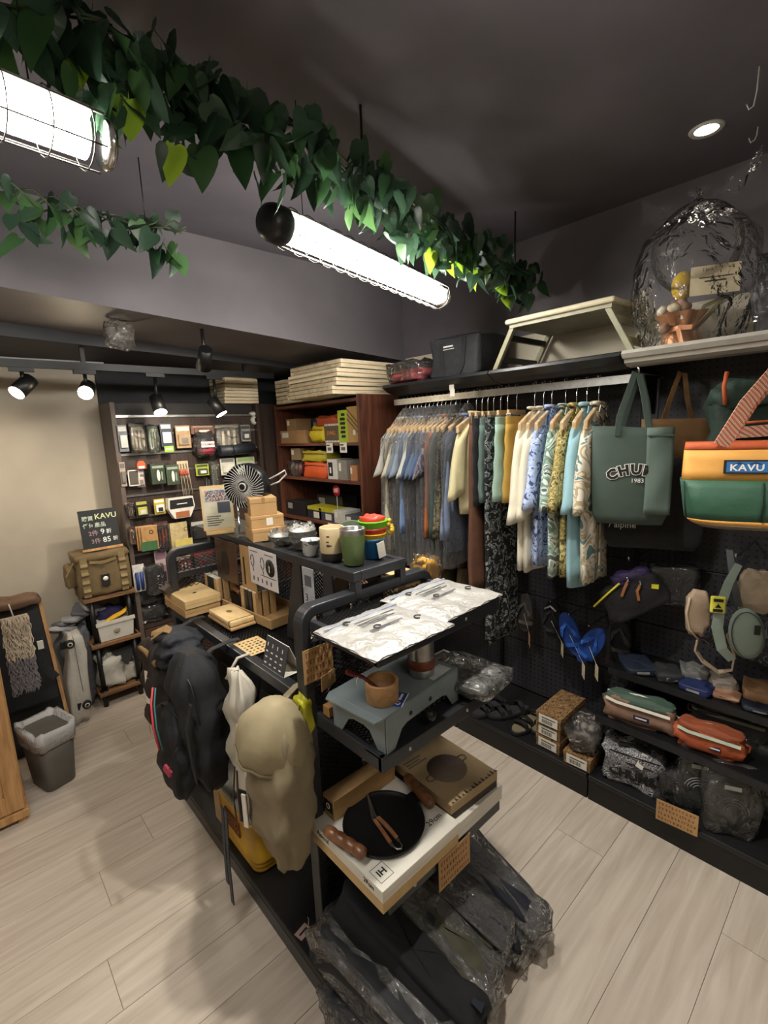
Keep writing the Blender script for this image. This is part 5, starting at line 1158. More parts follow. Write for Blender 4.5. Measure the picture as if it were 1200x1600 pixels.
# small shelves
for (z, x0, lb) in ((.375, 1.87, 'short black shelf carrying the two waist bags'), (.545, 1.985, 'narrow black shelf carrying wallets')):
    t = thing('small_shelf', lb, 'shelf', (2.24, .475, z), 0, 'small black shelves on the pegboard')
    MB().bb(x0-2.24, 0, -.31, .31, -.014, 0).build('shelf_board', M_black, t, bevel=.002)
    MB().bb(x0-2.24-.004, x0-2.24+.004, -.31, .31, -.022, .006).build('price_rail', M_black2, t)
def waist(label, x, y, z, c1, c2, zipc, L=.26, h_=.11, rz=-1.42, blk=True):
    t = thing('waist_bag', label, 'waist bag', (x, y, z), rz)
    cushion(MB(), (0, 0, h_*.42), (L, .085, h_*.86), .35, seed=int(y*100), noise=.006).build('bag_body', c1, t)
    cushion(MB(), (0, .004, h_*.80), (L*.97, .075, h_*.42), .5, seed=int(y*70), noise=.006).build('bag_top', c2, t)
    MB().ribbon([(-L*.46, -.040, h_*.84), (-L*.3, -.046, h_*.78), (L*.44, -.046, h_*.74)], (0, .3, 1), .011, .003).build('zip_line', zipc, t)
    MB().tube([(-L*.48, .01, h_*.9), (0, .01, h_*1.02), (L*.48, .01, h_*.88)], .0035, 6).build('top_piping', zipc, t)
    MB().bb(-L*.05, L*.17, -.0465, -.043, h_*.30, h_*.46).build('woven_label', mat('label_navy', '#151c42', .6), t); MB().bb(-.005, .035, -.0472, -.0465, h_*.36, h_*.41).build('label_print', M_white_ink, t)
    MB().tube([(L*.47, .0, h_*.7), (L*.56, 0, h_*.62), (L*.55, 0, h_*.4), (L*.47, 0, h_*.35)], .004, 6).build('loop', c2, t); MB().tube([(-L*.47, .0, h_*.8), (-L*.54, 0, h_*.7), (-L*.53, 0, h_*.5), (-L*.47, 0, h_*.5)], .004, 6).build('loop', c2, t); return t
waist('tan waist bag with a dark green band and white zip', 1.945, .64, .376, mat('wb_tan', '#836655', .75, bump=.2), mat('wb_green', '#40564a', .75, bump=.2), M_white_card)
waist('rust orange waist bag with a pale mint zip', 1.945, .395, .376, mat('wb_rust', '#a04d2a', .75, bump=.2), mat('wb_rust2', '#8a4426', .75, bump=.2), mat('wb_mint', '#b7c7b4', .6), L=.215, h_=.095)
waist('olive grey waist bag standing behind the rust one', 2.10, .37, .376, mat('wb_dark', '#2b2a2a', .75, bump=.2), mat('wb_olive', '#5f594d', .75, bump=.2), mat('wb_greyzip', '#6b6558', .6), L=.25)
for k, (x, y, sx_, sy, sz, c_, lb) in enumerate(((2.045, .47, .10, .11, .028, '#1f2a58', 'navy blue wallet near the middle of the wallet shelf'), (2.06, .375, .07, .09, .022, '#a97f66', 'dusty pink card pouch at the shelf lip'), (2.12, .27, .12, .13, .06, '#8a6848', 'tan wallet standing upright at the shelf end'), (2.04, .275, .07, .10, .02, '#1a2233', 'dark navy wallet lying before the tan one'), (2.12, .50, .09, .09, .055, '#6b6a68', 'grey pouch in plastic behind the navy wallet'), (2.12, .40, .09, .09, .05, '#857c70', 'light grey belt pouch beside the plastic one'), (2.08, .585, .12, .10, .035, '#2c2d30', 'black wallet with a white printed edge'), (2.07, .70, .15, .12, .03, '#1b2435', 'folded dark blue pouch at the far end of the wallet shelf'))):
    t = thing('wallet', lb, 'wallet', (x, y, .546), -.2+.1*k-1.4)
    cushion(MB(), (0, 0, sz/2), (sy, sx_, sz), .3, seed=70+k, noise=.003).build('wallet_body', mat('wallet_%d' % k, c_, .6, bump=.1), t)
    MB().bb(-sy*.2, sy*.2, -sx_/2-.001, -sx_/2+.002, sz*.3, sz*.6).build('stitched_mark', M_ink if k in (1, 2) else mat('dull_label', '#8e8e88'), t)
# ================================================================ goods on the slat wall
SLAT=[
  (0.806, 1.618, 0.052, 0.159, 'card', '#6d7078', '#c6c8c6', 'blister_card', 'grey blister card with a white framed window at the end of the top row'),
  (0.885, 1.618, 0.09, 0.185, 'bag', '#a59c84', '#5d5a50', 'tool_packet', 'clear bag of beige handled cutlery on the top row'),
  (0.971, 1.609, 0.068, 0.169, 'bag', '#8d9a84', '#3f473c', 'camo_packet', 'pale green camouflage packet on the top row'),
  (1.058, 1.629, 0.07, 0.148, 'card', '#27333f', '#b5c0c6', 'blue_card', 'dark teal card with white header on the top row'),
  (1.052, 1.541, 0.055, 0.036, 'tagc', '#8fbf48', '#dfe8c0', 'price_tag', 'lime green price tag under the teal card'),
  (1.162, 1.613, 0.094, 0.144, 'card', '#a58a6a', '#d8d2c4', 'kraft_card', 'kraft backed card with a white window on the top row'),
  (1.293, 1.655, 0.16, 0.055, 'card', '#6f5245', '#a39386', 'brown_header', 'brown header card above the red cap bag'),
  (1.287, 1.56, 0.117, 0.135, 'cap', '#1d1b1f', '#7a1c30', 'cap_packet', 'black and wine red cap bag with white lettering'),
  (1.462, 1.601, 0.181, 0.17, 'bag', '#857f72', '#bdb6a5', 'pan_packet', 'bagged coiled hose with a beige header on the top row'),
  (1.598, 1.621, 0.073, 0.116, 'card', '#83857f', '#3b3d40', 'camera_card', 'small grey card with two dark pictures at the top row end'),
  (1.503, 1.509, 0.256, 0.08, 'roll', '#20262f', '#161a20', 'dark_roll', 'dark navy rolled bag lying along the slat under the coiled hose'),
  (0.78, 1.404, 0.031, 0.146, 'card', '#a7978b', '#6a6460', 'narrow_card', 'narrow mauve card in the second row by the end panel'),
  (0.836, 1.377, 0.065, 0.097, 'frame', '#d2d0ca', '#4b463f', 'wire_grid', 'white rectangular wire frame in the second row'),
  (0.88, 1.454, 0.047, 0.047, 'house', '#d8551f', '#f0e8dc', 'orange_tag', 'orange house shaped tag in the second row'),
  (0.875, 1.368, 0.044, 0.102, 'card', '#6d6468', '#b9a9a3', 'small_blister', 'small speckled blister card under the orange tag'),
  (0.963, 1.391, 0.087, 0.128, 'box', '#2f3d2c', '#8d968a', 'green_box', 'dark green lantern box in the second row, nearer the orange tag'),
  (1.057, 1.377, 0.079, 0.127, 'box', '#33422f', '#8d968a', 'green_box', 'dark green lantern box in the second row, nearer the skewers'),
  (1.141, 1.348, 0.078, 0.221, 'skewer', '#bfae92', '#c2543c', 'skewer_packet', 'cream card of long skewers with red tips'),
  (1.263, 1.39, 0.086, 0.077, 'card', '#9aa83e', '#3f4426', 'lime_card', 'pair of lime green cards beside the skewers'),
  (1.276, 1.208, 0.074, 0.256, 'tool', '#17191d', '#2a2d33', 'long_tool', 'long black tool hanging below the lime cards'),
  (1.341, 1.335, 0.063, 0.218, 'bag', '#8b8b80', '#5c5c54', 'grey_packet', 'long narrow clear packet next to the long tool'),
  (1.444, 1.397, 0.102, 0.115, 'card', '#c0c0b4', '#6b6e6b', 'white_card', 'white printed card behind the fan'),
  (1.579, 1.395, 0.147, 0.118, 'card', '#adb0a4', '#84a35a', 'green_card', 'pale card with green strip, topmost behind the fan'),
  (0.786, 1.183, 0.039, 0.094, 'bag', '#33292a', '#b38f6f', 'fork_packet', 'dark packet with pale curved handle in the third row'),
  (0.86, 1.181, 0.073, 0.104, 'card', '#1f1e20', '#a9a84a', 'knife_card', 'black card with olive yellow header and thin tools'),
  (0.965, 1.182, 0.065, 0.098, 'card', '#b8a33c', '#e3e0d4', 'carabiner_card', 'yellow card with a white snap hook in the third row'),
  (1.083, 1.162, 0.174, 0.134, 'trap', '#1d1d1f', '#d9d6ce', 'grill_box', 'black and white tapered grill box with an orange picture'),
  (0.781, 1.023, 0.032, 0.111, 'bag', '#b08b6b', '#6d5137', 'kraft_packet', 'narrow kraft packet in the fourth row'),
  (0.863, 1.0, 0.115, 0.154, 'kg', '#ad8556', '#3f6640', 'kraft_pack', 'kraft packets with a green lower band in the fourth row'),
  (0.957, 0.991, 0.093, 0.182, 'bag', '#26221f', '#7c3a27', 'jerky_packet', 'dark packet with a red brown window in the fourth row'),
  (1.065, 0.978, 0.138, 0.174, 'kg', '#c3b184', '#cfc06a', 'cream_packet', 'cream packet of dried food with yellow lower half'),
  (1.204, 0.982, 0.125, 0.148, 'card', '#1b1c1e', '#b5b5b0', 'black_card', 'black plate card with a silver rim line'),
  (0.794, 0.75, 0.066, 0.175, 'pens', '#d3d2cf', '#233b7a', 'pen_card', 'white card holding two dark blue tubes'),
  (0.873, 0.724, 0.095, 0.183, 'kavu', '#25262a', '#e2e2dd', 'black_packet', 'black bagged goods with white vertical lettering'),
  (0.934, 0.774, 0.074, 0.26, 'card', '#b7a3a6', '#8b6c7a', 'pink_card', 'pinkish white long card behind the black lettered packet'),
  (1.075, 0.753, 0.103, 0.16, 'bag', '#8b1f2c', '#c9c3bb', 'red_packet', 'red and silver packet seen through the mesh'),
  (1.212, 0.733, 0.144, 0.196, 'bag', '#57524c', '#8b1f2c', 'grey_packet', 'grey and wine packet seen through the mesh'),
  (0.856, 0.526, 0.167, 0.076, 'heap', '#1d1d20', '#5d5d60', 'dark_bundle', 'dark glossy bundle on the counter, upper of two'),
  (0.857, 0.416, 0.164, 0.119, 'heap', '#232326', '#77777a', 'dark_bundle', 'dark glossy wrapped bundle on the counter, lower of two'),
  (0.95, 0.614, 0.055, 0.171, 'bag', '#b3aeb0', '#7c5d6a', 'white_packet', 'white printed packet beside the mesh frame leg'),
]
BOOK=[
  (3.031, 0.138, 1.535, 0.082, '#8f7350', 'box', 'small kraft box with a dark stamp, on top of the wide kraft box'),
  (3.023, 0.362, 1.535, 0.091, '#a9855a', 'box', 'wide kraft box with a white corner label on the top bookcase shelf'),
  (2.868, 0.169, 1.535, 0.100, '#26364c', 'box', 'navy blue box behind the wide kraft one'),
  (2.627, 0.288, 1.535, 0.066, '#b3502e', 'pouch', 'orange soft pouch lying on the yellow one, top bookcase shelf'),
  (2.721, 0.189, 1.535, 0.107, '#c7b321', 'pouch', 'bright yellow zip pouch on the top bookcase shelf'),
  (2.550, 0.168, 1.535, 0.123, '#5a4a35', 'stripe', 'box with black and white striped border and orange lettering'),
  (2.426, 0.106, 1.535, 0.201, '#a3bd2c', 'lime', 'tall lime green box with black block print'),
  (2.313, 0.143, 1.535, 0.218, '#b18f55', 'diag', 'tall kraft box with diagonal stripes'),
  (3.003, 0.129, 1.295, 0.083, '#8e7a5c', 'box', 'small kraft box with white tag on the second bookcase shelf'),
  (3.045, 0.203, 1.295, 0.118, '#8b7d66', 'film', 'bagged ornaments with red tags on the second bookcase shelf'),
  (2.779, 0.321, 1.295, 0.071, '#aaa02a', 'pouch', 'olive yellow pouch on top of the orange one, second shelf'),
  (2.770, 0.297, 1.295, 0.107, '#cc5426', 'pouch', 'bright orange zip pouch on the second bookcase shelf'),
  (2.565, 0.114, 1.295, 0.131, '#c9c9c5', 'bw', 'black and white flask box on the second bookcase shelf'),
  (2.453, 0.095, 1.295, 0.128, '#837f78', 'box', 'grey box with red bottom line on the second bookcase shelf'),
  (2.341, 0.077, 1.295, 0.097, '#b07a50', 'box', 'small orange brown box beside the grey one'),
  (2.272, 0.074, 1.295, 0.083, '#d5d5cf', 'jar', 'white wrapped jar at the shelf end, second shelf'),
  (3.051, 0.268, 1.000, 0.107, '#1f1d1f', 'box', 'black box at the far end of the lower bookcase shelf'),
  (2.821, 0.339, 1.000, 0.055, '#302f2b', 'box', 'flat dark box lying at the back of the lower shelf'),
  (2.809, 0.186, 1.000, 0.088, '#2a2c38', 'yt', 'dark box with yellow lid at the front of the lower shelf'),
  (2.665, 0.182, 1.000, 0.085, '#39405a', 'yt', 'blue white box with a pale side next to the yellow lidded one'),
  (2.514, 0.134, 1.000, 0.087, '#c3c3be', 'box', 'white box on the lower bookcase shelf'),
  (2.362, 0.197, 1.000, 0.067, '#4b5053', 'box', 'dark grey cases lying by the end panel, lower shelf'),
]
SG2 = 'goods hooked on the slat wall'
def slat_item(i, x, z, w_, h_, k, c1, c2, nm, lb):
    t = thing(nm, lb, nm.split('_')[-1], (x, 3.19, z), random.Random(i).uniform(-.12, .12), SG2)
    m1 = mat('slat_a%d' % i, c1, .5, var=.15, scale=40); m2 = mat('slat_b%d' % i, c2, .5, var=.1)
    R = random.Random(i+5); hook = True
    if k == 'card':
        MB().bb(-w_/2, w_/2, -.002, .002, -h_/2, h_/2).build('backing_card', m1, t)
        MB().bb(-w_*.38, w_*.38, -.016, -.002, -h_*.36, h_*.12).build('blister', m2 if w_ < .09 else m1, t, bevel=.004)
        MB().bb(-w_*.42, w_*.42, -.003, -.002, h_*.26, h_*.44).build('header_print', m2, t)
        MB().bb(-w_*.2, w_*.25, -.0175, -.016, -h_*.3, -h_*.05).build('product', mat('prod%d' % (i % 3), ['#c4c4bf', '#2c2c2e', '#77736a'][i % 3], .4), t)
    elif k == 'bag':
        cushion(MB(), (0, -.012, -h_*.03), (w_*.82, .03, h_*.8), .4, seed=i, noise=.004).build('goods', m1, t)
        for q in range(3): MB().bb(-w_*.28+q*w_*.22, -w_*.18+q*w_*.22, -.032, -.026, -h_*.36, h_*.25).build('goods_strip', m2, t, bevel=.002)
        cushion(MB(), (0, -.012, 0), (w_, .042, h_), .25, seed=i+9, noise=.01).build('film_wrap', M_cello, t)
        MB().bb(-w_*.45, w_*.45, -.004, 0, h_*.36, h_*.5).build('header_card', m2, t)
    elif k == 'cap':
        MB().ell((0, -.03, .0), (w_*.5, .04, h_*.48), 18, 10).build('cap_dome', m1, t); cushion(MB(), (.0, -.045, -h_*.33), (w_*.92, .05, h_*.3), .5, seed=3).build('cap_brim', m2, t)
        MB().bb(-w_*.32, w_*.42, -.074, -.068, -h_*.16, h_*.12).build('white_patch', M_white_card, t); lettering('patch_print', 'COLEMAN', .019, m2, t, (w_*.05, -.075, -h_*.02), (PI/2, 0, 0), .0006, off=.0005)
        cushion(MB(), (0, -.02, 0), (w_*1.1, .09, h_*1.15), .4, seed=i, noise=.01).build('film_wrap', M_cello, t)
    elif k == 'roll':
        MB().tube([(-w_/2, -.04, 0), (w_/2, -.04, .005)], h_*.45, 14).build('roll_body', m1, t); MB().tube([(-w_*.2, -.04, 0), (-w_*.14, -.04, 0)], h_*.48, 14).build('roll_band', m2, t)
    elif k == 'frame':
        for a in ((-w_/2, w_/2, h_/2-.006, h_/2), (-w_/2, w_/2, -h_/2, -h_/2+.006), (-w_/2, -w_/2+.006, -h_/2, h_/2), (w_/2-.006, w_/2, -h_/2, h_/2)): MB().bb(a[0], a[1], -.012, -.006, a[2], a[3]).build('frame_side', m1, t)
        MB().bb(-w_*.4, w_*.4, -.008, -.004, -h_*.4, h_*.4).build('inner_card', m2, t)
    elif k == 'house':
        MB().prism([(-w_/2, -h_/2), (w_/2, -h_/2), (w_/2, h_*.15), (w_*.28, h_/2), (-w_*.28, h_/2), (-w_/2, h_*.15)], -.04, -.036, 'y').build('tag_card', m1, t); MB().bb(-w_*.35, w_*.35, -.042, -.04, -h_*.45, -h_*.15).build('tag_print', m2, t)
    elif k == 'tagc':
        MB().bb(-w_/2, w_/2, -.05, -.047, -h_/2, h_/2).build('tag_card', m1, t); MB().bb(-w_*.35, w_*.35, -.052, -.05, -h_*.1, h_*.15).build('tag_print', m2, t)
    elif k == 'box':
        MB().bb(-w_/2, w_/2, -.045, 0, -h_/2, h_/2).build('box_body', m1, t, bevel=.002); MB().bb(-w_*.4, w_*.4, -.047, -.045, h_*.28, h_*.4).build('title_print', m2, t)
        MB().ell((-w_*.0, -.046, -.01), (w_*.13, .003, h_*.28), 12, 6).build('lantern_print', M_white_card, t); MB().bb(w_*.2, w_*.3, -.047, -.045, -h_*.3, h_*.1).build('side_print', m2, t)
    elif k == 'skewer':
        MB().bb(-w_/2, w_*.4, -.003, 0, h_*.2, h_/2).build('header_card', m1, t)
        for q in range(7): MB().tube([(-w_*.36+q*w_*.11, -.008, h_*.42), (-w_*.28+q*w_*.13, -.010, -h_*.5)], .0026, 5).build('skewer_rod', M_steel if q % 2 else m1, t)
        for q in range(6): MB().tube([(-w_*.36+q*w_*.125, -.011, h_*.26-q % 2*.02), (-w_*.34+q*w_*.125, -.011, h_*.08)], .005, 6).build('red_tip', m2, t)
    elif k == 'tool':
        MB().tube([(0, -.02, h_/2), (-.008, -.02, 0), (-.02, -.025, -h_/2)], .012, 8).build('tool_handle', m1, t); MB().tube([(w_*.2, -.02, h_*.45), (w_*.15, -.025, -.02), (w_*.0, -.025, -h_*.45)], .007, 6).build('tool_rod', m2, t)
    elif k == 'trap':
        MB().prism([(-w_*.3, -h_/2), (w_*.3, -h_/2), (w_*.5, 0), (w_*.46, h_/2), (-w_*.46, h_/2), (-w_*.5, 0)], -.05, -.004, 'y').build('box_body', m2, t, bevel=.002)
        MB().prism([(-w_*.44, 0.0), (w_*.45, .0), (w_*.42, h_*.42), (-w_*.42, h_*.42)], -.053, -.050, 'y').build('black_panel', m1, t); MB().bb(-w_*.25, w_*.25, -.055, -.051, -h_*.44, -h_*.18).build('picture_print', mat('grill_orange', '#a8623a', .6), t)
        MB().bb(-w_*.18, w_*.2, -.056, -.053, h_*.18, h_*.22).build('name_bar', M_white_ink, t)
    elif k == 'kg':
        for q in range(3 if w_ > .1 and c1 == '#ad8556' else 1):
            MB().bb(-w_/2+.012*q, w_/2-.018+.01*q, -.05+.017*(2-q)-.004, -.05+.017*(2-q)+.006, -h_/2, h_/2).build('kraft_pack', m1, t, bevel=.003)
        MB().bb(-w_*.36, w_*.45, -.057, -.053, -h_*.5, -h_*.12).build('lower_band', m2, t); MB().tube([(w_*.2+.012*math.cos(a), -.056, h_*.25+.012*math.sin(a)) for a in (0, 1, 2, 3, 4, 5)], .002, 4, closed=True).build('ring_print', M_ink, t)
    elif k == 'pens':
        MB().bb(-w_/2, w_/2, -.003, 0, -h_/2, h_/2).build('backing_card', m1, t)
        for q in (-1, 1): MB().tube([(q*w_*.2, -.012, h_*.22), (q*w_*.2, -.012, -h_*.42)], .010, 10).build('tube_body', m2, t)
    elif k == 'kavu':
        cushion(MB(), (0, -.02, 0), (w_, .05, h_), .3, seed=5, noise=.01).build('goods', m1, t); lettering('side_print', 'KAVU', .036, M_white_ink, t, (w_*.30, -.047, -.02), (PI/2, -PI/2, 0), .0006); cushion(MB(), (0, -.02, 0), (w_*1.1, .06, h_*1.05), .3, seed=6, noise=.02).build('film_wrap', M_cello, t)
    elif k == 'heap':
        t.location.y = 3.27; t.location.z = .432+.0+(.12 if 'upper' in lb else 0); cushion(MB(), (0, 0, .055), (w_*1.1, .12, .11), .5, seed=i, noise=.02).build('bundle', m1, t); cushion(MB(), (0, 0, .056), (w_*1.15, .13, .115), .45, seed=i+2, noise=.02).build('film_wrap', M_cello, t); hook = False
    if hook: MB().tube([(0, 0, h_*.48), (0, .04, h_*.5+.012)], .0018, 5).build('slat_hook', M_chrome, t)
for i, a in enumerate(SLAT): slat_item(i, *a)
t = thing('security_camera', 'small white dome security camera on the brown panel', 'camera', (1.70, 3.24, 1.735))
MB().ell((0, 0, .022), (.036, .03, .018), 18, 8).build('mount_dome', M_white_metal, t); MB().ell((0, -.006, -.024), (.030, .028, .032), 20, 12).build('camera_ball', M_white_metal, t)
MB().ell((0, -.028, -.022), (.014, .010, .016), 16, 8).build('lens', mat('lens_black', '#0a0a0b', .1), t); MB().bb(-.02, .02, 0, .03, .01, .03).build('wall_bracket', M_white_metal, t)

# ================================================================ bookcase goods
for i, (y, L, z, h_, c_, k, lb) in enumerate(BOOK):
    x = 1.945; h2 = h_
    if 'on top of the wide' in lb: z = 1.626
    if 'lying on the yellow' in lb: z = 1.645; x = 1.97
    if 'olive yellow pouch' in lb: z = 1.405
    if 'small kraft box with white tag' in lb: z = 1.415
    if 'behind the wide' in lb: x = 2.08; h2 = .17; y = 2.88
    if 'back of the lower' in lb: x = 2.09; h2 = .15
    D = .13; m = mat('book%d' % i, c_, .6, var=.06)
    t = thing({'box': 'carton', 'pouch': 'zip_pouch', 'film': 'bagged_goods', 'stripe': 'carton', 'lime': 'carton', 'diag': 'carton', 'bw': 'carton', 'jar': 'wrapped_jar', 'yt': 'carton'}[k], lb, {'pouch': 'pouch', 'film': 'packet', 'jar': 'jar'}.get(k, 'box'), (x, y, z), 0, 'goods in the bookcase')
    L2 = L*.46
    if k in ('pouch',):
        cushion(MB(), (0, 0, h2/2), (D*1.1, L*.92, h2), .3, seed=i, noise=.004).build('pouch_body', m, t); MB().tube([(-D*.56, -L*.42, h2*.8), (-D*.58, 0, h2*.82), (-D*.56, L*.42, h2*.8)], .003, 6).build('zip_line', mat('zip_shade', '#7a3a1c' if c_[1] in 'bc' else '#7d7420', .6), t)
    elif k == 'film':
        for q in range(3): MB().ell((-.03, -.05+q*.05, .05), (.025, .024, .048), 10, 8).build('ornament', mat('orn%d' % q, ['#8b2a24', '#6f6a55', '#c9c4b4'][q], .4), t)
        cushion(MB(), (0, 0, h2/2), (D, L*.9, h2), .4, seed=i, noise=.02).build('film_wrap', M_cello, t)
    elif k == 'jar':
        MB().lathe([(0, 0), (.03, 0), (.032, .06), (.028, .075), (0, .078)], (0, 0, 0), 18).build('jar_body', m, t); MB().lathe([(.0325, .02), (.0325, .045)], (0, 0, 0), 18).build('label_band', mat('grey_print', '#55565a'), t)
    else:
        MB().bb(-D/2, D/2, -L2, L2, 0, h2*.8).build('box_body', m, t, bevel=.0015); MB().bb(-D/2-.001, D/2+.001, -L2-.001, L2+.001, h2*.72, h2).build('box_lid', mat('lid_yellow', '#b9b22e', .5) if k == 'yt' else m, t, bevel=.0015)
        f = -D/2-.002
        if k == 'stripe':
            for q in range(9):
                MB().bb(f, f+.001, -L2+q*L2*2/9, -L2+q*L2*2/9+L2/9, h2-.014, h2-.002).build('edge_stripe', M_white_ink, t); MB().bb(f, f+.001, -L2+q*L2*2/9, -L2+q*L2*2/9+L2/9, .002, .014).build('edge_stripe', M_white_ink, t)
            lettering('name_print', 'DING', .036, mat('orange_ink', '#c98032', .6), t, (f-.001, 0, h2*.5), (PI/2, 0, -PI/2), .0006)
        elif k == 'lime':
            R = random.Random(3)
            for q in range(6): MB().bb(f, f+.0015, -L2*.5, L2*R.uniform(.2, .7), .03+q*.027, .03+q*.027+.017).build('block_print', M_ink, t)
        elif k == 'diag':
            for q in range(-3, 9):
                z0 = q*.03; pts = [(-L2, z0), (L2, z0+.11), (L2, z0+.12), (-L2, z0+.01)]
                if z0 > 0 and z0+.12 < h2: MB().prism(pts, f, f+.001, 'x').build('diagonal_stripe', mat('stripe_brown', '#6f532f', .7), t)
            MB().bb(f-.0006, f+.001, -.012, .012, .045, .075).build('price_sticker', M_white_card, t)
        elif k == 'bw':
            MB().bb(f, f+.0015, -L2*.1, L2*.8, .02, h2*.85).build('flask_print', M_ink, t); MB().bb(f-.001, f+.001, L2*.2, L2*.5, .04, h2*.6).build('white_print', M_white_ink, t)
        elif k == 'yt':
            MB().bb(f, f+.0015, -L2*.7, L2*.1, .01, h2*.6).build('photo_print', M_white_card, t)
        else:
            MB().bb(f, f+.0015, L2*.35, L2*.85, h2*.45, h2*.85).build('label', M_white_card if c_[1] not in '123' else mat('dull_label', '#8e8e88'), t)
for k, (y, z, lb) in enumerate(((2.53, 1.516, 'white price card hanging under the striped box'), (2.385, 1.518, 'white price card hanging under the lime box'))):
    t = thing('price_card', lb, 'price tag', (1.843, y, z), 0, 'price cards on the bookcase shelf'); MB().bb(-.001, .001, -.034, .034, -.045, .018).build('card', M_white_card, t); MB().bb(-.002, -.001, -.02, .02, -.03, -.01).build('price_print', mat('grey_print', '#55565a'), t); MB().bb(-.002, -.001, -.005, .03, .0, .008).build('title_bar', M_ink, t)
t = thing('discount_tag', 'round red tag with a white percentage on the lower bookcase shelf', 'price tag', (1.90, 2.56, 1.215))
m = MB(); m.at((0, 0, 0), (0, -PI/2, 0)); m.lathe([(0, .002), (.038, .002), (.038, 0)], n=24); m.build('disc', mat('tag_red', '#b5152a', .5), t); lettering('discount_print', '8折', .034, M_white_ink, t, (-.003, .0, 0), (PI/2, 0, -PI/2), .0006); MB().tube([(.001, 0, -.03), (.001, 0, -.215)], .002, 5).build('stick', M_white_metal, t)

# ================================================================ things on top of the cupboards and shelves
M_crm = mat('cream_box', '#e0d4b4', .6, var=.04); M_ln = mat('orange_line', '#b3672f', .6); M_rd = mat('box_red', '#8b2c2c', .6)
def flat_box(label, c, d, rz, grp, line):
    t = thing('flat_box', label, 'box', c, rz, grp); w_, dd, h_ = d
    MB().bb(-w_/2, w_/2, -dd/2, dd/2, 0, h_*.46).build('box_tray', M_crm, t, bevel=.002); MB().bb(-w_/2+.002, w_/2-.002, -dd/2+.002, dd/2-.002, h_*.46, h_*.54).build('seam_band', line, t); MB().bb(-w_/2, w_/2, -dd/2, dd/2, h_*.54, h_).build('box_lid', M_crm, t, bevel=.002)
    cushion(MB(), (0, 0, h_/2), (w_*1.02, dd*1.02, h_*1.1), .12, seed=int(c[2]*997), noise=.006).build('film_wrap', film('box_film', haze=.04, gl=.10, bump=.8, scale=18), t)
for k in range(4): flat_box('cream flat box in clear wrap, ' + ['lowest', 'second', 'third', 'topmost'][k] + ' of the big stack on the bookcase end', (1.89+.012*(k % 2), 2.46-.015*k, 1.816+.047*k), (.45, .50, .044), .02*k-.03, 'cream flat boxes stacked on the bookcase', M_ln)
for k in range(3): flat_box('cream flat box in clear wrap, ' + ['lowest', 'middle', 'topmost'][k] + ' of the smaller stack on the bookcase', (1.99, 2.94, 1.816+.055*k), (.34, .34, .05), .02*k, 'cream flat boxes stacked on the bookcase', M_ln if k != 1 else M_rd)
for k in range(4): flat_box('cream flat box in clear wrap, ' + ['lowest', 'second', 'third', 'topmost'][k] + ' of the stack over the slat wall', (1.62, 3.35, 1.832+.045*k), (.26, .22, .042), .03*k, 'cream flat boxes stacked over the slat wall', M_ln if k != 2 else M_rd)
t = thing('wrapped_cloth', 'pink cloth in crumpled clear wrap on the shelf beside the cooler bag', 'packet', (1.99, 1.86, 1.848))
cushion(MB(), (0, 0, .04), (.24, .26, .07), .5, seed=71, noise=.02).build('folded_cloth', mat('pink_cloth', '#b5474d', .7, bump=.4), t); cushion(MB(), (0, .02, .08), (.2, .2, .05), .5, seed=73, noise=.02).build('dark_cloth', mat('low_cloth_2', '#2d2c29'), t); cushion(MB(), (0, 0, .055), (.27, .29, .11), .4, seed=72, noise=.03).build('film_wrap', M_cello, t)
t = thing('cooler_bag', 'black box shaped cooler bag with webbing handles on the top shelf', 'cooler bag', (2.03, 1.54, 1.848))
cushion(MB(), (0, 0, .095), (.27, .30, .19), .16, seed=74, noise=.004).build('bag_body', M_charcoal, t); MB().tube([(-.132, -.148, .186), (-.134, .148, .186)], .0035, 6).build('edge_piping', M_charcoal, t)
MB().ribbon([(-.137, .075, .18), (-.139, .072, .08), (-.142, .05, .012), (-.148, .01, -.010), (-.146, -.03, -.0), (-.142, -.06, .05), (-.138, -.07, .18)], (0, 1, .1), .024, .004).build('handle', M_black_cloth, t)
MB().bb(-.1385, -.136, .0, .06, .140, .147).build('white_print', M_white_ink, t); MB().bb(-.1385, -.136, -.005, .065, .129, .132).build('white_print', M_white_ink, t)
MB().ribbon([(-.05, .152, .13), (-.03, .165, .07), (.0, .152, .05)], (1, 0, 0), .02, .004).build('side_loop', M_black_cloth, t)
m = MB(); m.at((-.152, .0, -.012), (0, 0, 0)); m.bb(-.001, .001, -.014, .014, -.055, -.010); m.bb(.001, .003, -.016, .012, -.085, -.05); m.build('swing_tag', M_white_card, t)
M_tab = mat('table_cream', '#bdb498', .5, var=.03); M_tabl = mat('table_olive', '#8b886c', .5)
t = thing('folding_table', 'small cream folding table standing on the top shelf with slanted legs', 'table', (2.04, 1.0, 1.848))
MB().bb(-.185, .185, -.235, .225, .176, .198).build('table_top', M_tab, t, bevel=.008); MB().bb(-.165, .165, -.215, .205, .1981, .201).build('top_inlay', M_tab, t); MB().bb(-.17, .17, -.22, .21, .162, .1759).build('under_rim', M_tabl, t)
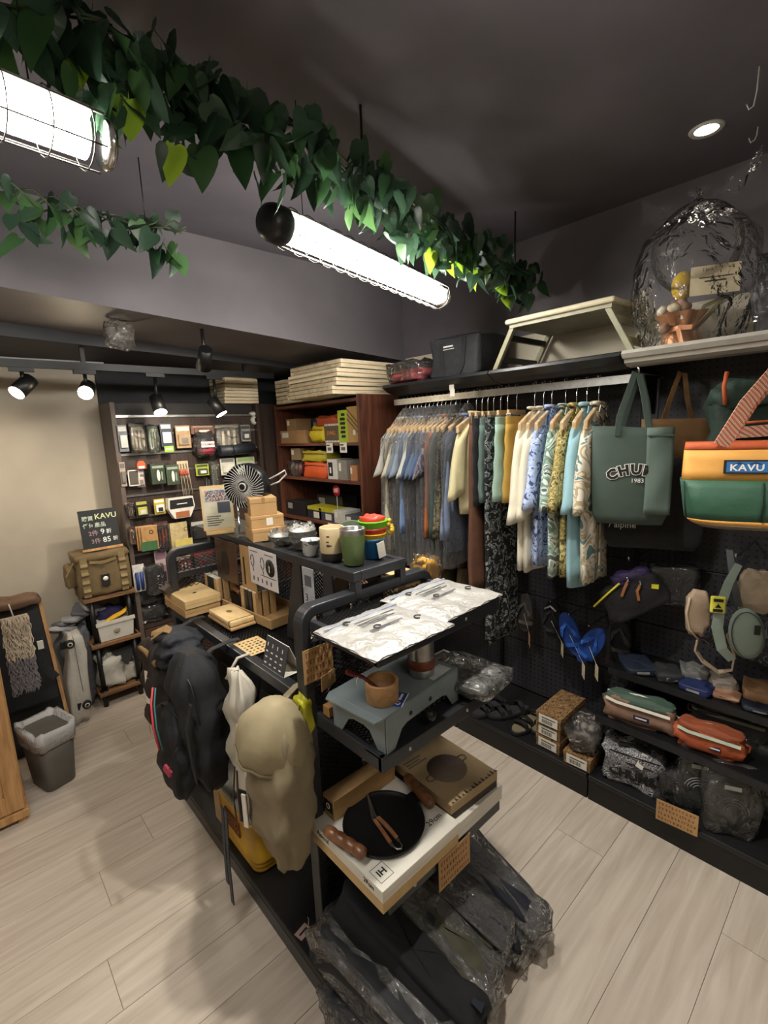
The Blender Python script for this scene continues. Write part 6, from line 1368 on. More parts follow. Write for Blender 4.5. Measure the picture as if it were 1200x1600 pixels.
for s, m_ in ((-1, M_tabl), (1, M_tabl)):
    y0, y1 = s*.20, s*.29
    for x in (-.165, .145): MB().hexa([(x, y1-.012, 0), (x+.02, y1-.012, 0), (x+.02, y1+.012, 0), (x, y1+.012, 0), (x, y0-.012, .168), (x+.02, y0-.012, .168), (x+.02, y0+.012, .168), (x, y0+.012, .168)]).build('leg', m_, t, bevel=.002)
    for f in (.25, .75):
        yy = y1+(y0-y1)*f; MB().bb(-.15, .15, yy-.008, yy+.008, .168*f-.012, .168*f+.012).build('leg_stretcher', M_black if s > 0 else m_, t)
# balloon bouquet in cellophane
t = thing('balloon_bouquet', 'clear balloon over dried flowers wrapped in cellophane on the pale shelf', 'bouquet', (1.99, .555, 1.848))
e = MB(); e.ell((0, 0, .32), (.135, .135, .145), 28, 18); e.build('clear_balloon', film('balloon_skin', haze=.02, gl=.15, bump=.15, rough=.04), t)
e = MB(); e.ell((-.01, .03, .205), (.036, .036, .048), 18, 12); e.build('yellow_balloon', mat('balloon_yellow', '#b99a20', .2, var=.05), t)
R = random.Random(12)
for k in range(16):
    a = R.uniform(0, 6.28); r = R.uniform(0, .07); zz = R.uniform(.06, .16); e = MB(); e.ell((r*math.cos(a)-.02, r*math.sin(a)+.03, zz), (.019, .019, .017), 8, 6, .25, k)
    e.build('flower_head', mat('petal%d' % (k % 4), ['#cfc0a0', '#b98d7c', '#d9cfb8', '#8e6a52'][k % 4], .8, var=.2), t)
for k in range(12):
    a = R.uniform(-.9, .9); e = MB(); e.tube([(0, .02, .03), (-.02+.05*math.sin(a), -.03-.07*R.random(), .12), (.02*math.cos(a), -.06-.08*R.random(), .15)], .0022, 4); e.build('grass_spray', mat('dried_green', '#7d7857', .8), t)
rr = []
for k in range(6):
    f = k/5; rad = [.062, .066, .050, .045, .065, .085][k]; z = [0, .025, .05, .06, .085, .11][k]
    rr.append([((rad+.010*math.sin(9*2*PI*j/36)*(1.2*f))*math.cos(2*PI*j/36), (rad+.010*math.sin(9*2*PI*j/36)*1.2*f)*math.sin(2*PI*j/36)+.03, z) for j in range(36)])
MB().loft(rr, caps=False).build('copper_wrap', mat('copper_paper', '#a5714a', .35, .4, bump=.4), t)
MB().ribbon([(-.05, .06, .055), (-.07, .02, .058), (-.06, -.02, .055)], (0, 0, 1), .015, .002).build('bow_ribbon', mat('peach_ribbon', '#d9986a', .4), t); MB().ribbon([(-.07, .02, .055), (-.085, .0, .0), (-.07, -.03, -.0)], (0, 1, .2), .014, .002).build('bow_ribbon', MATS['peach_ribbon'], t)
m = MB(); m.at((-.05, -.075, .195), (0, 0, -1.1)); m.bb(-.07, .07, -.001, .001, -.045, .045); m.build('greeting_card', mat('card_cream', '#d3c7a6', .7), t)
lettering('card_print', 'I Jack', .014, M_ink, t, (-.072, -.060, .225), (PI/2, 0, -1.1), .0003); m = MB(); m.at((-.0512, -.0756, .195), (0, 0, -1.1)); m.bb(-.045, .05, -.0025, -.0015, .006, .009); m.bb(-.03, .03, -.0025, -.0015, -.006, -.002); m.build('text_lines', M_ink, t)['kind'] = 'stuff'
rr = []; R = random.Random(2)
for k in range(14):
    f = k/13; z = .0+f*.50; rad = .145+.05*math.sin(PI*min(1, f*1.15))-(.0 if f < .72 else (f-.72)*.62); 
    rr.append([((rad+.010*math.sin(7*th+f*5)+.006*math.sin(15*th+f*9))*math.cos(th), (rad+.010*math.sin(7*th+f*5)+.006*math.sin(15*th-f*7))*math.sin(th)*.95, z) for th in [2*PI*j/56 for j in range(56)]])
MB().loft(rr, caps=False).build('cellophane', film('bouquet_cellophane', haze=.03, gl=.16, bump=1.0, scale=14, rough=.1), t)
for s, dz in ((-1, .05), (1, .0)):
    e = MB(); e.grid(lambda u, v: ((.0-.03*u), -s*(.04+.13*u), .47-dz*.6+.035*u+(v-.5)*(.02+.07*u)+.01*math.sin(9*u+5*v)), 8, 5); e.build('tied_ear', MATS['bouquet_cellophane'], t)
t = thing('dark_wrapped_goods', 'dark bundle in plastic at the picture edge of the pale shelf', 'packet', (2.02, .305, 1.848))
cushion(MB(), (0, 0, .10), (.2, .12, .2), .5, seed=75, noise=.02).build('bundle', M_charcoal, t); cushion(MB(), (0, 0, .11), (.23, .15, .23), .4, seed=76, noise=.03).build('film_wrap', M_cello, t)
t = thing('plastic_scrap', 'scrap of clear plastic hanging from the underside of the beam', 'wrap', (.66, 2.45, 2.07))
cushion(MB(), (0, 0, .0), (.12, .08, .12), .6, seed=77, noise=.03).build('film', M_cello, t); MB().tube([(0, 0, .05), (0, 0, zb(.66)-2.07)], .001, 4).build('string', M_black, t)
for k, (x, y, L) in enumerate(((1.72, .36, .09), (2.05, .42, .035), (1.80, .25, .03))):
    t = thing('ceiling_hook', ['pale wire hanging from the ceiling near the downlight', 'small pale wire hook in the ceiling, past the long wire', 'small curled wire in the ceiling nearest the downlight'][k], 'hook', (x, y, 2.5), 0, 'wires in the dark ceiling')
    MB().tube([(0, 0, 0), (.004, .002, -L*.6), (0, .006, -L), (.0, .016, -L-.004), (0, .022, -L+.012)], .0018, 5).build('wire', M_white_metal, t)
# ================================================================ plaster corner: stand, board, bag, bin, wardrobe
t = thing('ladder_shelf', 'small three tier stand with wooden boards and black pipe legs', 'shelf', (.615, 3.27, 0)); M_bd = wood('stand_board', '#5a3d28', '#8f6a46', 7, (1, 12, 12))
for z, w_ in ((.70, .14), (.41, .135), (.10, .13)): MB().bb(-w_, w_-.0, -.12, .12, z-.024, z).build('tier_board', M_bd, t, bevel=.002)
for x in (-.10, .10):
    for y in (-.09, .09):
        for z0, z1 in ((.0, .076), (.10, .386), (.41, .676)): MB().tube([(x, y, z0+.0), (x, y, z1)], .014, 12).build('pipe_leg', M_black, t)
        for z in (.10, .41): MB().lathe([(0, .006), (.024, .005), (.025, 0)], (x, y, z), 12).build('pipe_flange', M_black, t)
t = thing('olive_cooler', 'boxy olive brown field bag with webbing loops, on the stand', 'bag', (.60, 3.24, .702))
M_ol = mat('olive_cloth', '#6b5a3c', .8, var=.1, bump=.3, bscale=30); M_ol2 = mat('olive_web', '#7d6c4a', .8)
cushion(MB(), (0, 0, .125), (.28, .19, .25), .18, seed=81, noise=.004).build('bag_body', M_ol, t); cushion(MB(), (0, 0, .235), (.285, .195, .06), .2, seed=82, noise=.003).build('bag_lid', M_ol, t)
for s in (-1, 1):
    MB().bb(s*.10-.018, s*.10+.018, -.102, -.097, .01, .25).build('webbing_strip', M_ol2, t)
    for k in range(4): MB().ribbon([(s*.10, -.102, .03+k*.05), (s*.10, -.112, .045+k*.05), (s*.10, -.102, .06+k*.05)], (1, 0, 0), .036, .003).build('webbing_loop', M_ol2, t)
MB().ribbon([(-.07, -.1, .215), (0, -.115, .205), (.07, -.1, .215)], (0, 0, 1), .016, .004).build('handle', M_ol2, t)
MB().bb(-.022, .022, -.108, -.104, .06, .13).build('hang_tag', M_ink, t); MB().at((0, -.109, .105), (PI/2, 0, 0)).lathe([(0, .001), (.014, .001), (.014, 0)], n=14).build('tag_emblem', M_white_ink, t)
cushion(MB(), (-.155, .02, .13), (.05, .12, .14), .5, seed=83).build('side_pocket', M_ol, t); MB().ribbon([(-.14, -.05, .22), (-.185, -.06, .15), (-.17, -.04, .08)], (0, 1, 0), .02, .003).build('side_strap', M_ol2, t)
t = thing('chalkboard', 'small chalkboard with handwritten discounts leaning on the olive bag', 'sign', (.622, 3.20, .975), 0)
TL = -.16
m = MB(); m.at((0, 0, 0), (TL, 0, .0)); m.bb(-.098, .098, -.006, .006, .008, .235); m.build('slate', mat('slate', '#1c2023', .7, var=.25, scale=9), t)
m = MB(); m.at((0, 0, 0), (TL, 0, 0)); m.bb(-.105, .105, -.016, .010, -.006, .008); m.build('chalk_ledge', M_oak, t)
def chalk(txt, s, c_, x, z, m_): lettering('chalk_writing', txt, s, m_, t, (x, -.0072+math.sin(TL)*-1*z*1.0, z*math.cos(TL)), (PI/2+TL, 0, 0), .0004, align='LEFT', off=.0004)
M_ch1 = mat('chalk_yellow', '#cfd3a8', .9); M_ch2 = mat('chalk_white', '#dfe2e0', .9); M_ch3 = mat('chalk_pink', '#9a8086', .9); M_ch4 = mat('chalk_green', '#b8c9b8', .9)
chalk('購買', .030, 0, -.085, .185, M_ch4); chalk('KAVU', .045, 0, -.018, .192, M_ch1); chalk('任何產品', .030, 0, -.085, .143, M_ch4)
chalk('2件', .034, 0, -.062, .096, M_ch3); chalk('9', .046, 0, .0, .100, M_ch2); chalk('折', .030, 0, .030, .098, M_ch2); chalk('3件', .034, 0, -.055, .048, M_ch3); chalk('85', .044, 0, .006, .050, M_ch2); chalk('折', .028, 0, .060, .050, M_ch2)
t = thing('white_bin_box', 'white open storage box with an oval badge on the middle tier', 'box', (.625, 3.255, .411))
MB().hexa([(-.09, -.09, 0), (.09, -.09, 0), (.09, .09, 0), (-.09, .09, 0), (-.10, -.10, .115), (.10, -.10, .115), (.10, .10, .115), (-.10, .10, .115)]).build('box_body', mat('white_plastic', '#c9c6bd', .45, var=.03), t, bevel=.004)
MB().bb(-.106, .106, -.106, -.094, .105, .125).build('rim', MATS['white_plastic'], t); m = MB(); m.ell((.0, -.099, .055), (.018, .004, .016), 16, 8); m.build('oval_badge', mat('badge_grey', '#8e8672', .5), t)
t = thing('yellow_toy', 'yellow perforated sandal strap lying in the white storage box', 'sandal', (.64, 3.215, .53), .2); MB().ribbon([(-.07, -.02, .0), (-.02, -.03, .018), (.03, -.03, .03), (.07, -.02, .05)], (0, 1, .3), [.02, .035, .03, .015], .01).build('strap', mat('bright_yellow', '#d6a51d', .5), t, bevel=.003)
t = thing('purple_goods', 'dark purple and grey cloths heaped in the white storage box', 'cloth', (.62, 3.28, .52)); cushion(MB(), (0, 0, .03), (.15, .12, .08), .6, seed=84).build('purple_cloth', mat('deep_purple', '#2c2550', .8, bump=.3), t); cushion(MB(), (-.05, .02, .05), (.08, .08, .06), .6, seed=85).build('grey_cloth', mat('cloth_grey', '#6e6d6a', .8, bump=.3), t)
for k, (x, y, z, d, c_, lb) in enumerate(((.575, 3.26, .101, (.15, .17, .20), '#b5b1a8', 'white fabric sack with gathered neck on the lowest tier'), (.68, 3.27, .101, (.10, .16, .12), '#a9a59a', 'smaller off white sack beside the gathered one'), )):
    t = thing('fabric_sack', lb, 'bag', (x, y, z)); cushion(MB(), (0, 0, d[2]/2), d, .5, seed=86+k, noise=.012).build('sack_body', mat('sack%d' % k, c_, .8, bump=.5, bscale=14), t); MB().tube([(-.05, -.05, d[2]*.9), (0, -.07, d[2]*.97), (.05, -.05, d[2]*.9)], .006, 6).build('neck_roll', mat('sack%d' % k, c_), t)
t = thing('folded_hat', 'dark folded cap lying over the white sacks', 'cap', (.66, 3.19, .23)); m = MB(); m.add([(-.07, 0, .08), (.08, 0, .09), (.0, -.02, -.01), (-.07, .05, .09), (.08, .05, .10), (.0, .03, 0)], [(0, 1, 2), (3, 5, 4), (0, 3, 4, 1), (1, 4, 5, 2), (2, 5, 3, 0)]); m.build('cap_cloth', mat('cap_dark', '#23241f', .8), t, bevel=.004); MB().bb(-.07, .07, -.004, .0, .078, .088).build('cap_band', M_charcoal, t)
t = thing('wheeled_case', 'tall off white wheeled case standing on end beside the stand', 'case', (.385, 3.12, 0), .0)
m = MB(); cushion(m, (0, .0, .27), (.10, .12, .54), .35, seed=88, noise=.006, rot=(0, .06, 0)); m.build('case_body', mat('case_white', '#b3afa6', .6, var=.05, bump=.3), t)
MB().tube([(-.0, -.062, .54), (.005, -.064, .3), (.012, -.062, .10)], .0016, 4).build('case_seam', M_ink, t)
for z, x in ((.50, -.02), (.12, .015)):
    MB().at((x, -.07, z), (PI/2, 0, 0)).lathe([(0, .010), (.018, .010), (.024, .006), (.024, -.006), (0, -.008)], n=18).build('caster_wheel', M_rubber, t); MB().at((x, -.082, z), (PI/2, 0, 0)).lathe([(.008, .001), (.013, .001), (.013, 0)], n=14).build('caster_ring', M_white_metal, t); MB().bb(x-.045, x, -.07, -.055, z-.02, z+.02).build('caster_arm', M_black, t)
t = thing('paper_heap', 'grey crumpled sheets and bags heaped behind the wheeled case', 'paper', (.42, 3.33, 0)); 
for k in range(5): m = MB(); cushion(m, (-.05+.04*k, .02*(k % 2), .50+.03*k), (.16, .10, .03), .4, seed=90+k, noise=.01, rot=(.2*k-.4, .3-.15*k, .4*k)); m.build('crumpled_sheet', mat('sheet_grey%d' % (k % 2), ['#8f9090', '#5d6066'][k % 2], .6, bump=.4), t)
cushion(MB(), (0, 0, .25), (.16, .14, .50), .4, seed=97, noise=.01).build('grey_sack', mat('sheet_grey1', '#5d6066'), t)
t = thing('framed_board', 'dark furniture panel with pale wooden edge leaning by the bin', 'panel', (.17, 2.98, 0), 0)
MB().hexa([(-.12, -.02, 0), (.12, -.02, .0), (.12, .02, 0), (-.12, .02, 0), (-.14, .10, .78), (.085, .10, .78), (.085, .14, .78), (-.14, .14, .78)]).build('dark_panel', mat('panel_dark', '#1e2024', .5, var=.2), t)
MB().hexa([(.122, -.035, 0.0), (.138, -.035, 0.0), (.138, .03, 0), (.122, .03, 0), (.088, .09, .78), (.104, .09, .78), (.104, .15, .78), (.088, .15, .78)]).build('wooden_edge', M_oak, t)
MB().ribbon([(.02, -.03, .62), (.06, -.04, .45), (.10, -.04, .38)], (0, 0, 1), .04, .006).build('curved_strap', M_charcoal, t); MB().bb(-.13, .10, -.045, -.03, .25, .27).build('cross_rail', M_black, t)
cushion(MB(), (-.02, .09, .80), (.24, .14, .05), .5, seed=98).build('folded_kraft', mat('old_kraft', '#6b5240', .8), t); MB().bb(.045, .07, -.05, -.03, .56, .60).build('white_clip', M_white_card, t)
t = thing('shag_rug', 'hanging strip of long pile rug, cream above and grey below', 'rug', (.135, 2.78, 0)); R = random.Random(9)
for nm, z0, z1, c_ in (('cream_pile', .60, .80, '#b9ab96'), ('grey_pile', .43, .5995, '#6f6a6c')):
    m = MB(); m.bb(-.052, .052, .012, .03, z0, z1)
    for k in range(420):
        x = R.uniform(-.052, .052); z = R.uniform(z0+.01, z1); y = R.uniform(-.016, .0); m.tube([(x, .014, z), (x+R.uniform(-.008, .008), y, z-.008), (x+R.uniform(-.01, .01), y-.004, z-.026)], [.003, .003, .0015], 4, caps=False)
    o = m.build(nm, mat(nm, c_, .95, var=.1), t); o['kind'] = 'stuff'
MB().tube([(0, .02, .79), (-.01, .04, .86)], .003, 5).build('hanging_loop', M_white_metal, t)
# bin
t = thing('waste_bin', 'grey tapered waste bin lined with a white plastic bag', 'bin', (.17, 2.64, 0), .3)
def rrect(w_, d, r, z, n=6, wob=0, ph=0):
    pts = []
    for cx_, cy_, a0_ in ((w_/2-r, d/2-r, 0), (-w_/2+r, d/2-r, PI/2), (-w_/2+r, -d/2+r, PI), (w_/2-r, -d/2+r, 1.5*PI)):
        for k in range(n+1): a = a0_+PI/2*k/n; pts.append((cx_+r*math.cos(a), cy_+r*math.sin(a), z))
    if wob: pts = [(x*(1+wob*math.sin(i*1.9+ph)), y*(1+wob*math.cos(i*2.3+ph)), z_+wob*.3*math.sin(i*1.3+ph)) for i, (x, y, z_) in enumerate(pts)]
    return pts
MB().loft([rrect(.125, .165, .03, 0), rrect(.13, .17, .032, .004), rrect(.165, .215, .036, .28)], caps=True).build('bin_body', mat('bin_grey', '#57534d', .5, var=.04), t)
MB().loft([rrect(.172, .222, .036, .22, wob=.012), rrect(.178, .228, .036, .27, wob=.02, ph=1), rrect(.182, .232, .036, .31, wob=.02, ph=2), rrect(.160, .206, .036, .305, wob=.03, ph=3), rrect(.13, .18, .036, .24, wob=.06, ph=1), rrect(.08, .11, .03, .21, wob=.1)], caps=False).build('bag_liner', film('liner_film', haze=.75, gl=.25, bump=.9, scale=20), t, solid=.0015)
# wardrobe
t = thing('oak_cabinet', 'pale oak cabinet with a framed door, cut by the picture edge', 'cabinet', (-.21, 2.60, 0))
MB().bb(-.26, .255, -.155, .18, .03, 1.12).build('carcass', M_oak, t, bevel=.003)
for a in ((.19, .25, .06, 1.10), (-.24, -.18, .06, 1.10)): MB().bb(a[0], a[1], -.172, -.156, a[2], a[3]).build('door_stile', M_oak, t, bevel=.002)
for z in ((.06, .14), (.55, .61), (1.03, 1.10)): MB().bb(-.18, .19, -.172, -.156, *z).build('door_rail', M_oak, t, bevel=.002)
MB().bb(-.18, .19, -.162, -.156, .14, 1.03).build('door_panel', M_oak, t)
MB().bb(-.265, .262, -.18, .18, .02, .055).build('base_moulding', M_oak, t, bevel=.003); MB().bb(.22, .25, -.17, -.14, 0, .02).build('foot', M_oak, t); MB().bb(-.25, -.22, -.17, -.14, 0, .02).build('foot', M_oak, t)
t = thing('cardboard_roll', 'brown cardboard piece standing on the oak cabinet', 'cardboard', (-.0, 2.55, 1.121)); MB().hexa([(-.03, -.01, 0), (.035, -.01, 0), (.035, .0, 0), (-.03, .0, 0), (-.04, .0, .16), (.02, .0, .16), (.02, .01, .16), (-.04, .01, .16)]).build('card_leaf', mat('old_kraft', '#6b5240'), t)

# ================================================================ bags on the side of the gondola
def hook_strap(mb, x, y, z0, z1=.915): return mb.ribbon([(x, y, z0), (x+.01, y, (z0+z1)/2), (.625, y, z1), (.66, y, z1-.003)], (0, 1, 0), .022, .003)
def W(t, m, nm, mt, **k): return m.build(nm, mt, t, world=True, **k)
def body(c, L, d, h_, seed, rz=0, lean=0, top=.72, noise=.010):
    R = random.Random(seed); ph = [R.uniform(0, 6.28) for _ in range(5)]; rr = []; c = Vector(c); X = Euler((0, lean, rz)).to_matrix()
    for k in range(17):
        f = k/16; prof = (math.sin(PI*min(1, (f+.02)/.5)/2)**.5 if f < .5 else math.cos(PI/2*((f-.5)/.5)**2.6*.93)**.6); prof = max(prof, .10)
        wid = 1.0-(1-top)*f**1.5; ring = []
        for j in range(30):
            q = 2*PI*j/30; a = math.copysign(abs(math.cos(q))**.7, math.cos(q)); b = math.copysign(abs(math.sin(q))**.7, math.sin(q))
            n_ = noise*(math.sin(5*q+ph[0]+f*6)+math.sin(11*q+ph[1]-f*11)*.6+math.sin(f*22+ph[2]+q))
            p = Vector((b*(d/2*prof+n_), a*(L/2*wid*prof**.6+n_), -h_/2+h_*f)); ring.append(tuple(c+X @ p))
        rr.append(ring)
    return MB().loft(rr)
M_bp = mat('pack_black', '#17181b', .8, var=.15, bump=.8, bscale=10); M_bpn = mat('pack_navy', '#1f222a', .75, bump=.3)
t = thing('black_backpack', 'black backpack with a red and teal cord, hanging at the long side', 'backpack', (.50, 1.52, .36))
W(t, body((.515, 1.55, .655), .235, .16, .50, 1, lean=-.04, noise=.006), 'pack_body', M_bp); W(t, body((.435, 1.585, .56), .19, .09, .34, 2, lean=.0, noise=.005), 'front_pocket', M_bp)
W(t, MB().tube([(.395, 1.60, .80), (.375, 1.565, .765), (.365, 1.535, .70), (.37, 1.515, .63)], .0035, 6), 'red_cord', mat('cord_red', '#c23a48', .6)); W(t, MB().tube([(.40, 1.588, .802), (.381, 1.553, .765), (.371, 1.523, .70), (.376, 1.503, .63)], .0025, 6), 'teal_cord', mat('cord_teal', '#2c6a6a', .6))
m = MB(); m.add([(.369, 1.60, .66), (.366, 1.575, .655), (.372, 1.605, .715)], [(0, 1, 2), (0, 2, 1)]); W(t, m, 'yellow_patch', mat('patch_ochre', '#a57d2c', .7), solid=.002)
W(t, MB().box((.375, 1.475, .575), (.008, .04, .018), (.3, .2, .2)), 'small_flag', mat('flag_red', '#a83a50', .6)); W(t, MB().tube([(.40, 1.44, .66), (.38, 1.45, .60), (.385, 1.49, .57)], .003, 5), 'bungee_cord', M_black)
W(t, hook_strap(MB(), .55, 1.50, .90), 'top_loop', M_black_cloth)
W(t, MB().tube([(.432, 1.635, .66), (.415, 1.60, .735), (.418, 1.56, .745), (.435, 1.51, .71), (.44, 1.49, .64)], .0028, 6), 'pocket_zip', M_black2)
W(t, MB().tube([(.50, 1.645, .72), (.47, 1.60, .85), (.465, 1.53, .875), (.47, 1.46, .83), (.475, 1.435, .70)], .003, 6), 'main_zip', M_black2)
W(t, MB().ribbon([(.455, 1.44, .78), (.435, 1.445, .70), (.44, 1.45, .60), (.45, 1.455, .50)], (0, 1, 0), .018, .003), 'side_strap', M_charcoal)
for y, zz in ((1.39, .02), (1.365, -.04)): W(t, MB().ribbon([(.50, y, .42), (.49, y-.005, .25), (.487, y-.01, .13+zz)], (0, 1, 0), .020, .003), 'hanging_strap', M_black_cloth)
t = thing('brown_backpack', 'dark backpack with tan rim and white tags behind the black one', 'backpack', (.52, 1.85, .40))
W(t, body((.51, 1.83, .66), .22, .16, .46, 3), 'pack_body', mat('pack_brown', '#2c241e', .75, var=.2, bump=.35)); W(t, MB().tube([(.465, 1.915, .79), (.44, 1.88, .835), (.44, 1.81, .84), (.455, 1.75, .80)], .009, 8), 'tan_rim', mat('rim_tan', '#85683f', .7))
W(t, MB().box((.425, 1.79, .70), (.004, .022, .10), (0, .05, .3)), 'white_tag', M_white_card); W(t, MB().box((.43, 1.815, .715), (.004, .014, .10), (0, .05, .3)), 'white_tag', M_white_card)
W(t, body((.53, 1.74, .84), .20, .14, .16, 4, top=.9), 'navy_top', M_bpn); W(t, MB().ribbon([(.46, 1.79, .90), (.50, 1.76, .925), (.54, 1.73, .90)], (0, 1, .2), .04, .004), 'tan_band', mat('rim_tan', '#85683f')); W(t, hook_strap(MB(), .55, 1.80, .88), 'top_loop', M_black_cloth)
t = thing('white_tote', 'crumpled off white cloth bag between the black and beige backpacks', 'tote bag', (.58, 1.36, .42))
W(t, body((.575, 1.345, .635), .14, .06, .50, 5, top=.6, noise=.008), 'cloth_body', mat('offwhite_cloth', '#b9b3a5', .8, var=.05, bump=.6, bscale=9)); W(t, MB().tube([(.56, 1.40, .84), (.60, 1.39, .90), (.64, 1.38, .905)], .005, 6), 'strap', mat('offwhite_cloth', '#b9b3a5')); 
t = thing('beige_backpack', 'large beige hooded canvas backpack nearest the frame post', 'backpack', (.54, 1.10, .33)); M_bg1 = mat('pack_beige', '#857960', .8, var=.08, bump=.5, bscale=9); M_bg2 = mat('pack_beige_light', '#938769', .8, var=.06, bump=.5, bscale=9)
W(t, body((.55, 1.075, .65), .185, .145, .47, 6, top=.95, noise=.007), 'pack_body', M_bg1)
HX = Euler((.42, -.14, 0)).to_matrix()
def hood(u, v):
    a = 2*PI*u; th = PI*.5*v; k = 1+(.045*math.sin(5*a+4*v)+.03*math.sin(11*a-3*v))*v
    return tuple(Vector((.558, 1.10, .765)) + HX @ Vector((.108*math.sin(th)**1.25*math.cos(a)*k, .108*math.sin(th)**1.25*math.sin(a)*k, .165*math.cos(th)-.03*math.cos(a)*v*v)))
W(t, MB().grid(hood, 30, 12), 'hood_flap', M_bg2, solid=.005)
W(t, MB().tube([tuple(hood(u/30, 1.0)) for u in range(30)], .005, 6, closed=True), 'hood_hem', M_bg1)
W(t, MB().ribbon([(.455, 1.13, .72), (.455, 1.14, .64), (.458, 1.14, .56)], (0, 1, 0), .007, .003), 'drawcord', mat('cord_brown', '#38281f', .7)); W(t, MB().ribbon([(.458, 1.15, .72), (.452, 1.165, .62), (.456, 1.17, .54)], (0, 1, 0), .005, .003), 'drawcord', mat('cord_brown', '#38281f'))
W(t, MB().box((.462, 1.12, .60), (.004, .014, .10), (0, 0, .4)), 'white_tag', M_white_card); W(t, MB().box((.466, 1.14, .60), (.004, .03, .10), (0, 0, .4)), 'dark_tag', M_ink)
W(t, hook_strap(MB(), .58, 1.08, .88), 'top_loop', M_bg1)
t = thing('yellow_drybag', 'acid yellow pouch squeezed between the beige backpack and the post', 'pouch', (.62, 1.045, .80)); cushion(MB(), (0, .0, .045), (.04, .05, .12), .5, seed=101).build('pouch_body', mat('acid_yellow', '#b5b321', .5, bump=.3), t); MB().tube([(-.02, -.02, .09), (-.025, 0, .03), (-.02, .02, .0)], .002, 4).build('black_cord', M_ink, t)
t = thing('purple_bag', 'dark purple bag behind the beige backpack', 'bag', (.64, 1.12, .42)); cushion(MB(), (0, 0, .18), (.05, .13, .36), .5, seed=102).build('bag_body', mat('sling_purple', '#2b1b48'), t); MB().ribbon([(0, 0, .34), (0, 0, .42), (.0, .0, .46)], (0, 1, 0), .02, .003).build('strap', mat('sling_purple', '#2b1b48'), t)
for (x, y, z, d, lb) in ((.83, 1.36, .33, (.22, .42, .50), 'black bag added to fill the dark rack space behind the beige backpack'), (.83, 1.80, .33, (.22, .38, .48), 'black bag added to fill the dark rack space behind the black backpack')):  # bags added so the space under the side shelf stays dark
    t = thing('filler_bag', lb, 'bag', (x, y, z), 0, 'black bags added to fill the dark space inside the rack'); cushion(MB(), (0, 0, d[2]/2), d, .5, seed=int(y*50), noise=.015).build('bag_body', M_bp, t)
    MB().ribbon([(-.02, -.08, d[2]*.97), (-.02, -.04, d[2]+.05), (-.02, .04, d[2]+.05), (-.02, .08, d[2]*.97)], (1, 0, 0), .03, .004).build('handle', M_black_cloth, t); MB().tube([(-d[0]*.46, -d[1]*.35, d[2]*.72), (-d[0]*.5, 0, d[2]*.75), (-d[0]*.46, d[1]*.35, d[2]*.72)], .003, 6).build('zip_line', M_black2, t)
# yellow cooler box
M_yb = mat('cooler_yellow', '#bd921f', .45, var=.05); t = thing('yellow_cooler', 'retro yellow cooler box with ribbed foot and grey lid on the rack base', 'cooler box', (.70, 1.535, .083))
rr = [[(x, y, z) for x, y, z in rrect(w_, d, r, z, 7)] for w_, d, r, z in ((.20, .29, .035, 0), (.212, .302, .04, .006), (.212, .302, .04, .018), (.207, .297, .04, .020), (.216, .306, .04, .026), (.216, .306, .04, .036), (.210, .300, .04, .038), (.220, .310, .04, .044), (.220, .310, .04, .054), (.214, .304, .04, .056), (.236, .326, .035, .205), (.244, .334, .03, .207), (.244, .334, .03, .222))]
MB().loft(rr).build('box_body', M_yb, t); MB().loft([rrect(.246, .336, .03, .2225), rrect(.246, .336, .03, .238), rrect(.235, .325, .03, .244)]).build('lid', mat('lid_grey', '#8d8f86', .5), t)
MB().bb(-.120, -.112, .10, .155, .06, .21).build('side_clamp', mat('clamp_tan', '#a98a60', .5), t)
m = MB()
for k, z in enumerate((.15, .138, .126, .114)): m.bb(-.1195, -.114, -.04+.01*(k % 2), .05-.012*(k % 3), z-.003, z+.003)
m.build('emblem_print', mat('emblem_brown', '#6e3a16', .6), t); 
for a in ((-.055, .062, .158, .161), (-.055, .062, .102, .105), (-.055, -.052, .105, .158), (.059, .062, .105, .158)): MB().bb(-.1195, -.114, *a).build('emblem_frame', mat('emblem_brown', '#6e3a16'), t)
# packed clothes on the floor in front of the end shelves
def pillow(label, a, b, w_, th, m, filmed, seed, name='packed_clothing', tag_=None):
    a = Vector(a); b = Vector(b); d = b-a; L = d.length; c = (a+b)/2; q = (-d).to_track_quat('Y', 'Z')
    t = thing(name, label, 'packed clothing', tuple(c), 0, 'packed clothing heaped at the foot of the rack'); e = q.to_euler()
    m1 = MB(); cushion(m1, (0, 0, 0), (w_, L, th), .42, seed=seed, noise=.008, rot=tuple(e)); m1.build('folded_clothing', m, t)
    if filmed:
        m2 = MB(); cushion(m2, (0, 0, 0), (w_*1.06, L*1.05, th*1.12), .36, seed=seed+1, noise=.014, rot=tuple(e)); m2.build('film_wrap', filmed, t)
        R = q.to_matrix(); p0 = R @ Vector((0, -L*.52, 0)); 
        m3 = MB(); m3.grid(lambda u, v: tuple(R @ Vector((w_*(-.42+.84*u), -L*(.49+.10*v), .01*math.sin(u*11)*(v)+.006*math.sin(20*u)))), 12, 3); m3.build('sealed_end', filmed, t)
    if tag_:
        R = q.to_matrix(); m4 = MB(); k = R @ Vector((tag_[0]*w_, tag_[1]*L, th*.53)); m4.box(tuple(k), (.035, .03, .003), tuple(e)); m4.build('size_label', tag_[2], t)
    return t
M_gf = film('bag_film', haze=.12, gl=.48, bump=1.0, scale=24, rough=.11)
M_cl1 = mat('cloth_dark_grey', '#24262a', .8, var=.2, bump=.6, bscale=8); M_cl2 = mat('cloth_blackest', '#141519', .9, var=.2, bump=.4, bscale=12); M_cl3 = mat('cloth_olive', '#4b4a3b', .8, var=.15, bump=.6, bscale=8); M_cl4 = mat('cloth_navy', '#1b1e2a', .8, var=.2, bump=.6, bscale=8)
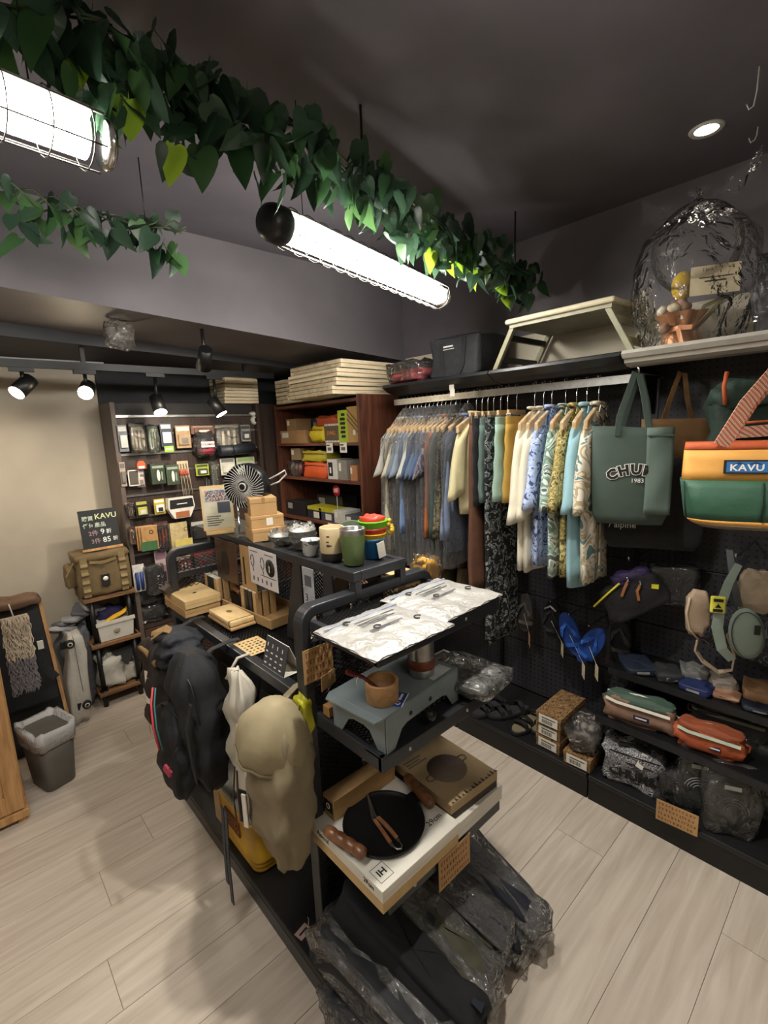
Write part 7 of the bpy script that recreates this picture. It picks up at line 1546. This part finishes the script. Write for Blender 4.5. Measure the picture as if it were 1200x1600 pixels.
pillow('navy packed clothing with a blue strip, lowest at the corner of the rack', (.585, .93, .10), (.625, .62, .045), .13, .085, M_cl4, M_gf, 110, tag_=(0, .30, mat('strip_blue', '#2a6bb5', .5)))
pillow('dark grey packed clothing in clear film, slumped at the corner of the rack', (.615, .99, .235), (.70, .60, .115), .16, .10, M_cl1, M_gf, 112, tag_=(.1, -.3, mat('dull_label', '#8e8e88')))
pillow('unwrapped black folded garment slung between the grey and olive packs', (.655, .96, .32), (.765, .58, .12), .115, .11, M_cl2, None, 114, tag_=(.2, -.42, mat('label_dark_navy', '#20252f', .5)))
pillow('olive green packed clothing in clear film, middle of the heap', (.775, .93, .285), (.875, .62, .085), .15, .10, M_cl3, M_gf, 116, tag_=(-.1, .1, mat('label_dark_navy', '#20252f')))
pillow('navy packed clothing in clear film, upper of the two beneath the notice', (.90, .93, .27), (1.0, .66, .11), .12, .09, M_cl4, M_gf, 118, tag_=(0, .15, mat('dull_label', '#8e8e88')))
pillow('navy packed clothing in clear film, lower of the two beneath the notice', (.99, .92, .14), (1.06, .64, .055), .11, .09, M_cl4, M_gf, 120)
pillow('navy packed clothing in clear film, outermost and reaching the bare floor', (1.08, .95, .22), (1.135, .62, .06), .12, .09, M_cl4, M_gf, 122)
o = MB().bb(-.022, .022, -.016, .016, 0, .001).build('paper_tag', mat('tag_pinkish', '#b39a90', .7)); o.location = (.605, 1.12, .084); o.rotation_euler = (0, 0, .2); tag(o, 'small pinkish paper tag lying on the rack base by the post', 'tag'); MB().bb(-.015, .015, -.003, .003, .001, .0014).build('print_line', M_ink, o)
MB().tube([(.022, 0, .001), (.035, .01, .002), (.04, .02, .001)], .0008, 4).build('string', M_white_card, o)

# ================================================================ artificial ivy
def leaf_material(name, c1, c2):
    m = bpy.data.materials.new(name); m.use_nodes = True; nt = m.node_tree; b = nt.nodes['Principled BSDF']; b.inputs['Roughness'].default_value = .38
    oi = nt.nodes.new('ShaderNodeObjectInfo'); mx = nt.nodes.new('ShaderNodeMix'); mx.data_type = 'RGBA'; mx.inputs[6].default_value = lin(c1); mx.inputs[7].default_value = lin(c2)
    nt.links.new(oi.outputs['Random'], mx.inputs[0]); nt.links.new(mx.outputs[2], b.inputs['Base Color'])
    tl = nt.nodes.new('ShaderNodeBsdfTranslucent'); nt.links.new(mx.outputs[2], tl.inputs[0]); ms = nt.nodes.new('ShaderNodeMixShader'); ms.inputs[0].default_value = .35
    nt.links.new(b.outputs[0], ms.inputs[1]); nt.links.new(tl.outputs[0], ms.inputs[2]); nt.links.new(ms.outputs[0], nt.nodes['Material Output'].inputs[0]); return m
ML = [leaf_material('leaf_dark', '#1c3224', '#3f5a45'), leaf_material('leaf_mid', '#2f5234', '#4d7040'), leaf_material('leaf_lit_tint', '#7fa82a', '#a5c93a')]  # the last green has lamplight painted into its colour
def leaf_mesh(seed, m):
    R = random.Random(seed); cup = R.uniform(.12, .4); bend = R.uniform(.2, .6); tw = R.uniform(-.3, .3); L = 1.0
    out = [(0, 0), (.16, -.10), (.30, -.06), (.38, .10), (.36, .30), (.26, .55), (.12, .82), (0, 1.05)]
    vs = []; mid = [(0, -.0), (0, .12), (0, .35), (0, .6), (0, .85)]
    def P(x, y): return (x*math.cos(tw*y), y*math.cos(bend*y*.6), abs(x)*cup-.30*bend*y*y+x*math.sin(tw*y)+.02*math.sin(9*y+x*7))
    right = [P(x, y) for x, y in out]; left = [P(-x, y) for x, y in out[1:-1]]; ctr = [P(0, y) for _, y in mid[1:]]
    vs = right + left + ctr   # 0..7, 8..13, 14..17
    c0, c1, c2, c3 = 14, 15, 16, 17
    fs = [(0, 1, 2, c0), (c0, 2, 3), (c0, 3, 4, c1), (c1, 4, 5, c2), (c2, 5, 6, c3), (c3, 6, 7)]
    fs += [(0, c0, 9, 8), (c0, 10, 9), (c0, c1, 11, 10), (c1, c2, 12, 11), (c2, c3, 13, 12), (c3, 7, 13)]
    b = len(vs); st = [(-.012, .0, 0), (.012, .0, 0), (.0, -.30, .10)]; vs = vs + st; fs.append((b, b+1, b+2))
    me = bpy.data.meshes.new('leaf'); me.from_pydata(vs, [], fs); me.update(); me.materials.append(m); me.polygons.foreach_set('use_smooth', [True]*len(me.polygons)); return me
LM = [[leaf_mesh(k*3+j, ML[j]) for k in range(5)] for j in range(3)]
def ivy(label, path, n, seed, spread, drop, size, bright, stuff=0):
    t = thing('ivy_garland', label, 'ivy', path[0]); base = Vector(path[0]); R = random.Random(seed); P_ = [Vector(p) for p in path]
    def pt(u):
        s = u*(len(P_)-1); i = min(int(s), len(P_)-2); return P_[i].lerp(P_[i+1], s-i)
    for k in range(4):
        ph = R.uniform(0, 6); MB().tube([tuple(pt(u/30)-base+Vector((0, .03*math.sin(u*.9+ph), .02*math.cos(u*1.1+ph)-.01))) for u in range(31)], .0028, 5).build('vine_stem', mat('vine_brown', '#2e3a22', .7), t)
    def place(u, kind, o_=None):
        c = pt(u)-base; a = R.uniform(0, 2*PI); r = spread*math.sqrt(R.random()); dz = r*math.sin(a)-drop*R.random()**2
        loc = c+Vector((R.uniform(-.03, .03), r*math.cos(a), dz)); s = size*R.uniform(.7, 1.15)
        # tips point out and down
        e = Euler((-PI/2+R.uniform(-.9, .7), R.uniform(-.6, .6), R.uniform(0, 2*PI)))
        return loc, e, s
    for k in range(n):
        u = (k+R.random())/n; kind = 0 if R.random() < .62 else 1; loc, e, s = place(u, kind)
        o = bpy.data.objects.new('leaf', LM[kind][R.randrange(5)]); C.objects.link(o); o.parent = t; o.location = loc; o.rotation_euler = e; o.scale = (s, s, s)
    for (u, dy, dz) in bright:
        o = bpy.data.objects.new('leaf', LM[2][R.randrange(5)]); C.objects.link(o); o.parent = t; o.location = pt(u)-base+Vector((0, dy, dz)); o.rotation_euler = (-PI/2+R.uniform(-.3, .2), R.uniform(-.3, .3), R.uniform(-.9, .2)); s = size*.95; o.scale = (s, s, s); o['label'] = 'leaf tinted yellow green as if lit'
    if stuff:
        vs = []; fs = []; mi = []
        for k in range(stuff):
            loc, e, s = place(R.random(), 0); me = LM[R.randrange(2)][R.randrange(5)]; X = Matrix.Translation(loc) @ e.to_matrix().to_4x4() @ Matrix.Scale(s*.9, 4); o_ = len(vs)
            vs += [tuple(X @ v.co) for v in me.vertices]; fs += [[i+o_ for i in p.vertices] for p in me.polygons]
        me = bpy.data.meshes.new('leaves'); me.from_pydata(vs, [], fs); me.materials.append(ML[0]); o = bpy.data.objects.new('small_leaves', me); C.objects.link(o); o.parent = t; o['kind'] = 'stuff'
    return t, pt
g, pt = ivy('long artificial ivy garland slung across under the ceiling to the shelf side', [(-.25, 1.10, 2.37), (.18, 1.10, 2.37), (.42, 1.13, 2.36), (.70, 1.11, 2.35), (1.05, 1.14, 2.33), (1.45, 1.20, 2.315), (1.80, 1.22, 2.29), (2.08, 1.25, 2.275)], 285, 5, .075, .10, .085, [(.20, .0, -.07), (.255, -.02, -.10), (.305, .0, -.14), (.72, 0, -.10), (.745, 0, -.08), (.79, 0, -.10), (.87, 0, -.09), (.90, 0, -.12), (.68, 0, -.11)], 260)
for k, (x, y, z) in enumerate(((.1, 1.10, 2.37), (1.0, 1.13, 2.33), (1.95, 1.235, 2.28))): MB().tube([(x-g.location.x, y-g.location.y, z-g.location.z), (x-g.location.x, y-g.location.y, 2.5-g.location.z)], .004, 6).build('support_rod', M_black, g)
g2, _ = ivy('short artificial ivy garland behind the cut off tube lamp, by the beam', [(-.1, 1.84, 2.36), (.23, 1.83, 2.33), (.48, 1.82, 2.32), (.70, 1.72, 2.31)], 70, 9, .06, .08, .085, [], 0)
for x, y, z in ((.0, 1.835, 2.35), (.6, 1.77, 2.315)): MB().tube([(x-g2.location.x, y-g2.location.y, z-g2.location.z), (x-g2.location.x, y-g2.location.y, 2.5-g2.location.z)], .002, 5).build('support_wire', M_black, g2)
